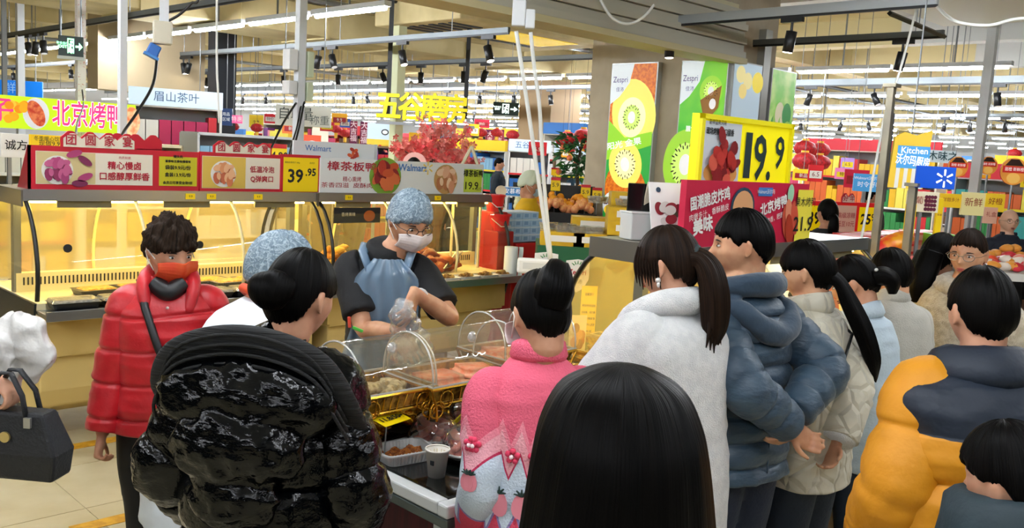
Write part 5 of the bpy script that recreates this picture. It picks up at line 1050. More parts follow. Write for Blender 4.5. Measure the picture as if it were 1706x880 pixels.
MB().grid(apr, 40, 36).build('plastic_apron', APR, f.t, smooth=True)
for side in (-1, 1): MB().tube([f.U @ Vector(p) for p in ((side * .07, .12, .80 * H), (side * .1, .07, .845 * H), (side * .085, -.04, .85 * H), (side * .03, -.09, .83 * H))], .022, 6, flat=.3).build('apron_strap', APR, f.t, smooth=True)
for i, (px, py, c_, a) in enumerate(((582, 537, '#e0503c', .1), (596, 549, '#58c048', 1.2))):
    q = f.Mi @ atF(px, py, 3.5); MB().box(tuple(q), (.013, .006, .045), M=Matrix.Rotation(a, 3, 'Y')).build('clip_tag', mat(c_, .5), f.t, bev=.004)
text_l = text(f.t, '沃尔玛', -.02, .745 * H, .02, WHITE, y=.13); text_l.rotation_euler = (R(90), 0, R(180))
S, E, W = f.arm[-1]; MB().tube([W + (E - W) * .12 + Vector((.03 * math.cos(a), .012 * math.sin(a), .028 * math.sin(a))) for a in [k * .45 for k in range(14)]], .008, 6, closed=True, flat=.4).build('glove_cuff', mat('#f2f0ec', .5), f.t, smooth=True)
# the clear bag he holds
q = atF(681, 545, 3.42); bt = root('plastic_bag', q, R(20), 'crumpled clear plastic bag held open by the deli worker', 'bag'); BAGM = clear('#f4f6f6', .22, .12, .22, '#eef2f2', bump=1.0, bsc=22)
b = MB(); P = [(-.035, 0, .11, .03), (-.05, .0, .06, .05), (-.02, 0, .0, .06), (.0, -.01, -.07, .085), (.01, -.02, -.13, .075)]; S = cr(P, 16)
for i in range(1): b.tube([tuple(p[:3]) for p in S], [p[3] * (1 + .12 * math.sin(i_ * 2.1)) for i_, p in enumerate(S)], 18, cap=False)
b.build('film', BAGM, bt, smooth=True); MB().tube([(.02 + .07 * math.cos(a) + .01 * math.sin(5 * a), -.02 + .06 * math.sin(a), -.13 + .015 * math.sin(3 * a)) for a in [k * .4 for k in range(16)]], .012, 6, closed=True).build('crumpled_mouth', BAGM, bt, smooth=True)

# ---- 5 girl in the pink strawberry sweater
def pinkmat(H):
    m = ramp_mat('pink_sweater', [(0, '#d8435e'), (.545 * H, '#8f7fb4'), (.555 * H, '#c9d6e4'), (.60 * H, '#c9d6e4'), (.655 * H, '#c22c54'), (.664 * H, '#f0a8b4'), (.70 * H, '#ee8a9c'), (.72 * H, '#e2607a'), (1.0 * H, '#e2607a')], 'Z', .85, bump=.5, bsc=170)
    nt = m.node_tree; mr = next(n for n in nt.nodes if n.type == 'MAP_RANGE'); tc = next(n for n in nt.nodes if n.type == 'TEX_COORD'); sx = next(n for n in nt.nodes if n.type == 'SEPXYZ')
    def mth(op, a, b=None, c=None):
        n = nt.nodes.new('ShaderNodeMath'); n.operation = op
        for i, v in enumerate((a, b, c)):
            if v is None: continue
            if isinstance(v, (int, float)): n.inputs[i].default_value = v
            else: nt.links.new(v, n.inputs[i])
        return n.outputs[0]
    at = mth('ARCTAN2', sx.outputs['X'], sx.outputs['Y']); zz = mth('PINGPONG', mth('MULTIPLY', at, 1.0), .21); z2 = mth('ADD', sx.outputs['Z'], mth('MULTIPLY', zz, .32)); z3 = mth('ADD', z2, -.03)
    nt.links.new(z3, mr.inputs[0]); return m
f = Fig('girl in a pink knitted sweater with strawberry band and pinned up hair', 905, 449, 2.42, 14, lean=3, hyaw=6, hpitch=16, cap=.02)
f.arms(-1, f.sh[-1] + Vector((-.01, .08, -.43)), (-.12, -1, 0)).arms(1, f.sh[1] + Vector((.0, .2, -.38)), (.2, -1, 0)); PK = pinkmat(f.H)
f.body(SKIN, .0065).coat(PK, hem=.42, k=.98, wr=.006, wsc=7, sl=(.044, .045, .042, .039, .032), voxel=.009, name='sweater', collar=(.835, .872, .055, .05), seed=12); f.trousers(mat('#20242c', .8)); H = f.H
hair_cap(f.t, f.hp, f.hh, HAIR, (.45, .3, .03, -.42, -.66), .05, .05, .01, 7, .05)
hair_loft(f.t, [(*f.hp(.0, -.38, .1), .05), (*f.hp(.03, -.46, .28), .055), (*f.hp(.1, -.38, .48), .045), (*f.hp(.2, -.25, .58), .03), (*f.hp(.22, -.2, .62), .008)], HAIR, 'hair_twist', flat=.8)
f.mask(mat('#efe4e4', .7))
RS = mat('#e88c9c', .8); GS = mat('#16302a', .7); FLW = mat('#d83a5c', .8); WFL = mat('#f4d8dc', .8)
def strawberry(p, n, s=.03, rot=0):
    n = Vector(n).normalized(); u = Vector((0, 0, 1)).cross(n).normalized(); w = n.cross(u); p = f.U @ Vector(p)
    out = [p + n * .004 + u * (s * math.sin(a) * (1 - .25 * (1 - math.cos(a)) / 2)) - w * (s * 1.2 * (-math.cos(a)) * -1) for a in [k * .45 for k in range(14)]]
    MB().add(out, [tuple(range(14))]).build('strawberry_motif', RS, f.t, sol=.002)
    for k in range(5):
        a = math.pi / 2 + (k - 2) * .75; MB().tube([p + n * .006 + w * (s * 1.0), p + n * .007 + w * (s * 1.1 + s * .5 * math.sin(a)) + u * (s * .7 * math.cos(a))], [.004, .002], 4).build('strawberry_leaf', GS, f.t)
def blossom(p, n, s=.02):
    n = Vector(n).normalized(); u = Vector((0, 0, 1)).cross(n).normalized(); w = n.cross(u); p = f.U @ Vector(p)
    for k in range(5):
        a = k * 1.257 + .3; MB().ball(p + n * .003 + (u * math.cos(a) + w * math.sin(a)) * s * .7, s * .42, 8, 6).build('blossom_petal', FLW, f.t, smooth=True)
    MB().ball(p + n * .012, s * .3, 8, 6).build('blossom_centre', WFL, f.t)
rb, rd = .1 * H, .083 * H
for k in range(-2, 3):
    a = k * .42; p = (rb * math.sin(a) * 1.02, -rd * math.cos(a) * 1.06, .585 * H); strawberry(p, (math.sin(a), -math.cos(a), 0)); a += .21; p = (rb * math.sin(a), -rd * math.cos(a) * 1.06, .675 * H); blossom(p, (math.sin(a), -math.cos(a), 0))
for side in (-1,):
    S, E, W = f.arm[side]
    for k, a in enumerate((-2.2, -1.3)):
        q = S * .12 + E * .88; nn = Vector((side * math.cos(a + 2.2 - .6), math.sin(a + .4) * .8 - .3, 0)).normalized(); strawberry(f.U.inverted() @ (q + nn * .07), nn, .022); q = S * .5 + E * .5; blossom(f.U.inverted() @ (q + nn * .066), nn)

# ---- 6 near woman with long black hair
f = Fig('woman with long straight black hair, her head close to the camera', 1040, 606, 1.12, 6, lean=0, hpitch=6, cap=.022)
f.body(SKIN, .012).coat(mat('#0b0d12', .7), hem=.35, k=1.1, voxel=.014); f.trousers(BLACK); H = f.H; hh = f.hh
hair_cap(f.t, f.hp, f.hh, HAIR, (.4, .25, -.2, -.7, -.9), .06, .01, .006, 9, .03, ear=None)
hc = f.hp(0, -.05, 0); pts = []; nv, nu = 46, 90; TP = f.hp(0, -.06, .60)
prof = cr([(0.0, .004, .004, 0), (.008, .04, .04, 0), (.03, .078, .08, 0), (.07, .1, .103, -.004), (.115, .111, .112, -.012), (.2, .123, .108, -.026), (.3, .134, .094, -.042), (.4, .145, .082, -.058), (.52, .15, .075, -.075), (.62, .16, .06, -.085), (.7, .158, .035, -.088)], nv); rn = np.random.RandomState(2); ph = rn.uniform(0, 6, 5)
for q in prof:
    for i in range(nu):
        a = 2 * math.pi * i / nu; g = 1 + .012 * math.sin(11 * a + ph[0]) + .010 * math.sin(23 * a + ph[1] + q[0] * 3) + .006 * math.sin(41 * a + ph[2]); cut = 1.0
        y = math.sin(a); yy = q[2] * g * y
        if y > 0 and q[0] > .12: yy = min(yy, .055 - .12 * max(0, q[0] - .16) )
        pts.append((TP.x + q[1] * g * math.cos(a), TP.y + q[3] + yy, TP.z - q[0]))
uvgrid('long_hair', pts, nu, nv, HAIR, f.t)

# ---- 7 woman in white fleece with ponytail
FLEECE = mat('#f0f0ee', .95, alt='#e4e5e4', sc=30, bump=.9, bsc=260, sheen=.6)
f = Fig('woman in a fluffy white fleece jacket with a low dark ponytail', 1118, 375, 2.85, 42, lean=5, hyaw=12, hpitch=10, cap=.02)
f.arms(-1, f.sh[-1] + Vector((-.04, .3, -.3)), (-.7, -.4, -.4)).arms(1, f.sh[1] + Vector((.06, .2, -.38)), (.6, -.8, 0)); f.body(SKIN, .006).coat(FLEECE, hem=.34, k=1.3, w=1.06, sl=(.05, .05, .048, .044, .037), wr=.005, wsc=6, voxel=.01, seed=15, shoulder=1.02); f.trousers(mat('#16181e', .8)); H = f.H
hood_ring(f, [f.U @ Vector(p) for p in ((-.08, .13, .765 * H), (-.1, .07, .82 * H), (-.085, -.035, .85 * H), (0, -.085, .855 * H), (.085, -.035, .85 * H), (.1, .07, .82 * H), (.08, .13, .765 * H))], [.028, .035, .042, .046, .042, .035, .028], FLEECE, 'collar')
hair_cap(f.t, f.hp, f.hh, HAIRB, (.38, .1, -.1, -.35, -.6), .06, .03, .012, 11, .05)
hair_loft(f.t, [(*f.hp(0, -.40, .06), .045), (*f.hp(0, -.55, .04), .04), (*f.hp(.0, -.66, -.15), .05), (*f.hp(.02, -.68, -.5), .056), (*f.hp(.05, -.64, -.85), .05), (*f.hp(.08, -.58, -1.1), .03), (*f.hp(.1, -.55, -1.3), .004)], HAIRB, 'ponytail', flat=.8, rough=.16)
for i in range(7): hair_loft(f.t, [(*f.hp(-.02 + .02 * i, -.62, -.3), .012), (*f.hp(-.12 + .05 * i, -.66, -.8), .012), (*f.hp(-.22 + .08 * i, -.6 - .02 * (i % 3), -1.18 - .05 * (i % 4)), .002)], HAIRB, 'loose_strand', 8, 12)
MB().tube([f.hp(.17 * math.cos(a) * .6, -.50 + .02 * math.sin(a), .05 + .19 * math.sin(a)) for a in [k * .42 for k in range(15)]], .009, 6, closed=True).build('hair_tie', mat('#1b2a2c', .6), f.t, smooth=True)
for i in range(9): hair_loft(f.t, [(*f.hp(-.22 - .012 * i, .33 - .05 * i, .30), .008), (*f.hp(-.30 - .008 * i, .37 - .05 * i, .05), .008), (*f.hp(-.31 - .006 * i, .36 - .05 * i, -.22 - .05 * (i % 3)), .0015)], HAIRB, 'loose_strand', 6, 10)
MB().ball(f.hp(-.38, -.02, -.19), .009, 10, 8).build('earring', mat('#eeeae2', .2, .3), f.t, smooth=True); MB().ball(f.hp(-.38, -.02, -.25), (.006, .006, .01), 8, 6).build('earring_drop', mat('#f4f0e8', .15, .2), f.t, smooth=True); f.face('#221812', '#b05a50')

# ---- 8 man in slate blue quilted jacket
SLATE = mat('#31485a', .5, alt='#293e50', sc=6, bump=.5, bsc=24, stretch=(1, 1, 2.4), sheen=.1); HOODM = mat('#23384a', .8, bump=.2, bsc=60, sheen=.3)
f = Fig('man in a slate blue quilted hooded jacket, hands clasped behind his back', 1243, 347, 3.12, 36, lean=2, hyaw=42, hpitch=6, cap=.02)
wp = f.loc(1322, 690, 2.93); wq = f.loc(1318, 712, 2.9)
f.arms(1, wp, (1, -.4, 0)).arms(-1, wq, (-1, -.5, 0))
f.body(SKINY, .006, hands=((1, dict(d=(-.5, -.1, -.7), n=(-.3, .8, .1), curl=.55)), (-1, dict(d=(.75, -.1, -.5), n=(0, -1, .2), curl=.6)))).face('#0e0b0a', '#a8665a')
f.coat(SLATE, hem=.44, k=1.2, w=1.03, puff=.1, slp=.05, per=.085, sl=(.046, .045, .043, .039, .032), wr=.005, wsc=12, voxel=.009, seed=18, slend=.97); f.trousers(mat('#141f33', .8, bump=.3, bsc=80), r=(.08, .066, .05, .047)); H = f.H
hair_cap(f.t, f.hp, f.hh, HAIR, (.44, .26, .08, -.3, -.72), .045, .05, .012, 13, .03, nu=120)
b = MB()
for pts, rd_ in ((((-.1, .11, .755), (-.115, .04, .82), (-.1, -.07, .845), (0, -.12, .85), (.1, -.07, .845), (.115, .04, .82), (.1, .11, .755)), (.025, .035, .04, .045, .04, .035, .025)), (((-.11, .02, .80), (-.125, -.09, .80), (-.075, -.15, .77), (0.02, -.165, .75), (.09, -.145, .77), (.125, -.08, .80), (.11, .02, .80)), (.025, .036, .042, .046, .042, .036, .025))):
    S = cr([(*(f.U @ Vector((p[0], p[1], p[2] * H))), r) for p, r in zip(pts, rd_)], 24); b.tube([tuple(p[:3]) for p in S], [p[3] for p in S], 14)
fuse(b, 'hood', .008, HOODM, f.t, 2, lambda co, nr: co + nr * (.005 * vnoise(co * np.array((18, 18, 34)), 3))[:, None])
MB().tube([f.U @ Vector((x, -.155 - .01 * math.cos(x * 9), (.6 - .16 * k) * 1.0 * H)) for k, x in ((0, 0), (.3, .004), (.6, .0), (1, 0))], .003, 4).build('back_seam', SLATE, f.t)

# ---- 9 woman in cream quilted jacket with long ponytail
def quiltmat(c, c2, s=26):
    m = mat(c, .7, alt=c2, sc=9, sheen=.3, spec=.31); nt = m.node_tree; b = nt.nodes['Principled BSDF']; tc = nt.nodes.new('ShaderNodeTexCoord'); mp = nt.nodes.new('ShaderNodeMapping'); mp.inputs['Scale'].default_value = (1, 1, .75)
    v = nt.nodes.new('ShaderNodeTexVoronoi'); v.feature = 'DISTANCE_TO_EDGE'; v.inputs['Scale'].default_value = s * .55; nt.links.new(tc.outputs['Object'], mp.inputs[0]); nt.links.new(mp.outputs[0], v.inputs['Vector'])
    r = nt.nodes.new('ShaderNodeMapRange'); r.inputs['From Max'].default_value = .16; nt.links.new(v.outputs['Distance'], r.inputs[0]); bp = nt.nodes.new('ShaderNodeBump'); bp.inputs['Strength'].default_value = .7; bp.inputs['Distance'].default_value = .012; nt.links.new(r.outputs[0], bp.inputs['Height']); nt.links.new(bp.outputs[0], b.inputs['Normal']); return m
QC = quiltmat('#cfc9b6', '#c2bba6')
f = Fig('woman in a cream quilted jacket with a very long black ponytail', 1350, 398, 3.4, 44, lean=6, hyaw=10, hpitch=12, cap=.02)
f.arms(1, f.loc(1392, 738, 3.2), (.5, -.9, 0)).arms(-1, f.sh[-1] + Vector((-.03, .28, -.3)), (-.6, -.5, -.3)); f.body(SKINY, .007, hands=((1, dict(curl=.5)), (-1, dict(curl=.5)))).face('#140f0c', '#a85a50')
f.coat(QC, hem=.40, k=1.18, sl=(.048, .05, .049, .048, .044), wr=.006, wsc=10, voxel=.01, seed=21, collar=(.82, .865, .066, .06), slend=.93); f.trousers(mat('#14202f', .8, bump=.3, bsc=80)); H = f.H
S, E, W = f.arm[1]; d = (W - E).normalized(); MB().tube([E + (W - E) * u for u in (.84, .88, .95, 1.0)], [.062, .068, .068, .06], 20).build('fur_cuff', FLEECE, f.t, smooth=True); MB().tube([E + (W - E) * u for u in (.78, .84)], [.073, .07], 20).build('cuff_band', mat('#1a1c20', .7), f.t, smooth=True)
hair_cap(f.t, f.hp, f.hh, HAIR, (.36, .1, -.1, -.5, -.7), .06, .03, .008, 15, .05)
hair_loft(f.t, [(*f.hp(.02, -.40, -.12), .04), (*f.hp(.04, -.54, -.25), .034), (*f.hp(.12, -.64, -.6), .046), (*f.hp(.22, -.78, -1.1), .05), (*f.hp(.32, -.86, -1.6), .042), (*f.hp(.36, -.86, -1.9), .02), (*f.hp(.37, -.86, -2.05), .003)], HAIR, 'ponytail', flat=.7)
MB().tube([f.U @ Vector(p) for p in ((.12, .03, .8 * H), (.115, -.06, .8 * H), (.06, -.15, .77 * H), (-.06, -.17, .7 * H), (-.14, -.12, .62 * H))], .006, 5).build('bag_strap', BLACK, f.t, smooth=True)

# ---- 10 woman in pale blue jacket with claw clip
f = Fig('woman in a pale blue white jacket, hair gathered with a beaded clip', 1428, 424, 3.75, 48, lean=12, hyaw=8, hpitch=24, cap=.02)
f.body(SKIN, .008).coat(mat('#c3d2dc', .8, alt='#b4c4d0', sc=5, bump=.3, bsc=90), hem=.4, k=1.16, wr=.008, wsc=8, voxel=.011, seed=23, collar=(.815, .85, .075, .07)); f.trousers(mat('#2a3646', .8)); H = f.H
hair_cap(f.t, f.hp, f.hh, HAIR, (.36, .1, -.1, -.35, -.5), .06, .03, .012, 17, .05)
hair_loft(f.t, [(*f.hp(0, -.42, .0), .05), (*f.hp(.03, -.58, -.02), .05), (*f.hp(.05, -.68, -.18), .045), (*f.hp(.05, -.62, -.4), .02)], HAIR, 'hair_bun')
for i in range(7): MB().ball(f.hp(-.16 + .055 * i, -.53, .14 - .035 * i), .0085, 8, 6).build('clip_bead', mat('#d8d8d6', .2, .4), f.t, smooth=True)
f.face('#140f0c', '#a85a50')
# ---- 11 man in pale grey sweater
f = Fig('man in a pale beige grey sweater seen from behind', 1490, 413, 4.1, 12, lean=10, hyaw=16, hpitch=16, cap=.02)
f.body(SKINY, .008).coat(mat('#b5b2a8', .9, alt='#a9a69c', sc=8, bump=.4, bsc=150, sheen=.3), hem=.42, k=1.16, w=1.04, wr=.007, wsc=6, voxel=.011, seed=25, name='sweater', collar=(.83, .868, .056, .052)); f.trousers(mat('#22262e', .8)); hair_cap(f.t, f.hp, f.hh, HAIR, (.44, .32, .08, -.35, -.75), .05, .05, .015, 19, .03)
# ---- 12 person in black with a mask
f = Fig('person in black with long dark hair and white mask beside the steel posts', 1570, 387, 4.45, 292, lean=4, hyaw=10, hpitch=16, cap=.02)
f.body(SKIN, .009).coat(mat('#08090c', .85, bump=.3, bsc=60), hem=.35, k=1.2, wr=.006, voxel=.013); f.trousers(BLACK); hair_cap(f.t, f.hp, f.hh, HAIR, (.36, .05, -.3, -.7, -.85), .07, .02, .012, 21, .03, ear=None)
hair_loft(f.t, [(*f.hp(0, -.35, 0), .07), (*f.hp(0, -.42, -.4), .075), (*f.hp(0, -.45, -.9), .06), (*f.hp(0, -.45, -1.2), .02)], HAIR, 'long_hair'); f.mask(mat('#dfe4e8', .7)); f.face('#140f0c', None)
# ---- 13 woman with glasses in a beige furry coat
BFUR = mat('#cfc4ae', .95, alt='#b8ab92', sc=40, bump=1.0, bsc=180, sheen=.6)
f = Fig('woman with round glasses in a beige furry coat, hand at her collar', 1618, 379, 4.25, 128, lean=0, hyaw=8, hpitch=8, cap=.02)
f.arms(-1, f.loc(1650, 492, 4.02), (-.8, -.2, -.9)).arms(1, f.sh[1] + Vector((.06, .12, -.44)), (.5, -.9, 0))
f.body(SKINY, .0055, hands=((-1, dict(d=(.85, .1, .3), n=(0, -1, .1), curl=.3)), (1, None))).face('#1c1410', '#b0524c'); f.glasses(mat('#b0a89c', .25, .7))
f.coat(BFUR, hem=.3, k=1.25, wr=.01, wsc=10, voxel=.011, seed=27, collar=(.81, .855, .085, .075)); f.trousers(mat('#2a2622', .8)); hair_cap(f.t, f.hp, f.hh, HAIRB, (.56, .42, -.2, -.45, -.55), .045, .03, .01, 23, .05)
hair_loft(f.t, [(*f.hp(0, -.42, -.1), .045), (*f.hp(.05, -.56, -.16), .045), (*f.hp(.08, -.6, -.32), .02)], HAIRB, 'hair_bun'); MB().ball(f.hp(-.38, 0, -.18), .006, 8, 6).build('earring', mat('#f0ece4', .2, .4), f.t)
# ---- 14 man in navy and mustard puffer
f = Fig('man in a big mustard and navy puffer jacket seen from behind', 1644, 444, 2.4, 4, lean=6, hyaw=-4, hpitch=10, cap=.02)
H = f.H; YN = ramp_mat('mustard_navy', [(0, '#d08a0c'), (.725 * H, '#0d1a2a'), (1.2 * H, '#0d1a2a')], 'Z', .62, bump=.35, bsc=30); MUST = mat('#d08a0c', .62, bump=.35, bsc=30)
f.arms(-1, f.sh[-1] + Vector((-.07, .08, -.44)), (-.4, -.9, 0)).arms(1, f.sh[1] + Vector((.07, .1, -.44)), (.4, -.9, 0)); f.body(SKIN, .008)
f.coat(YN, hem=.36, k=1.36, w=1.1, dp=1.05, puff=.12, pz=.72, slp=.05, per=.165, sl=(.05, .05, .049, .045, .038), wr=.006, gather=.004, wsc=7, voxel=.0095, seed=30, slm=MUST, slend=.96, shoulder=1.06, collar=(.80, .862, .095, .075)); f.trousers(mat('#14161c', .8)); hair_cap(f.t, f.hp, f.hh, HAIR, (.46, .34, .06, -.4, -.78), .05, .05, .014, 25, .04)
# ---- 15 child at the picture corner
f = Fig('child with short dark hair in a teal jacket with navy sleeves', 1696, 706, 1.72, 30, lean=4, hyaw=0, hpitch=14, cap=.02)
f.arms(-1, f.loc(1520, 985, 1.8), (0, -.4, -1)).arms(1); f.body(SKIN, .01, hands=((-1, dict(curl=.8)), (1, None)))
f.coat(mat('#1a3038', .7, alt='#16282f', sc=5, bump=.3, bsc=40), hem=.4, k=1.25, wr=.007, voxel=.012, sides=(1,), collar=(.79, .9, .1, .085)); b = MB(); f.sleeve(b, -1, (.05, .055, .055, .052, .045)); fuse(b, 'navy_sleeve', .01, mat('#0d1830', .6, bump=.3, bsc=30), f.t, 2, lambda co, nr: co + nr * (.008 * vnoise(co * 14, 2))[:, None])
f.trousers(mat('#15181e', .8)); hair_cap(f.t, f.hp, f.hh, HAIR, (.42, .3, .0, -.4, -.75), .07, .05, .012, 27, .04)
# ---- 16 shopper at the left edge with bags
f = Fig('shopper in black at the picture edge carrying a handbag and plastic bag', -130, 380, 2.75, 12, lean=0, cap=.02)
hw_ = f.loc(-6, 632, 2.58); f.arms(1, hw_, (-.7, -.7, -.2)).arms(-1); f.body(SKIN, .006, hands=((1, dict(d=f.loc(34, 668, 2.54) - hw_, n=(-.6, .2, -.6), curl=.85)), (-1, None)))
f.coat(mat('#08090c', .8), hem=.32, k=1.15, voxel=.013, slend=.85); f.trousers(BLACK); hair_cap(f.t, f.hp, f.hh, HAIR, vol=.06)
NYL = mat('#0d0f14', .6, bump=.3, bsc=120); q = atF(28, 790, 2.56); bt = root('handbag', q, R(-50), 'black handbag with round gold badge hanging from a hand', 'bag')
MB().loft([[(-.17, -.05, 0), (.14, -.05, 0), (.14, .05, 0), (-.17, .05, 0)], [(-.18, -.055, .08), (.15, -.055, .08), (.15, .055, .08), (-.18, .055, .08)], [(-.14, -.035, .2), (.105, -.035, .2), (.105, .035, .2), (-.14, .035, .2)]]).build('pouch', NYL, bt, bev=.01)
for y in (-.035, .035): MB().tube([(-.09, y, .18), (-.075, y * .9, .25), (-.03, y * .6, .31), (.0, y * .6, .31), (.04, y * .9, .25), (.055, y, .18)], .012, 6, flat=.5).build('handle', NYL, bt, smooth=True)
MB().tube([(.0, -.05, .13), (.0, -.056, .13)], .016, 16).build('gold_badge', mat('#c9b478', .3, .8), bt); MB().bx(.055, .075, -.05, -.04, .16, .19).build('buckle', mat('#b8b8b4', .3, .8), bt)
q = atF(18, 650, 2.74); bt = root('plastic_bag', q, R(-45), 'knotted white plastic bag held at the picture edge', 'bag'); PBG = mat('#e8e6e2', .25, alpha=.82, bump=.9, bsc=18)
b = MB(); b.tube([(-.02, 0, -.04), (-.03, 0, .02), (-.04, 0, .1), (-.02, 0, .17), (.01, 0, .23)], [.03, .055, .09, .08, .03], 16); b.tube([(.0, 0, .22), (.05, 0, .19), (.085, 0, .1), (.07, 0, .03)], [.03, .055, .05, .012], 12); b.tube([(-.1, 0, .0), (-.06, 0, .08)], [.06, .07], 12)
fuse(b, 'film', .007, PBG, bt, 2, lambda co, nr: co + nr * (.012 * (1 - 2 * np.abs(vnoise(co * 22, 3))))[:, None])

# ---------------------------------------------------------------- people farther off
def far_person(label, px, py, F, yaw, top='#14161c', hair=HAIR, leg='#1a1c22', skin=SKIN, pony=False, maskc=None, lean=0, hyaw=0, hpitch=0, vox=.016, line=(.42, .3, -.02, -.4, -.55), face=False, k=1.1, extra=None):
    f = Fig(label, px, py, F, yaw, lean=lean, hyaw=hyaw, hpitch=hpitch); f.body(skin, vox * .7, hands=((-1, None), (1, None))); f.coat(mat(top, .8), hem=.42, k=k, voxel=vox, wr=.006); f.trousers(mat(leg, .8), voxel=.025)
    if hair: hair_cap(f.t, f.hp, f.hh, hair, line, .055, .03, .01, 3, nu=48, nv=24)
    if pony: hair_loft(f.t, [(*f.hp(0, -.4, -.1), .05), (*f.hp(0, -.55, -.2), .04), (*f.hp(0, -.55, -.6), .045), (*f.hp(0, -.5, -1.0), .01)], hair, 'ponytail', 10, 12)
    if maskc: f.mask(mat(maskc, .7))
    if face: f.face('#1a1410', '#a85a50')
    if extra: extra(f)
    return f
far_person('woman in a black coat with low ponytail before the red price boards', 1381, 331, 7.4, 10, '#0a0b10', pony=True, k=1.25)
def polo(f): f.glasses(mat('#8a7a60', .3, .5)); MB().tube([f.U @ Vector((x, .02, .85 * f.H)) for x in (-.07, .07)], .02, 6).build('collar', mat('#10182a', .7), f.t); g = text(f.t, 'my', .06, .74 * f.H, .05, WHITE, y=.13); g.rotation_euler = (R(90), 0, R(180))
far_person('smiling bald man with glasses in a navy shirt behind the fruit stall', 1684, 346, 8.2, 176, '#0e1626', None, skin=mat('#dcae92', .45, sss=.08), face=True, vox=.013, extra=polo)
def apr2(f): MB().grid(lambda u, v: f.U @ Vector((.125 * f.H * math.sin((u - .5) * 2.4), .115 * f.H * math.cos((u - .5) * 2.4), (.72 - .35 * v) * f.H)), 12, 6).build('grey_apron', mat('#6a7078', .7), f.t, smooth=True); hairnet(f, m=mat('#c9d2b8', .6))
far_person('fruit stall worker in a yellow shirt, grey apron, hairnet and mask', 884, 286, 8.65, 262, '#e0b010', HAIR, maskc='#b9d2e4', hpitch=14, extra=apr2)
far_person('man in dark jacket with yellow strip walking past the far shelves', 832, 263, 18, 262, '#12202c', extra=lambda f: MB().bx(-.03, .03, .12, .135, .5, 1.3).build('yellow_sash', mat('#c8b040', .6), f.t))
far_person('man in olive jacket looking sideways among the snack displays', 1456, 309, 11, 280, '#24261c', face=True)
far_person('shopper with black hair right behind the duck board', 690, 262, 9.2, 0, '#121318')
far_person('shopper in black seen over the duck board beside the blossom tree', 772, 264, 12.5, 20, '#0c0e14')
far_person('shopper with mask and black hair among the far price boards', 490, 238, 12.5, 200, '#1a1c24', maskc='#e4e8ea')
far_person('shopper in a black shirt with white emblem near the yellow 9.9 card', 546, 242, 12.2, 190, '#0c0d12')
far_person('shopper in a dark cap looking down near the wine display', 594, 250, 13, 240, '#2a2024')
far_person('woman with dark hair in pink by the red strawberry poster', 492, 244, 14.5, 150, '#c890a0')
far_person('shopper with red brown hair far behind the steel posts', 1446, 321, 13, 300, '#101218', HAIRB)
far_person('customer in dark coat close to the peach plant', 740, 280, 15, 330, '#20262e')
# ================================================================ posters, stalls and shelves behind
# ---- fruit poster column
cx0 = atF(1207, 200, 8.6); CXX, CYY = cx0.x, cx0.y; print('column', CXX, CYY)
KG, KL = mat('#4fc93c', .4, em=0.33, alt='#8be03a', sc=1.5), mat('#e9f3f8', .4, em=0.42)
GRNB = mat('#34b84a', .4, em=0.27); LIMEB = mat('#9be02c', .4, em=0.42); GOLDK = mat('#f4e86a', .4, em=0.54); PALEK = mat('#fbf7c0', .4, em=0.54); SEED = mat('#3a2a18', .5); OR_ = mat('#f08a1c', .4, em=0.36, alt='#d86410', sc=30); SKYB = mat('#c9e2f4', .4, em=0.33); KIW = mat('#a6e03c', .4, em=0.42)
ZTX = mat('#6a3a80', .5); WTE = mat('#ffffff', .4, em=0.36)
struct('column_poster', MB().bx(CXX + .04, CXX + .9, CYY + .04, CYY + 1.72, 0, CZ), mat('#b5a78c', .7, alt='#c2b59a', sc=3))
def kiwi(o, x, z, r, flesh, core, n=26, y=-.006, sq=1.15, rot=0):
    disc(o, x, z, r, r * sq, flesh, y=y, n=32, name='kiwi_slice', rot=rot); disc(o, x, z, r * .62, r * sq * .62, mat('#f8f6a8', .4, em=.8) if flesh is GOLDK else mat('#c9ec70', .4, em=.7), y=y - .001, n=24, name='kiwi_flesh', rot=rot); disc(o, x, z, r * .26, r * sq * .3, core, y=y - .002, n=20, name='kiwi_core', rot=rot)
    for k in range(n):
        a = 2 * math.pi * k / n; d = r * (.5 + .09 * (k % 2)); disc(o, x + d * math.cos(a), z + d * sq * math.sin(a), r * .085, r * .03, SEED, y=y - .003, n=6, name='kiwi_seed', rot=a)
def lightbox(label, p, w, h, rz, m, t=.07):
    o = root('poster_lightbox', p, rz, label, 'poster', 'fruit poster lightboxes'); MB().bx(0, w, 0, t, 0, h).build('casing', mat('#c2c6c4', .4, .6), o); rect(o, .012, w - .012, .012, h - .012, m, y=-.001, name='poster_face'); return o
def badge(o, w, h):
    MB().poly([(.012, h - .012), (w * .5, h - .012), (w * .42, h - .2), (w * .22, h - .34), (.012, h - .42)]).build('brand_corner', KL, o, loc=(0, -.004, 0)); text(o, 'Zespri', w * .22, h - .17, .085, ZTX, y=-.007, w=w * .32); text(o, '佳沛', w * .22, h - .27, .05, ZTX, y=-.007)
PH = 1.72; ZB = 1.04
o = lightbox('lightbox poster with golden kiwi halves, left of the bare column', Vector((CXX - .03, atX(1014, 240, CXX).y, ZB)), atX(1014, 240, CXX).y - atX(1090, 240, CXX).y, PH, R(-90), GRNB); w = atX(1014, 240, CXX).y - atX(1090, 240, CXX).y
rect(o, .012, w - .012, PH * .6, PH - .012, OR_, y=-.002); disc(o, w * .55, PH * .7, w * .47, .36, GOLDK, y=-.003, rot=.25, n=30); kiwi(o, w * .52, PH * .68, w * .3, PALEK, WTE, y=-.006); badge(o, w, PH)
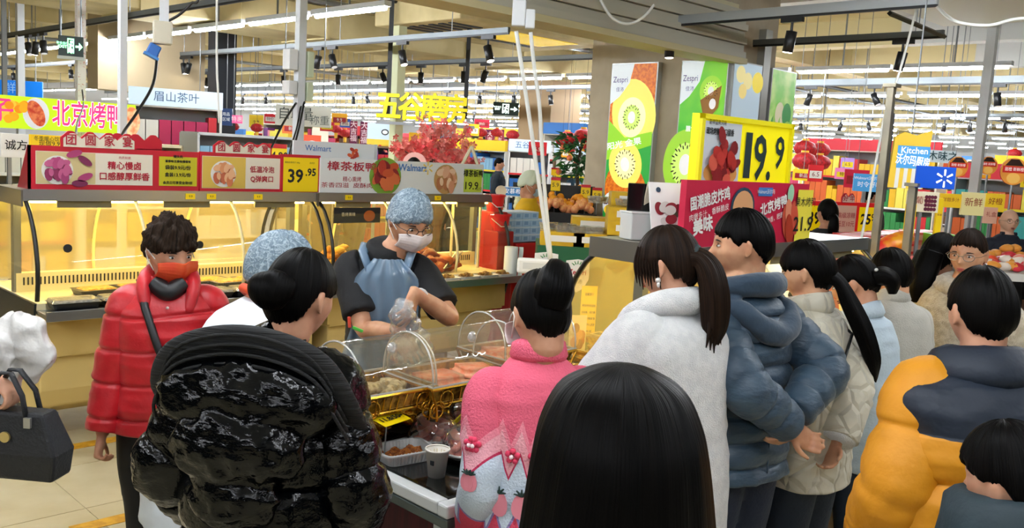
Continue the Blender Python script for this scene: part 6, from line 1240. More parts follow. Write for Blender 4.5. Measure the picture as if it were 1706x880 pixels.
MB().poly([(.012, PH * .42), (w - .012, PH * .52), (w - .012, PH * .6), (w * .4, PH * .56), (.012, PH * .66)]).build('green_wave', LIMEB, o, loc=(0, -.0055, 0)); text(o, '阳光 金果', w * .4, PH * .52, .08, WTE, y=-.012, bold=.002, rot=R(-10), w=w * .75)
disc(o, w * .5, PH * .22, w * .46, .36, OR_, y=-.004, n=30, rot=.3); kiwi(o, w * .45, PH * .40, w * .36, GOLDK, WTE, y=-.007, rot=.3)
disc(o, w * .22, PH * .155, w * .2, .13, KL, y=-.016); disc(o, w * .22, PH * .12, w * .16, .06, mat('#f2c41c', .4, em=.6), y=-.017); text(o, 'Zespri', w * .22, PH * .17, .1, ZTX, y=-.02, bold=.002, w=w * .34)
a, b = atX(1129, 240, CXX).y, atX(1206, 240, CXX).y; w = a - b
o = lightbox('lightbox poster with green kiwi slices, right of the bare column', Vector((CXX - .03, a, ZB)), w, PH, R(-90), KG); badge(o, w, PH); kiwi(o, w * .68, PH * .83, w * .24, KIW, WTE, 20); MB().poly([(w * .47, PH * .78), (w * .9, PH * .86), (w * .86, PH * .74), (w * .7, PH * .685), (w * .54, PH * .71)]).build('kiwi_skin', mat('#9a6a2a', .5, em=.3), o, loc=(0, -.008, 0)); disc(o, w * .74, PH * .76, w * .07, .05, WTE, y=-.012)
text(o, '膳食纤维小绿果', w * .58, PH * .62, .06, WTE, y=-.008, bold=.001, w=w * .75); kiwi(o, w * .25, PH * .42, w * .5, KIW, WTE, 34, y=-.006, sq=1.3); rect(o, .012, w - .012, .012, PH * .2, mat('#2fae5a', .4, em=.4), y=-.013)
a = atY(1209, 200, CYY - .0); b = atY(1257, 200, CYY); w = b.x - a.x
o = lightbox('narrow pale blue lightbox poster with citrus and a blue flower character', Vector((a.x, CYY - .04, ZB)), w, PH, 0, SKYB); BW = mat('#2458a8', .5)
text(o, '花', w * .5, PH * .55, .2, BW, y=-.004, bold=.004); text(o, '果', w * .5, PH * .42, .2, BW, y=-.004, bold=.004)
for i, (u, v, r_, c_) in enumerate(((.25, .93, .08, '#f2e49a'), (.5, .9, .08, '#f2e49a'), (.35, .84, .07, '#f0d880'), (.85, .9, .1, '#f4dc2a'), (.1, .6, .1, '#f07a8a'), (.08, .5, .09, '#e85a70'), (.9, .62, .1, '#f5a01c'), (.88, .52, .1, '#f08a10'))): disc(o, w * u, PH * v, r_, r_, mat(c_, .4, em=.5), y=-.004 - i * .0004)
a = atY(1271, 230, CYY); b = atY(1312, 230, CYY); w = b.x - a.x
o = lightbox('lightbox poster with green vegetables and a blue text strip', Vector((a.x, CYY - .04, ZB + .35)), w, PH - .35, 0, mat('#7cc850', .4, em=.4, alt='#c8e48a', sc=4)); rect(o, .01, w - .01, .4, .62, mat('#2a7ad0', .4, em=.5), y=-.003); text(o, '手指按新鲜之源', w * .5, .51, .1, WTE, y=-.006, w=w * .85)
for i in range(9): disc(o, w * (.2 + .07 * i), .75 + .06 * (i % 4), .09, .12, mat(['#e8e4c0', '#3a9a4a', '#9ad05a'][i % 3], .5, em=.3), y=-.004 - i * .0005)
MB().bx(atY(1258, 200, CYY).x, atY(1269, 200, CYY).x, 0, .1, -.6, PH).build('mullion_post', mat('#a8a8a0', .4, .5), o, loc=(-atY(1271, 230, CYY).x, 0, 0)); MB().bx(.05, .15, .06, .12, -(ZB + .35), 0).build('post', GREYM, o)

# ---- yellow hanging characters
p = atF(628, 203, 10.9); o = root('hanging_characters', p, R(-45), 'big bright yellow three dimensional shop name characters hung on black rods', 'sign'); YL = mat('#f7e600', .4, em=.3); wch = (775 - 628) / 1500 * 10.9
for k, ch in enumerate('五谷磨房'):
    for m_, e_, y_, b_, n_ in ((YL, .004, -.01, .009, 'character'), (mat('#1a1c12', .6), .03, .03, .011, 'character_shadow_side')):  # dark copy behind paints in the shadow side of each character
        g = text(o, ch, wch * (k + .5) / 4, .18, .315, m_, y=y_, ext=e_, bold=b_, name=n_, res=3); g.scale = (1, 1.12, 1)
for x in (.12, wch - .02): MB().bx(x - .025, x + .025, .03, .06, .1, CZ - p.z).build('hanging_rod', DARK, o)
MB().bx(-.02, wch + .1, .035, .055, -.02, .015).build('support_bar', GREYM, o)

# ---- blossom tree
rn = random.Random(5); p = atF(722, 285, 10.2); o = root('blossom_tree', (p.x, p.y, 0), 0, 'coral pink artificial blossom tree below the yellow characters', 'tree'); trunk = MB(); Zc = p.z
MB().tube([(0, 0, 0), (.02, 0, .6), (0, .02, Zc - .1), (.01, 0, Zc + .25)], [.05, .04, .03, .015], 8).build('trunk', mat('#5a4030', .8), o, smooth=True); tips = []
for i in range(26):
    a = rn.uniform(0, 6.28); L = rn.uniform(.2, .48); z1 = rn.uniform(-.05, .5); q = (L * math.cos(a), L * math.sin(a), Zc + z1); MB().tube([(0, 0, Zc - .1 + rn.uniform(0, .3)), (q[0] * .5, q[1] * .5, Zc + z1 * .6), q], [.012, .008, .004], 5).build('branch', mat('#5a4030', .8), o); tips.append(q)
bl = [MB() for _ in range(1)]; petal = []
me = MB()
for k in range(5):
    a = k * 1.257; me.add([(0, 0, 0), (.03 * math.cos(a - .5), .03 * math.sin(a - .5), .008), (.045 * math.cos(a), .045 * math.sin(a), .014), (.03 * math.cos(a + .5), .03 * math.sin(a + .5), .008)], [(0, 1, 2, 3)])
mes = []
for c_ in ('#ef5a5a', '#f58078', '#e8424e', '#f79a8a'):
    mm = me.mesh('blossom'); mm.materials.append(mat(c_, .6, em=.12)); mes.append(mm)
for i in range(300):
    q = rn.choice(tips); f_ = rn.uniform(.45, 1.05); b_ = bpy.data.objects.new('blossom', rn.choice(mes)); C.objects.link(b_); b_.parent = o; b_.location = (q[0] * f_ + rn.uniform(-.07, .07), q[1] * f_ + rn.uniform(-.07, .07), Zc - .02 + (q[2] - Zc + .02) * f_ + rn.uniform(-.06, .08)); b_.rotation_euler = (rn.uniform(.6, 2.4), rn.uniform(-1, 1), rn.uniform(0, 6)); s_ = rn.uniform(.8, 1.3); b_.scale = (s_, s_, s_)
bb = MB()
for i in range(1100):
    q = rn.choice(tips); f_ = rn.uniform(.4, 1.08); M3 = Matrix.Rotation(rn.uniform(.4, 2.6), 3, 'X') @ Matrix.Rotation(rn.uniform(0, 6), 3, 'Z') * rn.uniform(.7, 1.2); c_ = Vector((q[0] * f_ + rn.gauss(0, .06), q[1] * f_ + rn.gauss(0, .06), Zc - .02 + (q[2] - Zc + .02) * f_ + rn.gauss(0, .06)))
    bb.add([M3 @ Vector(v) + c_ for v in me.v], me.f)
tag(bb.build('small_blossoms', mat('#f2706a', .6, alt='#f8a098', sc=9), o), kind='stuff')
MB().lathe([(.12, 0), (.16, .3), (.15, .3)], 16).build('pot', mat('#b02828', .5), o)

# ---- generic gondola shelving
PAL = ['#c8202c', '#e8b81c', '#2a6ab8', '#e9e6dc', '#2f8a46', '#d8642a', '#7a3a8a', '#e88aa0', '#f2e25a', '#8ab8d8', '#5a3a24', '#ffffff', '#b01c50', '#38a0a0']
PM = [mat(c, .45) for c in PAL]
_G = {}
def gondola_mesh(L, H, D, ns, seed, pal):
    rn = random.Random(seed); v = []; f = []; mi = []
    for s in range(ns):
        z0 = .12 + s * (H - .1) / ns; hmax = (H - .1) / ns - .07; x = .03
        while x < L - .1:
            w = rn.uniform(.07, .16); h = hmax * rn.uniform(.55, .98); c = rn.choice(pal); n = rn.randint(1, 4)
            for k in range(n):
                if x + w > L - .03: break
                b = MB().bx(x, x + w * .93, .02, D * .8, z0, z0 + h); o_ = len(v); v += b.v; f += [tuple(i + o_ for i in q) for q in b.f]; mi += [c] * 6; x += w
    me = bpy.data.meshes.new('products'); me.from_pydata(v, [], f)
    for m_ in PM: me.materials.append(m_)
    me.polygons.foreach_set('material_index', mi); return me
def gondola(label, x, y, rz, L=2.6, H=1.75, D=.45, ns=4, seed=0, pal=None, body='#d6d8d8', head=None, headtxt=None, htc='#2a5a9a', back='#b8bcc0'):
    t = root('shelf_unit', (x, y, 0), rz, label, 'shelf unit', 'stocked shelf units'); bm_ = mat(body, .5)
    for s in range(ns + 1): MB().bx(0, L, 0, D, .08 + s * (H - .1) / ns, .115 + s * (H - .1) / ns).build('shelf_board', bm_, t)
    MB().bx(0, L, D - .03, D, 0, H).build('back_panel', mat(back, .6), t)
    for xx in (0, L): MB().bx(xx - .015, xx + .015, 0, D, 0, H).build('side_panel', bm_, t)
    for s in range(ns): MB().bx(0, L, -.012, 0, .085 + s * (H - .1) / ns, .12 + s * (H - .1) / ns).build('price_strip', mat(['#e8d41c', '#f2f2ee', '#d02028'][(s + seed) % 3], .5), t)
    me = gondola_mesh(L, H, D, ns, seed, pal or list(range(len(PAL)))); q = bpy.data.objects.new('products', me); C.objects.link(q); q.parent = t; tag(q, kind='stuff')
    if head:
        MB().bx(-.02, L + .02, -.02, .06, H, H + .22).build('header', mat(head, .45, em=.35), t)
        if headtxt: text(t, headtxt, L / 2, H + .11, .14, mat(htc, .5), y=-.025)
    return t
# named shelves
p = atF(216, 330, 11.5); gondola('tea shelf under a pale blue fascia with tea shop characters', p.x, p.y, R(-20), 1.1, 2.12, .5, 4, 3, [0, 0, 3, 12, 11, 8], '#e6e2d6', '#c8dcf0', '眉山茶叶', '#3a5a80')
p = atF(846, 300, 17); gondola('white shelf with pale blue flowered fascia behind the white cables', p.x, p.y, R(-45), .75 * 1.0, 1.82, .45, 4, 8, [3, 11, 9, 2], '#e8e8e4', '#cfe2f2', '五谷杂粮', '#3a6aa8')
p = atF(922, 300, 17.3); gondola('brown shelf with pale blue flowered fascia beside the white shelf', p.x, p.y, R(-45), .68, 1.82, .45, 4, 9, [3, 11, 9, 10], '#8a6a4a', '#cfe2f2', '五谷杂粮', '#3a6aa8')
k = 0
SH = [('mixed snack shelf', None), ('shelf of red boxes', [0, 12, 5, 8]), ('shelf of pale cartons', [3, 11, 9, 2]), ('shelf of drinks', [2, 13, 9, 4]), ('shelf of sauces', [10, 5, 1, 0]), ('candy shelf', [7, 8, 6, 1, 12])]
for (X, y0, y1, n) in ((14, 3.6, 9.5, 2), (13.2, 11.2, 26, 5), (17, 4, 36, 10), (21.5, 6, 38, 9), (27, 8, 40, 8), (34, 12, 40, 5)):
    for j in range(n):
        y = y0 + (y1 - y0) * j / max(1, n - 1); kind, pal = SH[k % 6]
        if X in (14, 17) and y < 12: kind, pal = ('fruit and snack shelf', [1, 5, 4, 0, 8, 13])
        if inview((X, y, 1.5), 150): gondola('%s, %s along the %s aisle of the hall' % (kind, ordw(j), {14: 'first', 13.2: 'second', 17: 'third', 21.5: 'fourth', 27: 'fifth', 34: 'rearmost'}[X]), X, y + 1.3, R(-90), 2.6, 1.8 + .2 * (k % 3), .5, 4, k, pal, ['#d6d8d8', '#b8302c', '#e4dcc8'][k % 3], ['#c02030', None, '#2a6ab0', '#e8c41c'][k % 4])
        k += 1
# shelves running along the case direction at the left
for j, (px, F_) in enumerate(((-20, 9.6), (90, 10.2), (330, 11), (420, 12), (560, 15.2))):
    p = atF(px, 300, F_); gondola(('bread stall shelf under the lime banner, near end', 'bread stall shelf under the lime banner, far end', 'shelf of round white packs by the dark column', 'low snack shelf behind the price boards', 'wine shelf before the purple banners')[j], p.x, p.y, R(0), (.9, 1.5, 1.4, 1.5, 1.5)[j], (1.62, 1.62, 1.8, 1.6, 1.75)[j], .5, 4, 40 + j, ([1, 5, 8, 3], [1, 5, 3, 10], [3, 11, 11, 9], None, [12, 6, 0, 10])[j], ('#e8dcb8', '#e8dcb8', '#c8ccd0', '#d6d8d8', '#8a6a4a')[j])

# ---- banners and boards over the left stalls
def hung(name, label, px0, py0, px1, py1, F, m, rz=R(-45), frame=None, hang=True, cat='sign', t=.03):
    a = atF(px0, py1, F); w = (px1 - px0) / 1500 * F / math.cos(rz + R(45)); h = (py1 - py0) / 1500 * F; o = board(name, label, cat, a, w, h, rz, m, t, frame=frame)
    if hang:
        for x in (w * .15, w * .85): MB().cyl((x, t / 2, h), (x, t / 2, CZ - a.z), .006, n=5).build('hanging_wire', GREYM, o)
    return o, w, h
LIME = mat('#b8e01c', .4, em=.7); MG = mat('#e83a8a', .4, em=.5)
a = atY(-8, 198, 9.6); b = atY(226, 216, 9.6); o = root('shop_banner', (a.x, 9.6, a.z - .08), 0, 'lime green lightbox banner reading Beijing roast duck in pink characters', 'sign'); w = b.x - a.x; h = .31
MB().bx(0, w, 0, .1, 0, h).build('panel', LIME, o); text(o, '北京烤鸭', w * .64, h * .5, .27, mat('#ffffff', .4, em=.8), y=-.004, bold=.012, w=w * .52); text(o, '北京烤鸭', w * .64, h * .5, .27, MG, y=-.008, bold=.004, w=w * .52); text(o, '子', w * .03, h * .5, .25, MG, y=-.008, bold=.004)
rnd = random.Random(9)
for i in range(14): disc(o, w * .13 + rnd.uniform(-.09, .09), h * .45 + rnd.uniform(-.1, .1), .04, .04, mat(rnd.choice(['#f0a818', '#e88a10', '#f4c040']), .4, em=.4), y=-.005 - i * .0005)
disc(o, w * .27, h * .5, .12, .15, mat('#d8dce0', .4, em=.4), y=-.004); disc(o, w * .27, h * .5, .07, .13, mat('#c03a24', .4, em=.3, alt='#e08050', sc=20), y=-.012, rot=.4)
disc(o, w * .965, h * .45, .09, .15, mat('#f07a4a', .4, em=.5, alt='#f8d0a0', sc=12), y=-.006)
for x in (.1, w - .1): MB().bx(x - .02, x + .02, .04, .08, h, CZ - a.z).build('hanging_post', GREYM, o)
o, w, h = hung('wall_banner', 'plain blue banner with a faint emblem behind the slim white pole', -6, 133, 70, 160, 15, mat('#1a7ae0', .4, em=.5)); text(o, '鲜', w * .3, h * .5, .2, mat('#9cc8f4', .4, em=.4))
struct('wall_partition', MB().bx(atF(163, 150, 13).x, atF(163, 150, 13).x + 1.6, atF(163, 150, 13).y, atF(163, 150, 13).y + .4, 2.35, CZ), mat('#cdb894', .7))
struct('wall_partition', MB().bx(atF(863, 220, 19).x, atF(863, 220, 19).x + .9, atF(863, 220, 19).y - .9, atF(863, 220, 19).y, 2.05, CZ), mat('#b59a76', .7))
o, w, h = hung('direction_sign', 'navy hanging sign with a white arrow and two text lines', 322, 178, 386, 206, 13, mat('#14305a', .4, em=.1)); text(o, '←', w * .12, h * .5, .12, WHITE); text(o, '洗衣清洁用品', w * .65, h * .65, .055, WHITE); text(o, '母婴用品区域', w * .65, h * .35, .055, WHITE)
o, w, h = hung('pink_card', 'small hot pink hanging card with characters', 386, 192, 403, 205, 13, mat('#f05a90', .4, em=.4)); text(o, '特惠', w / 2, h / 2, .08, WHITE)
struct('column_dark', MB().bx(atF(345, 200, 13.6).x, atF(345, 200, 13.6).x + .3, atF(345, 200, 13.6).y - .3, atF(345, 200, 13.6).y, 0, CZ), mat('#141a24', .5))
o, w, h = hung('weighing_sign', 'pale hanging board reading self weighing behind the service pole', 458, 174, 550, 208, 9, mat('#d4d6cc', .5)); text(o, '自助', w * .28, h * .55, .13, mat('#3a4440', .5)); text(o, '称重', w * .8, h * .3, .1, mat('#5a6460', .5)); text(o, '量', w * .56, h * .55, .14, mat('#3a4440', .5))
o, w, h = hung('bread_card', 'white script board with a food bowl beside the first deli case', 2, 222, 48, 262, 7.6, SIGNW, R(0), hang=False); text(o, '诚方', w * .35, h * .5, .09, INK, bold=.001); disc(o, w * .8, h * .35, .07, .05, mat('#d88a5a', .5)); MB().bx(.05, .08, .0, .03, -o.location.z, 0).build('post', GREYM, o)
o, w, h = hung('yellow_card', 'yellow price card above the red menu board', 50, 224, 92, 246, 7.2, mat('#f2c81c', .5, em=.15), R(0), hang=False); text(o, '冬季暖心饮品', w * .5, h * .7, .04, INK, w=w * .8); text(o, '现做9.9', w * .5, h * .35, .05, INK); MB().bx(.05, .07, .0, .02, -o.location.z, 0).build('post', GREYM, o)
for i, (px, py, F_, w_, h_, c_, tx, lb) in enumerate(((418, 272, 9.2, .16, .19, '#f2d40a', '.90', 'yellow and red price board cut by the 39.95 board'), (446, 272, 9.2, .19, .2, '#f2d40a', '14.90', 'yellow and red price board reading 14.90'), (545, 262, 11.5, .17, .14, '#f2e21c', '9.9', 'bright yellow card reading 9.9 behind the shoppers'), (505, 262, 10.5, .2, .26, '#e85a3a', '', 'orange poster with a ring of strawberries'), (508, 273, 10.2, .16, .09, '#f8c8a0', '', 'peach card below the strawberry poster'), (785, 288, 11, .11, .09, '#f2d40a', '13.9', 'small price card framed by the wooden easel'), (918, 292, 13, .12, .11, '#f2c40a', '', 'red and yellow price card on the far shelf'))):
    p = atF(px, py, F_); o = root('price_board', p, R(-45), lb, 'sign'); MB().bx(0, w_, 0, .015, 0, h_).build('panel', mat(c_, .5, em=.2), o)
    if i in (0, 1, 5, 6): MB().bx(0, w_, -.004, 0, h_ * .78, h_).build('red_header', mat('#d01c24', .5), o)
    if tx: text(o, tx, w_ / 2, h_ * .4, h_ * .5, INK, y=-.006, bold=.002)
    if i == 3:
        disc(o, w_ / 2, h_ * .45, w_ * .42, w_ * .4, WTE, y=-.003); disc(o, w_ / 2, h_ * .45, w_ * .36, w_ * .34, mat('#c8201c', .4, em=.3, alt='#f08070', sc=30), y=-.005)
    MB().cyl((w_ / 2, .008, 0), (w_ / 2, .008, -p.z), .008, n=5).build('stand', GREYM, o)
for i, (px, py0, py1, F_, w_) in enumerate(((582, 202, 241, 16, .13), (599, 203, 246, 15.5, .14), (807, 216, 254, 20, .2), (823, 216, 256, 20, .2))):
    a = atF(px, py1, F_); h_ = (py1 - py0) / 1500 * F_; o = board('couplet_banner', ('tall purple banner with red lower part behind the shoppers', 'tall purple banner with pink characters beside the blue display', 'maroon hanging couplet beside the lantern column', 'second maroon hanging couplet close to the grey column')[i], 'banner', a, w_, h_, R(-45), mat('#6a1c50', .5, em=.15, alt='#a02040', sc=3), .02)
    text(o, '大\n吉\n福', w_ / 2, h_ * .55, .12, mat('#f4d8e0', .5, em=.3), bold=.002)
    for x in (.02, w_ - .02): MB().cyl((x, .01, h_), (x, .01, CZ - a.z), .004, n=4).build('hanging_wire', GREYM, o)
o, w, h = hung('display_panel', 'white and sky blue display panel with a black oval mark', 611, 205, 652, 240, 12, mat('#cfe4f6', .4, em=.35), hang=False); rect(o, 0, w, 0, h * .25, mat('#f4d43a', .5, em=.2)); disc(o, w * .72, h * .6, .05, .04, DARK); disc(o, w * .72, h * .6, .035, .025, KL, y=-.006); MB().bx(.1, .14, 0, .03, -o.location.z, 0).build('post', GREYM, o)
o, w, h = hung('grain_sign', 'golden square sign with dark characters behind the blossom', 680, 221, 724, 256, 11.2, mat('#f2c01c', .5, em=.3), hang=False); text(o, '五七', w * .5, h * .4, .12, INK, bold=.002); MB().bx(.1, .14, 0, .03, -o.location.z, 0).build('post', GREYM, o)
p = atF(690, 290, 9.6); o = root('pink_disc_stand', p, R(-45), 'round pale pink display board behind a dark head', 'sign'); MB().tube([(0, 0, .1), (0, .02, .1)], .13, 24).build('disc', mat('#f4b8b0', .5, em=.15), o); MB().cyl((0, .01, .0), (0, .01, -p.z), .012, n=6).build('stand', GREYM, o)
p, q, r_ = atF(757, 298, 7.4), atF(786, 244, 7.4), atF(803, 300, 7.4); o = root('wooden_easel', p, 0, 'pale wooden triangular easel rising behind the duck board', 'easel'); EW = mat('#d8cba6', .6)
MB().tube([(0, 0, 0), tuple(q - p)], .014, 5).build('side_bar', EW, o); MB().tube([tuple(q - p), tuple(r_ - p)], .014, 5).build('side_bar', EW, o)
for v in (Vector((0, 0, 0)), r_ - p): MB().tube([tuple(v), (v.x, v.y, -p.z)], .012, 5).build('leg', EW, o)
# lanterns
LR = mat('#c01a24', .5, em=.15, alt='#8a1018', sc=3, stretch=(12, 12, .1)); LG = mat('#e8b83a', .4, em=.2)
lb_ = MB().lathe([(.06, -.13), (.15, -.09), (.2, 0), (.15, .09), (.06, .13)], 14).mesh('lantern_body', True); lb_.materials.append(LR); lc_ = MB().lathe([(.06, .13), (.06, .16)], 10).mesh('cap'); lc_.materials.append(LG); lt_ = MB().lathe([(.05, -.3), (.055, -.17), (.06, -.13)], 10).mesh('tassel'); lt_.materials.append(LG)
for i, (px, py, F_, s_) in enumerate(((1341, 247, 14, .9), (1366, 250, 14.3, .85), (1340, 268, 13.6, .95), (1365, 271, 14, .9), (307, 205, 14, .45), (388, 211, 14, .5), (428, 213, 14, .5), (802, 221, 20, .7), (828, 221, 20, .7), (826, 240, 20, .7), (800, 238, 20, .7), (854, 225, 18, .7), (945, 230, 15, .8), (937, 235, 15.2, .6), (972, 226, 14, .8), (985, 247, 14, .7), (950, 248, 15, .5), (1690, 256, 20, .8), (560, 215, 18, .6), (575, 222, 18, .6))):
    p = atF(px, py, F_); o = root('paper_lantern', p, 0, 'red paper lantern with gold tassel, %s of those hung over the hall' % ordw(i), 'lantern', 'red paper lanterns over the hall'); o.scale = (s_,) * 3
    for n_, me_ in (('shade', lb_), ('cap', lc_), ('tassel', lt_)):
        q = bpy.data.objects.new(n_, me_); C.objects.link(q); q.parent = o
    MB().cyl((0, 0, .15), (0, 0, (CZ - p.z) / s_), .004, n=4).build('cord', DARK, o)

# ---- fruit stand, boxes and crates in the middle
CART = mat('#a9cbe6', .5); CART2 = mat('#6fa6d4', .5); REDP = mat('#d81c20', .4)
cm_ = MB().bx(-.048, .048, -.035, .035, 0, .062).mesh('carton_body'); cm_.materials.append(CART); cs_ = MB().bx(-.025, .02, -.0362, -.035, .015, .045).mesh('carton_print'); cs_.materials.append(mat('#7fa6d0', .5)); ct_ = MB().bx(-.0485, .0485, -.0355, .0355, .054, .0625).mesh('carton_lid'); ct_.materials.append(mat('#d8e8f4', .5))
def red_crate(label, x, y, z, L, D, H, rz=0):
    o = root('red_crate', (x, y, z), rz, label, 'crate'); MB().loft([rrect(L / 2 * .9, D / 2 * .9, .03, 0), rrect(L / 2, D / 2, .03, H), rrect(L / 2 + .02, D / 2 + .02, .03, H), rrect(L / 2 + .02, D / 2 + .02, .03, H - .03)]).build('shell', REDP, o); MB().tube([(-L * .3, -D * .52, H * .7), (-L * .1, -D * .55, H * .4), (L * .1, -D * .55, H * .4), (L * .3, -D * .52, H * .7)], .006, 5).build('bail_handle', WHITE, o); return o
s0 = atF(868, 440, 8.0); bx_, by_ = s0.x, s0.y
ZS = atF(868, 398, 8.0).z
for j in range(2): red_crate('red plastic crate under the blue cartons, %s from the deli case' % ORD[j], bx_ - .12 + .38 * j, by_ - .02, 0, .36, .42, ZS - .003) 
n_ = 0
for lvl, (nx, ny) in enumerate(((7, 5), (6, 4), (5, 4), (4, 3))):
    for i in range(nx):
        for j in range(ny):
            q = root('drink_carton', (bx_ - .36 + .1 * i + .02 * lvl, by_ - .16 + .075 * j + .02 * lvl, ZS + .0635 * lvl), 0, 'pale blue drink carton, %s along, %s row, %s layer up on the red crates' % (ORD[i], ('front', 'second', 'third', 'fourth', 'rear')[j], ORD[lvl]), 'carton', 'drink cartons on the red crates'); n_ += 1
            for nn, mm in (('body', cm_), ('print', cs_), ('lid_band', ct_)):
                z_ = bpy.data.objects.new('carton_' + nn, mm); C.objects.link(z_); z_.parent = q
for k, (px, py, F_, sc_) in enumerate(((824, 352, 7.5, 1.15), (831, 384, 7.45, 1.3))):
    p = atF(px, py, F_); o = root('red_bucket', (p.x, p.y, p.z - .0), 0, ('upper red bucket at the deli case end beside blue cartons', 'lower red bucket at the deli case end beside blue cartons')[k], 'bucket'); r0 = .07 * sc_; MB().lathe([(r0 * .8, 0), (r0, .14), (r0 * 1.1, .14), (r0 * 1.1, .125)], 20).build('bucket_shell', REDP, o, smooth=False); MB().tube([(-r0, 0, .1), (-r0 * .6, -r0 * .9, .04), (r0 * .6, -r0 * .9, .04), (r0, 0, .1)], .004, 5).build('bail_handle', WHITE, o, smooth=True)
    MB().bx(-r0, r0, -r0, r0, -p.z, -.001).build('red_plinth', mat('#a8161c', .5), o, bev=.01)
o, w, h = hung('drink_sign', 'small blue drink sign standing on the carton stack', 829, 310, 866, 326, 8.1, mat('#dcebf4', .5), hang=False); rect(o, w * .3, w, h * .1, h * .9, mat('#2a86d0', .5)); text(o, '安慕希', w * .65, h * .5, .05, WTE); MB().bx(w * .5, w * .54, .005, .025, -.45, 0).build('post', GREYM, o); disc(o, w * .14, h * .5, .05, .05, mat('#e8d8b8', .5), y=-.006)
# green display bin with kiwi boxes
a = atF(868, 455, 6.5); GZ = atF(900, 408, 6.5).z; o = root('kiwi_display', (a.x + .05, a.y - .1, 0), R(-45), 'dark green kiwi display bin with white shield badges', 'display bin'); gw = (1000 - 868) / 1500 * 6.5 + .15
MB().bx(0, gw, 0, .55, 0, GZ).build('bin', mat('#0c5a38', .5), o); RDT = mat('#b01c2c', .5)
for k, (fx, fz) in enumerate(((.07, GZ - .16), (.3, GZ - .2))):
    s_ = .085; MB().poly([(fx - s_, fz + s_ * 1.2), (fx, fz + s_ * 1.35), (fx + s_, fz + s_ * 1.2), (fx + s_, fz - s_ * .3), (fx + s_ * .6, fz - s_ * 1.1), (fx, fz - s_ * 1.5), (fx - s_ * .6, fz - s_ * 1.1), (fx - s_, fz - s_ * .3)], .006).build('shield_badge', SIGNW, o, loc=(0, -.008, 0)); text(o, 'Zespri', fx, fz + .02, .055, RDT, y=-.012, bold=.001, w=.13); text(o, '佳沛', fx, fz - .05, .04, INK, y=-.012)
    for j in range(5): a_ = math.pi * (.2 + .15 * j); MB().tube([(fx + .03 * math.cos(a_), -.011, fz + .06 + .02 * math.sin(a_)), (fx + .055 * math.cos(a_), -.011, fz + .06 + .045 * math.sin(a_))], [.004, .002], 4).build('shield_ray', mat('#2a8a3a', .5), o)
text(o, '低GI 0脂', .6, .35, .1, mat('#b8d81c', .5), y=-.004, bold=.002); ox = o
kb = MB().bx(-.16, .16, -.11, .11, 0, .1).mesh('box'); kb.materials.append(mat('#e0b81c', .5, alt='#d0a010', sc=6)); kl = MB().bx(-.1, .1, -.112, -.11, .03, .075).mesh('label'); kl.materials.append(SIGNW)
Mx = Matrix.Translation(ox.location) @ Matrix.Rotation(R(-45), 4, 'Z')
for k, (x_, y_, l_) in enumerate(((.18, .15, 0), (.42, .15, 0), (.66, .15, 0), (.66, .15, 1), (.66, .15, 2), (.36, .4, 0), (.7, .4, 0), (.7, .4, 1), (.7, .4, 2), (.7, .4, 3), (.42, .4, 1))):
    q = root('kiwi_box', Mx @ Vector((x_, y_, GZ + .101 * l_)), R(-45), 'yellow kiwi carton on the green bin, %s counted from the socket board' % ordw(k), 'carton', 'yellow kiwi cartons')
    for nn, mm in (('carton', kb), ('window_label', kl)):
        z_ = bpy.data.objects.new(nn, mm); C.objects.link(z_); z_.parent = q
for k in range(9):
    p_ = Mx @ Vector((.1 + .1 * (k % 4) + (.35 if k > 5 else 0), .1 + .14 * (k // 4), GZ + (.31 if k > 5 else .1 if k != 0 else .0))); q = root('kiwi_punnet', p_, R(-45 + 7 * k), 'clear punnet of brown kiwis on the kiwi boxes, %s in the heap' % ORD[k], 'punnet', 'kiwi punnets'); MB().loft([rrect(.07, .05, .015, 0), rrect(.08, .06, .02, .05)]).build('punnet_shell', clear('#f0f4e8', .25, .08, .2), q)
    for j in range(6): MB().ball((-.045 + .045 * (j % 3), -.022 + .044 * (j // 3), .03), (.022, .02, .018), 8, 6).build('kiwi', mat('#6a5228', .8), q, smooth=True)
# fruit stand: black trough on yellow pallets
fa = atF(912, 358, 9.2); o = root('fruit_stand', (fa.x, fa.y, 0), R(-45), 'black fruit trough standing on stacked yellow pallets', 'fruit stand'); FZ2 = fa.z; FWD = .7; YP = mat('#e8c010', .5)
MB().bx(-.35, .48, 0, FWD, FZ2 - .12, FZ2).build('trough', BLACK, o); MB().bx(-.37, .5, -.03, 0, FZ2 - .14, FZ2 + .03).build('front_lip', BLACK, o); MB().bx(-.37, .5, FWD * .55, FWD * .58, FZ2, FZ2 + .3).build('rear_board', BLACK, o)
for l_ in range(3):
    z_ = FZ2 - .14 - .17 * (l_ + 1)
    for y_ in (0, .5): MB().bx(-.35, .48, y_, y_ + .12, z_ + .13, z_ + .165).build('pallet_deck', YP, o)
    for x_ in (-.35, .0, .36): MB().bx(x_, x_ + .12, 0, .62, z_, z_ + .13).build('pallet_block', YP, o)
    MB().bx(-.35, .48, 0, .62, z_, z_ + .025).build('pallet_base', YP, o)
MB().bx(-.3, .45, .05, .6, 0, max(.02, FZ2 - .65)).build('plinth', YP, o)
Mx = Matrix.Translation((fa.x, fa.y, 0)) @ Matrix.Rotation(R(-45), 4, 'Z'); rn = random.Random(3); fb = {}
for nm, c_, c2, r_ in (('orange', '#f0a01c', '#e8880c', .042), ('peach', '#f2b070', '#e88a60', .04), ('pale_pear', '#e8e4b8', '#d8d49a', .04)):
    me = MB().ball((0, 0, 0), r_, 10, 7).mesh(nm, True); me.materials.append(mat(c_, .45, alt=c2, sc=20)); fb[nm] = me
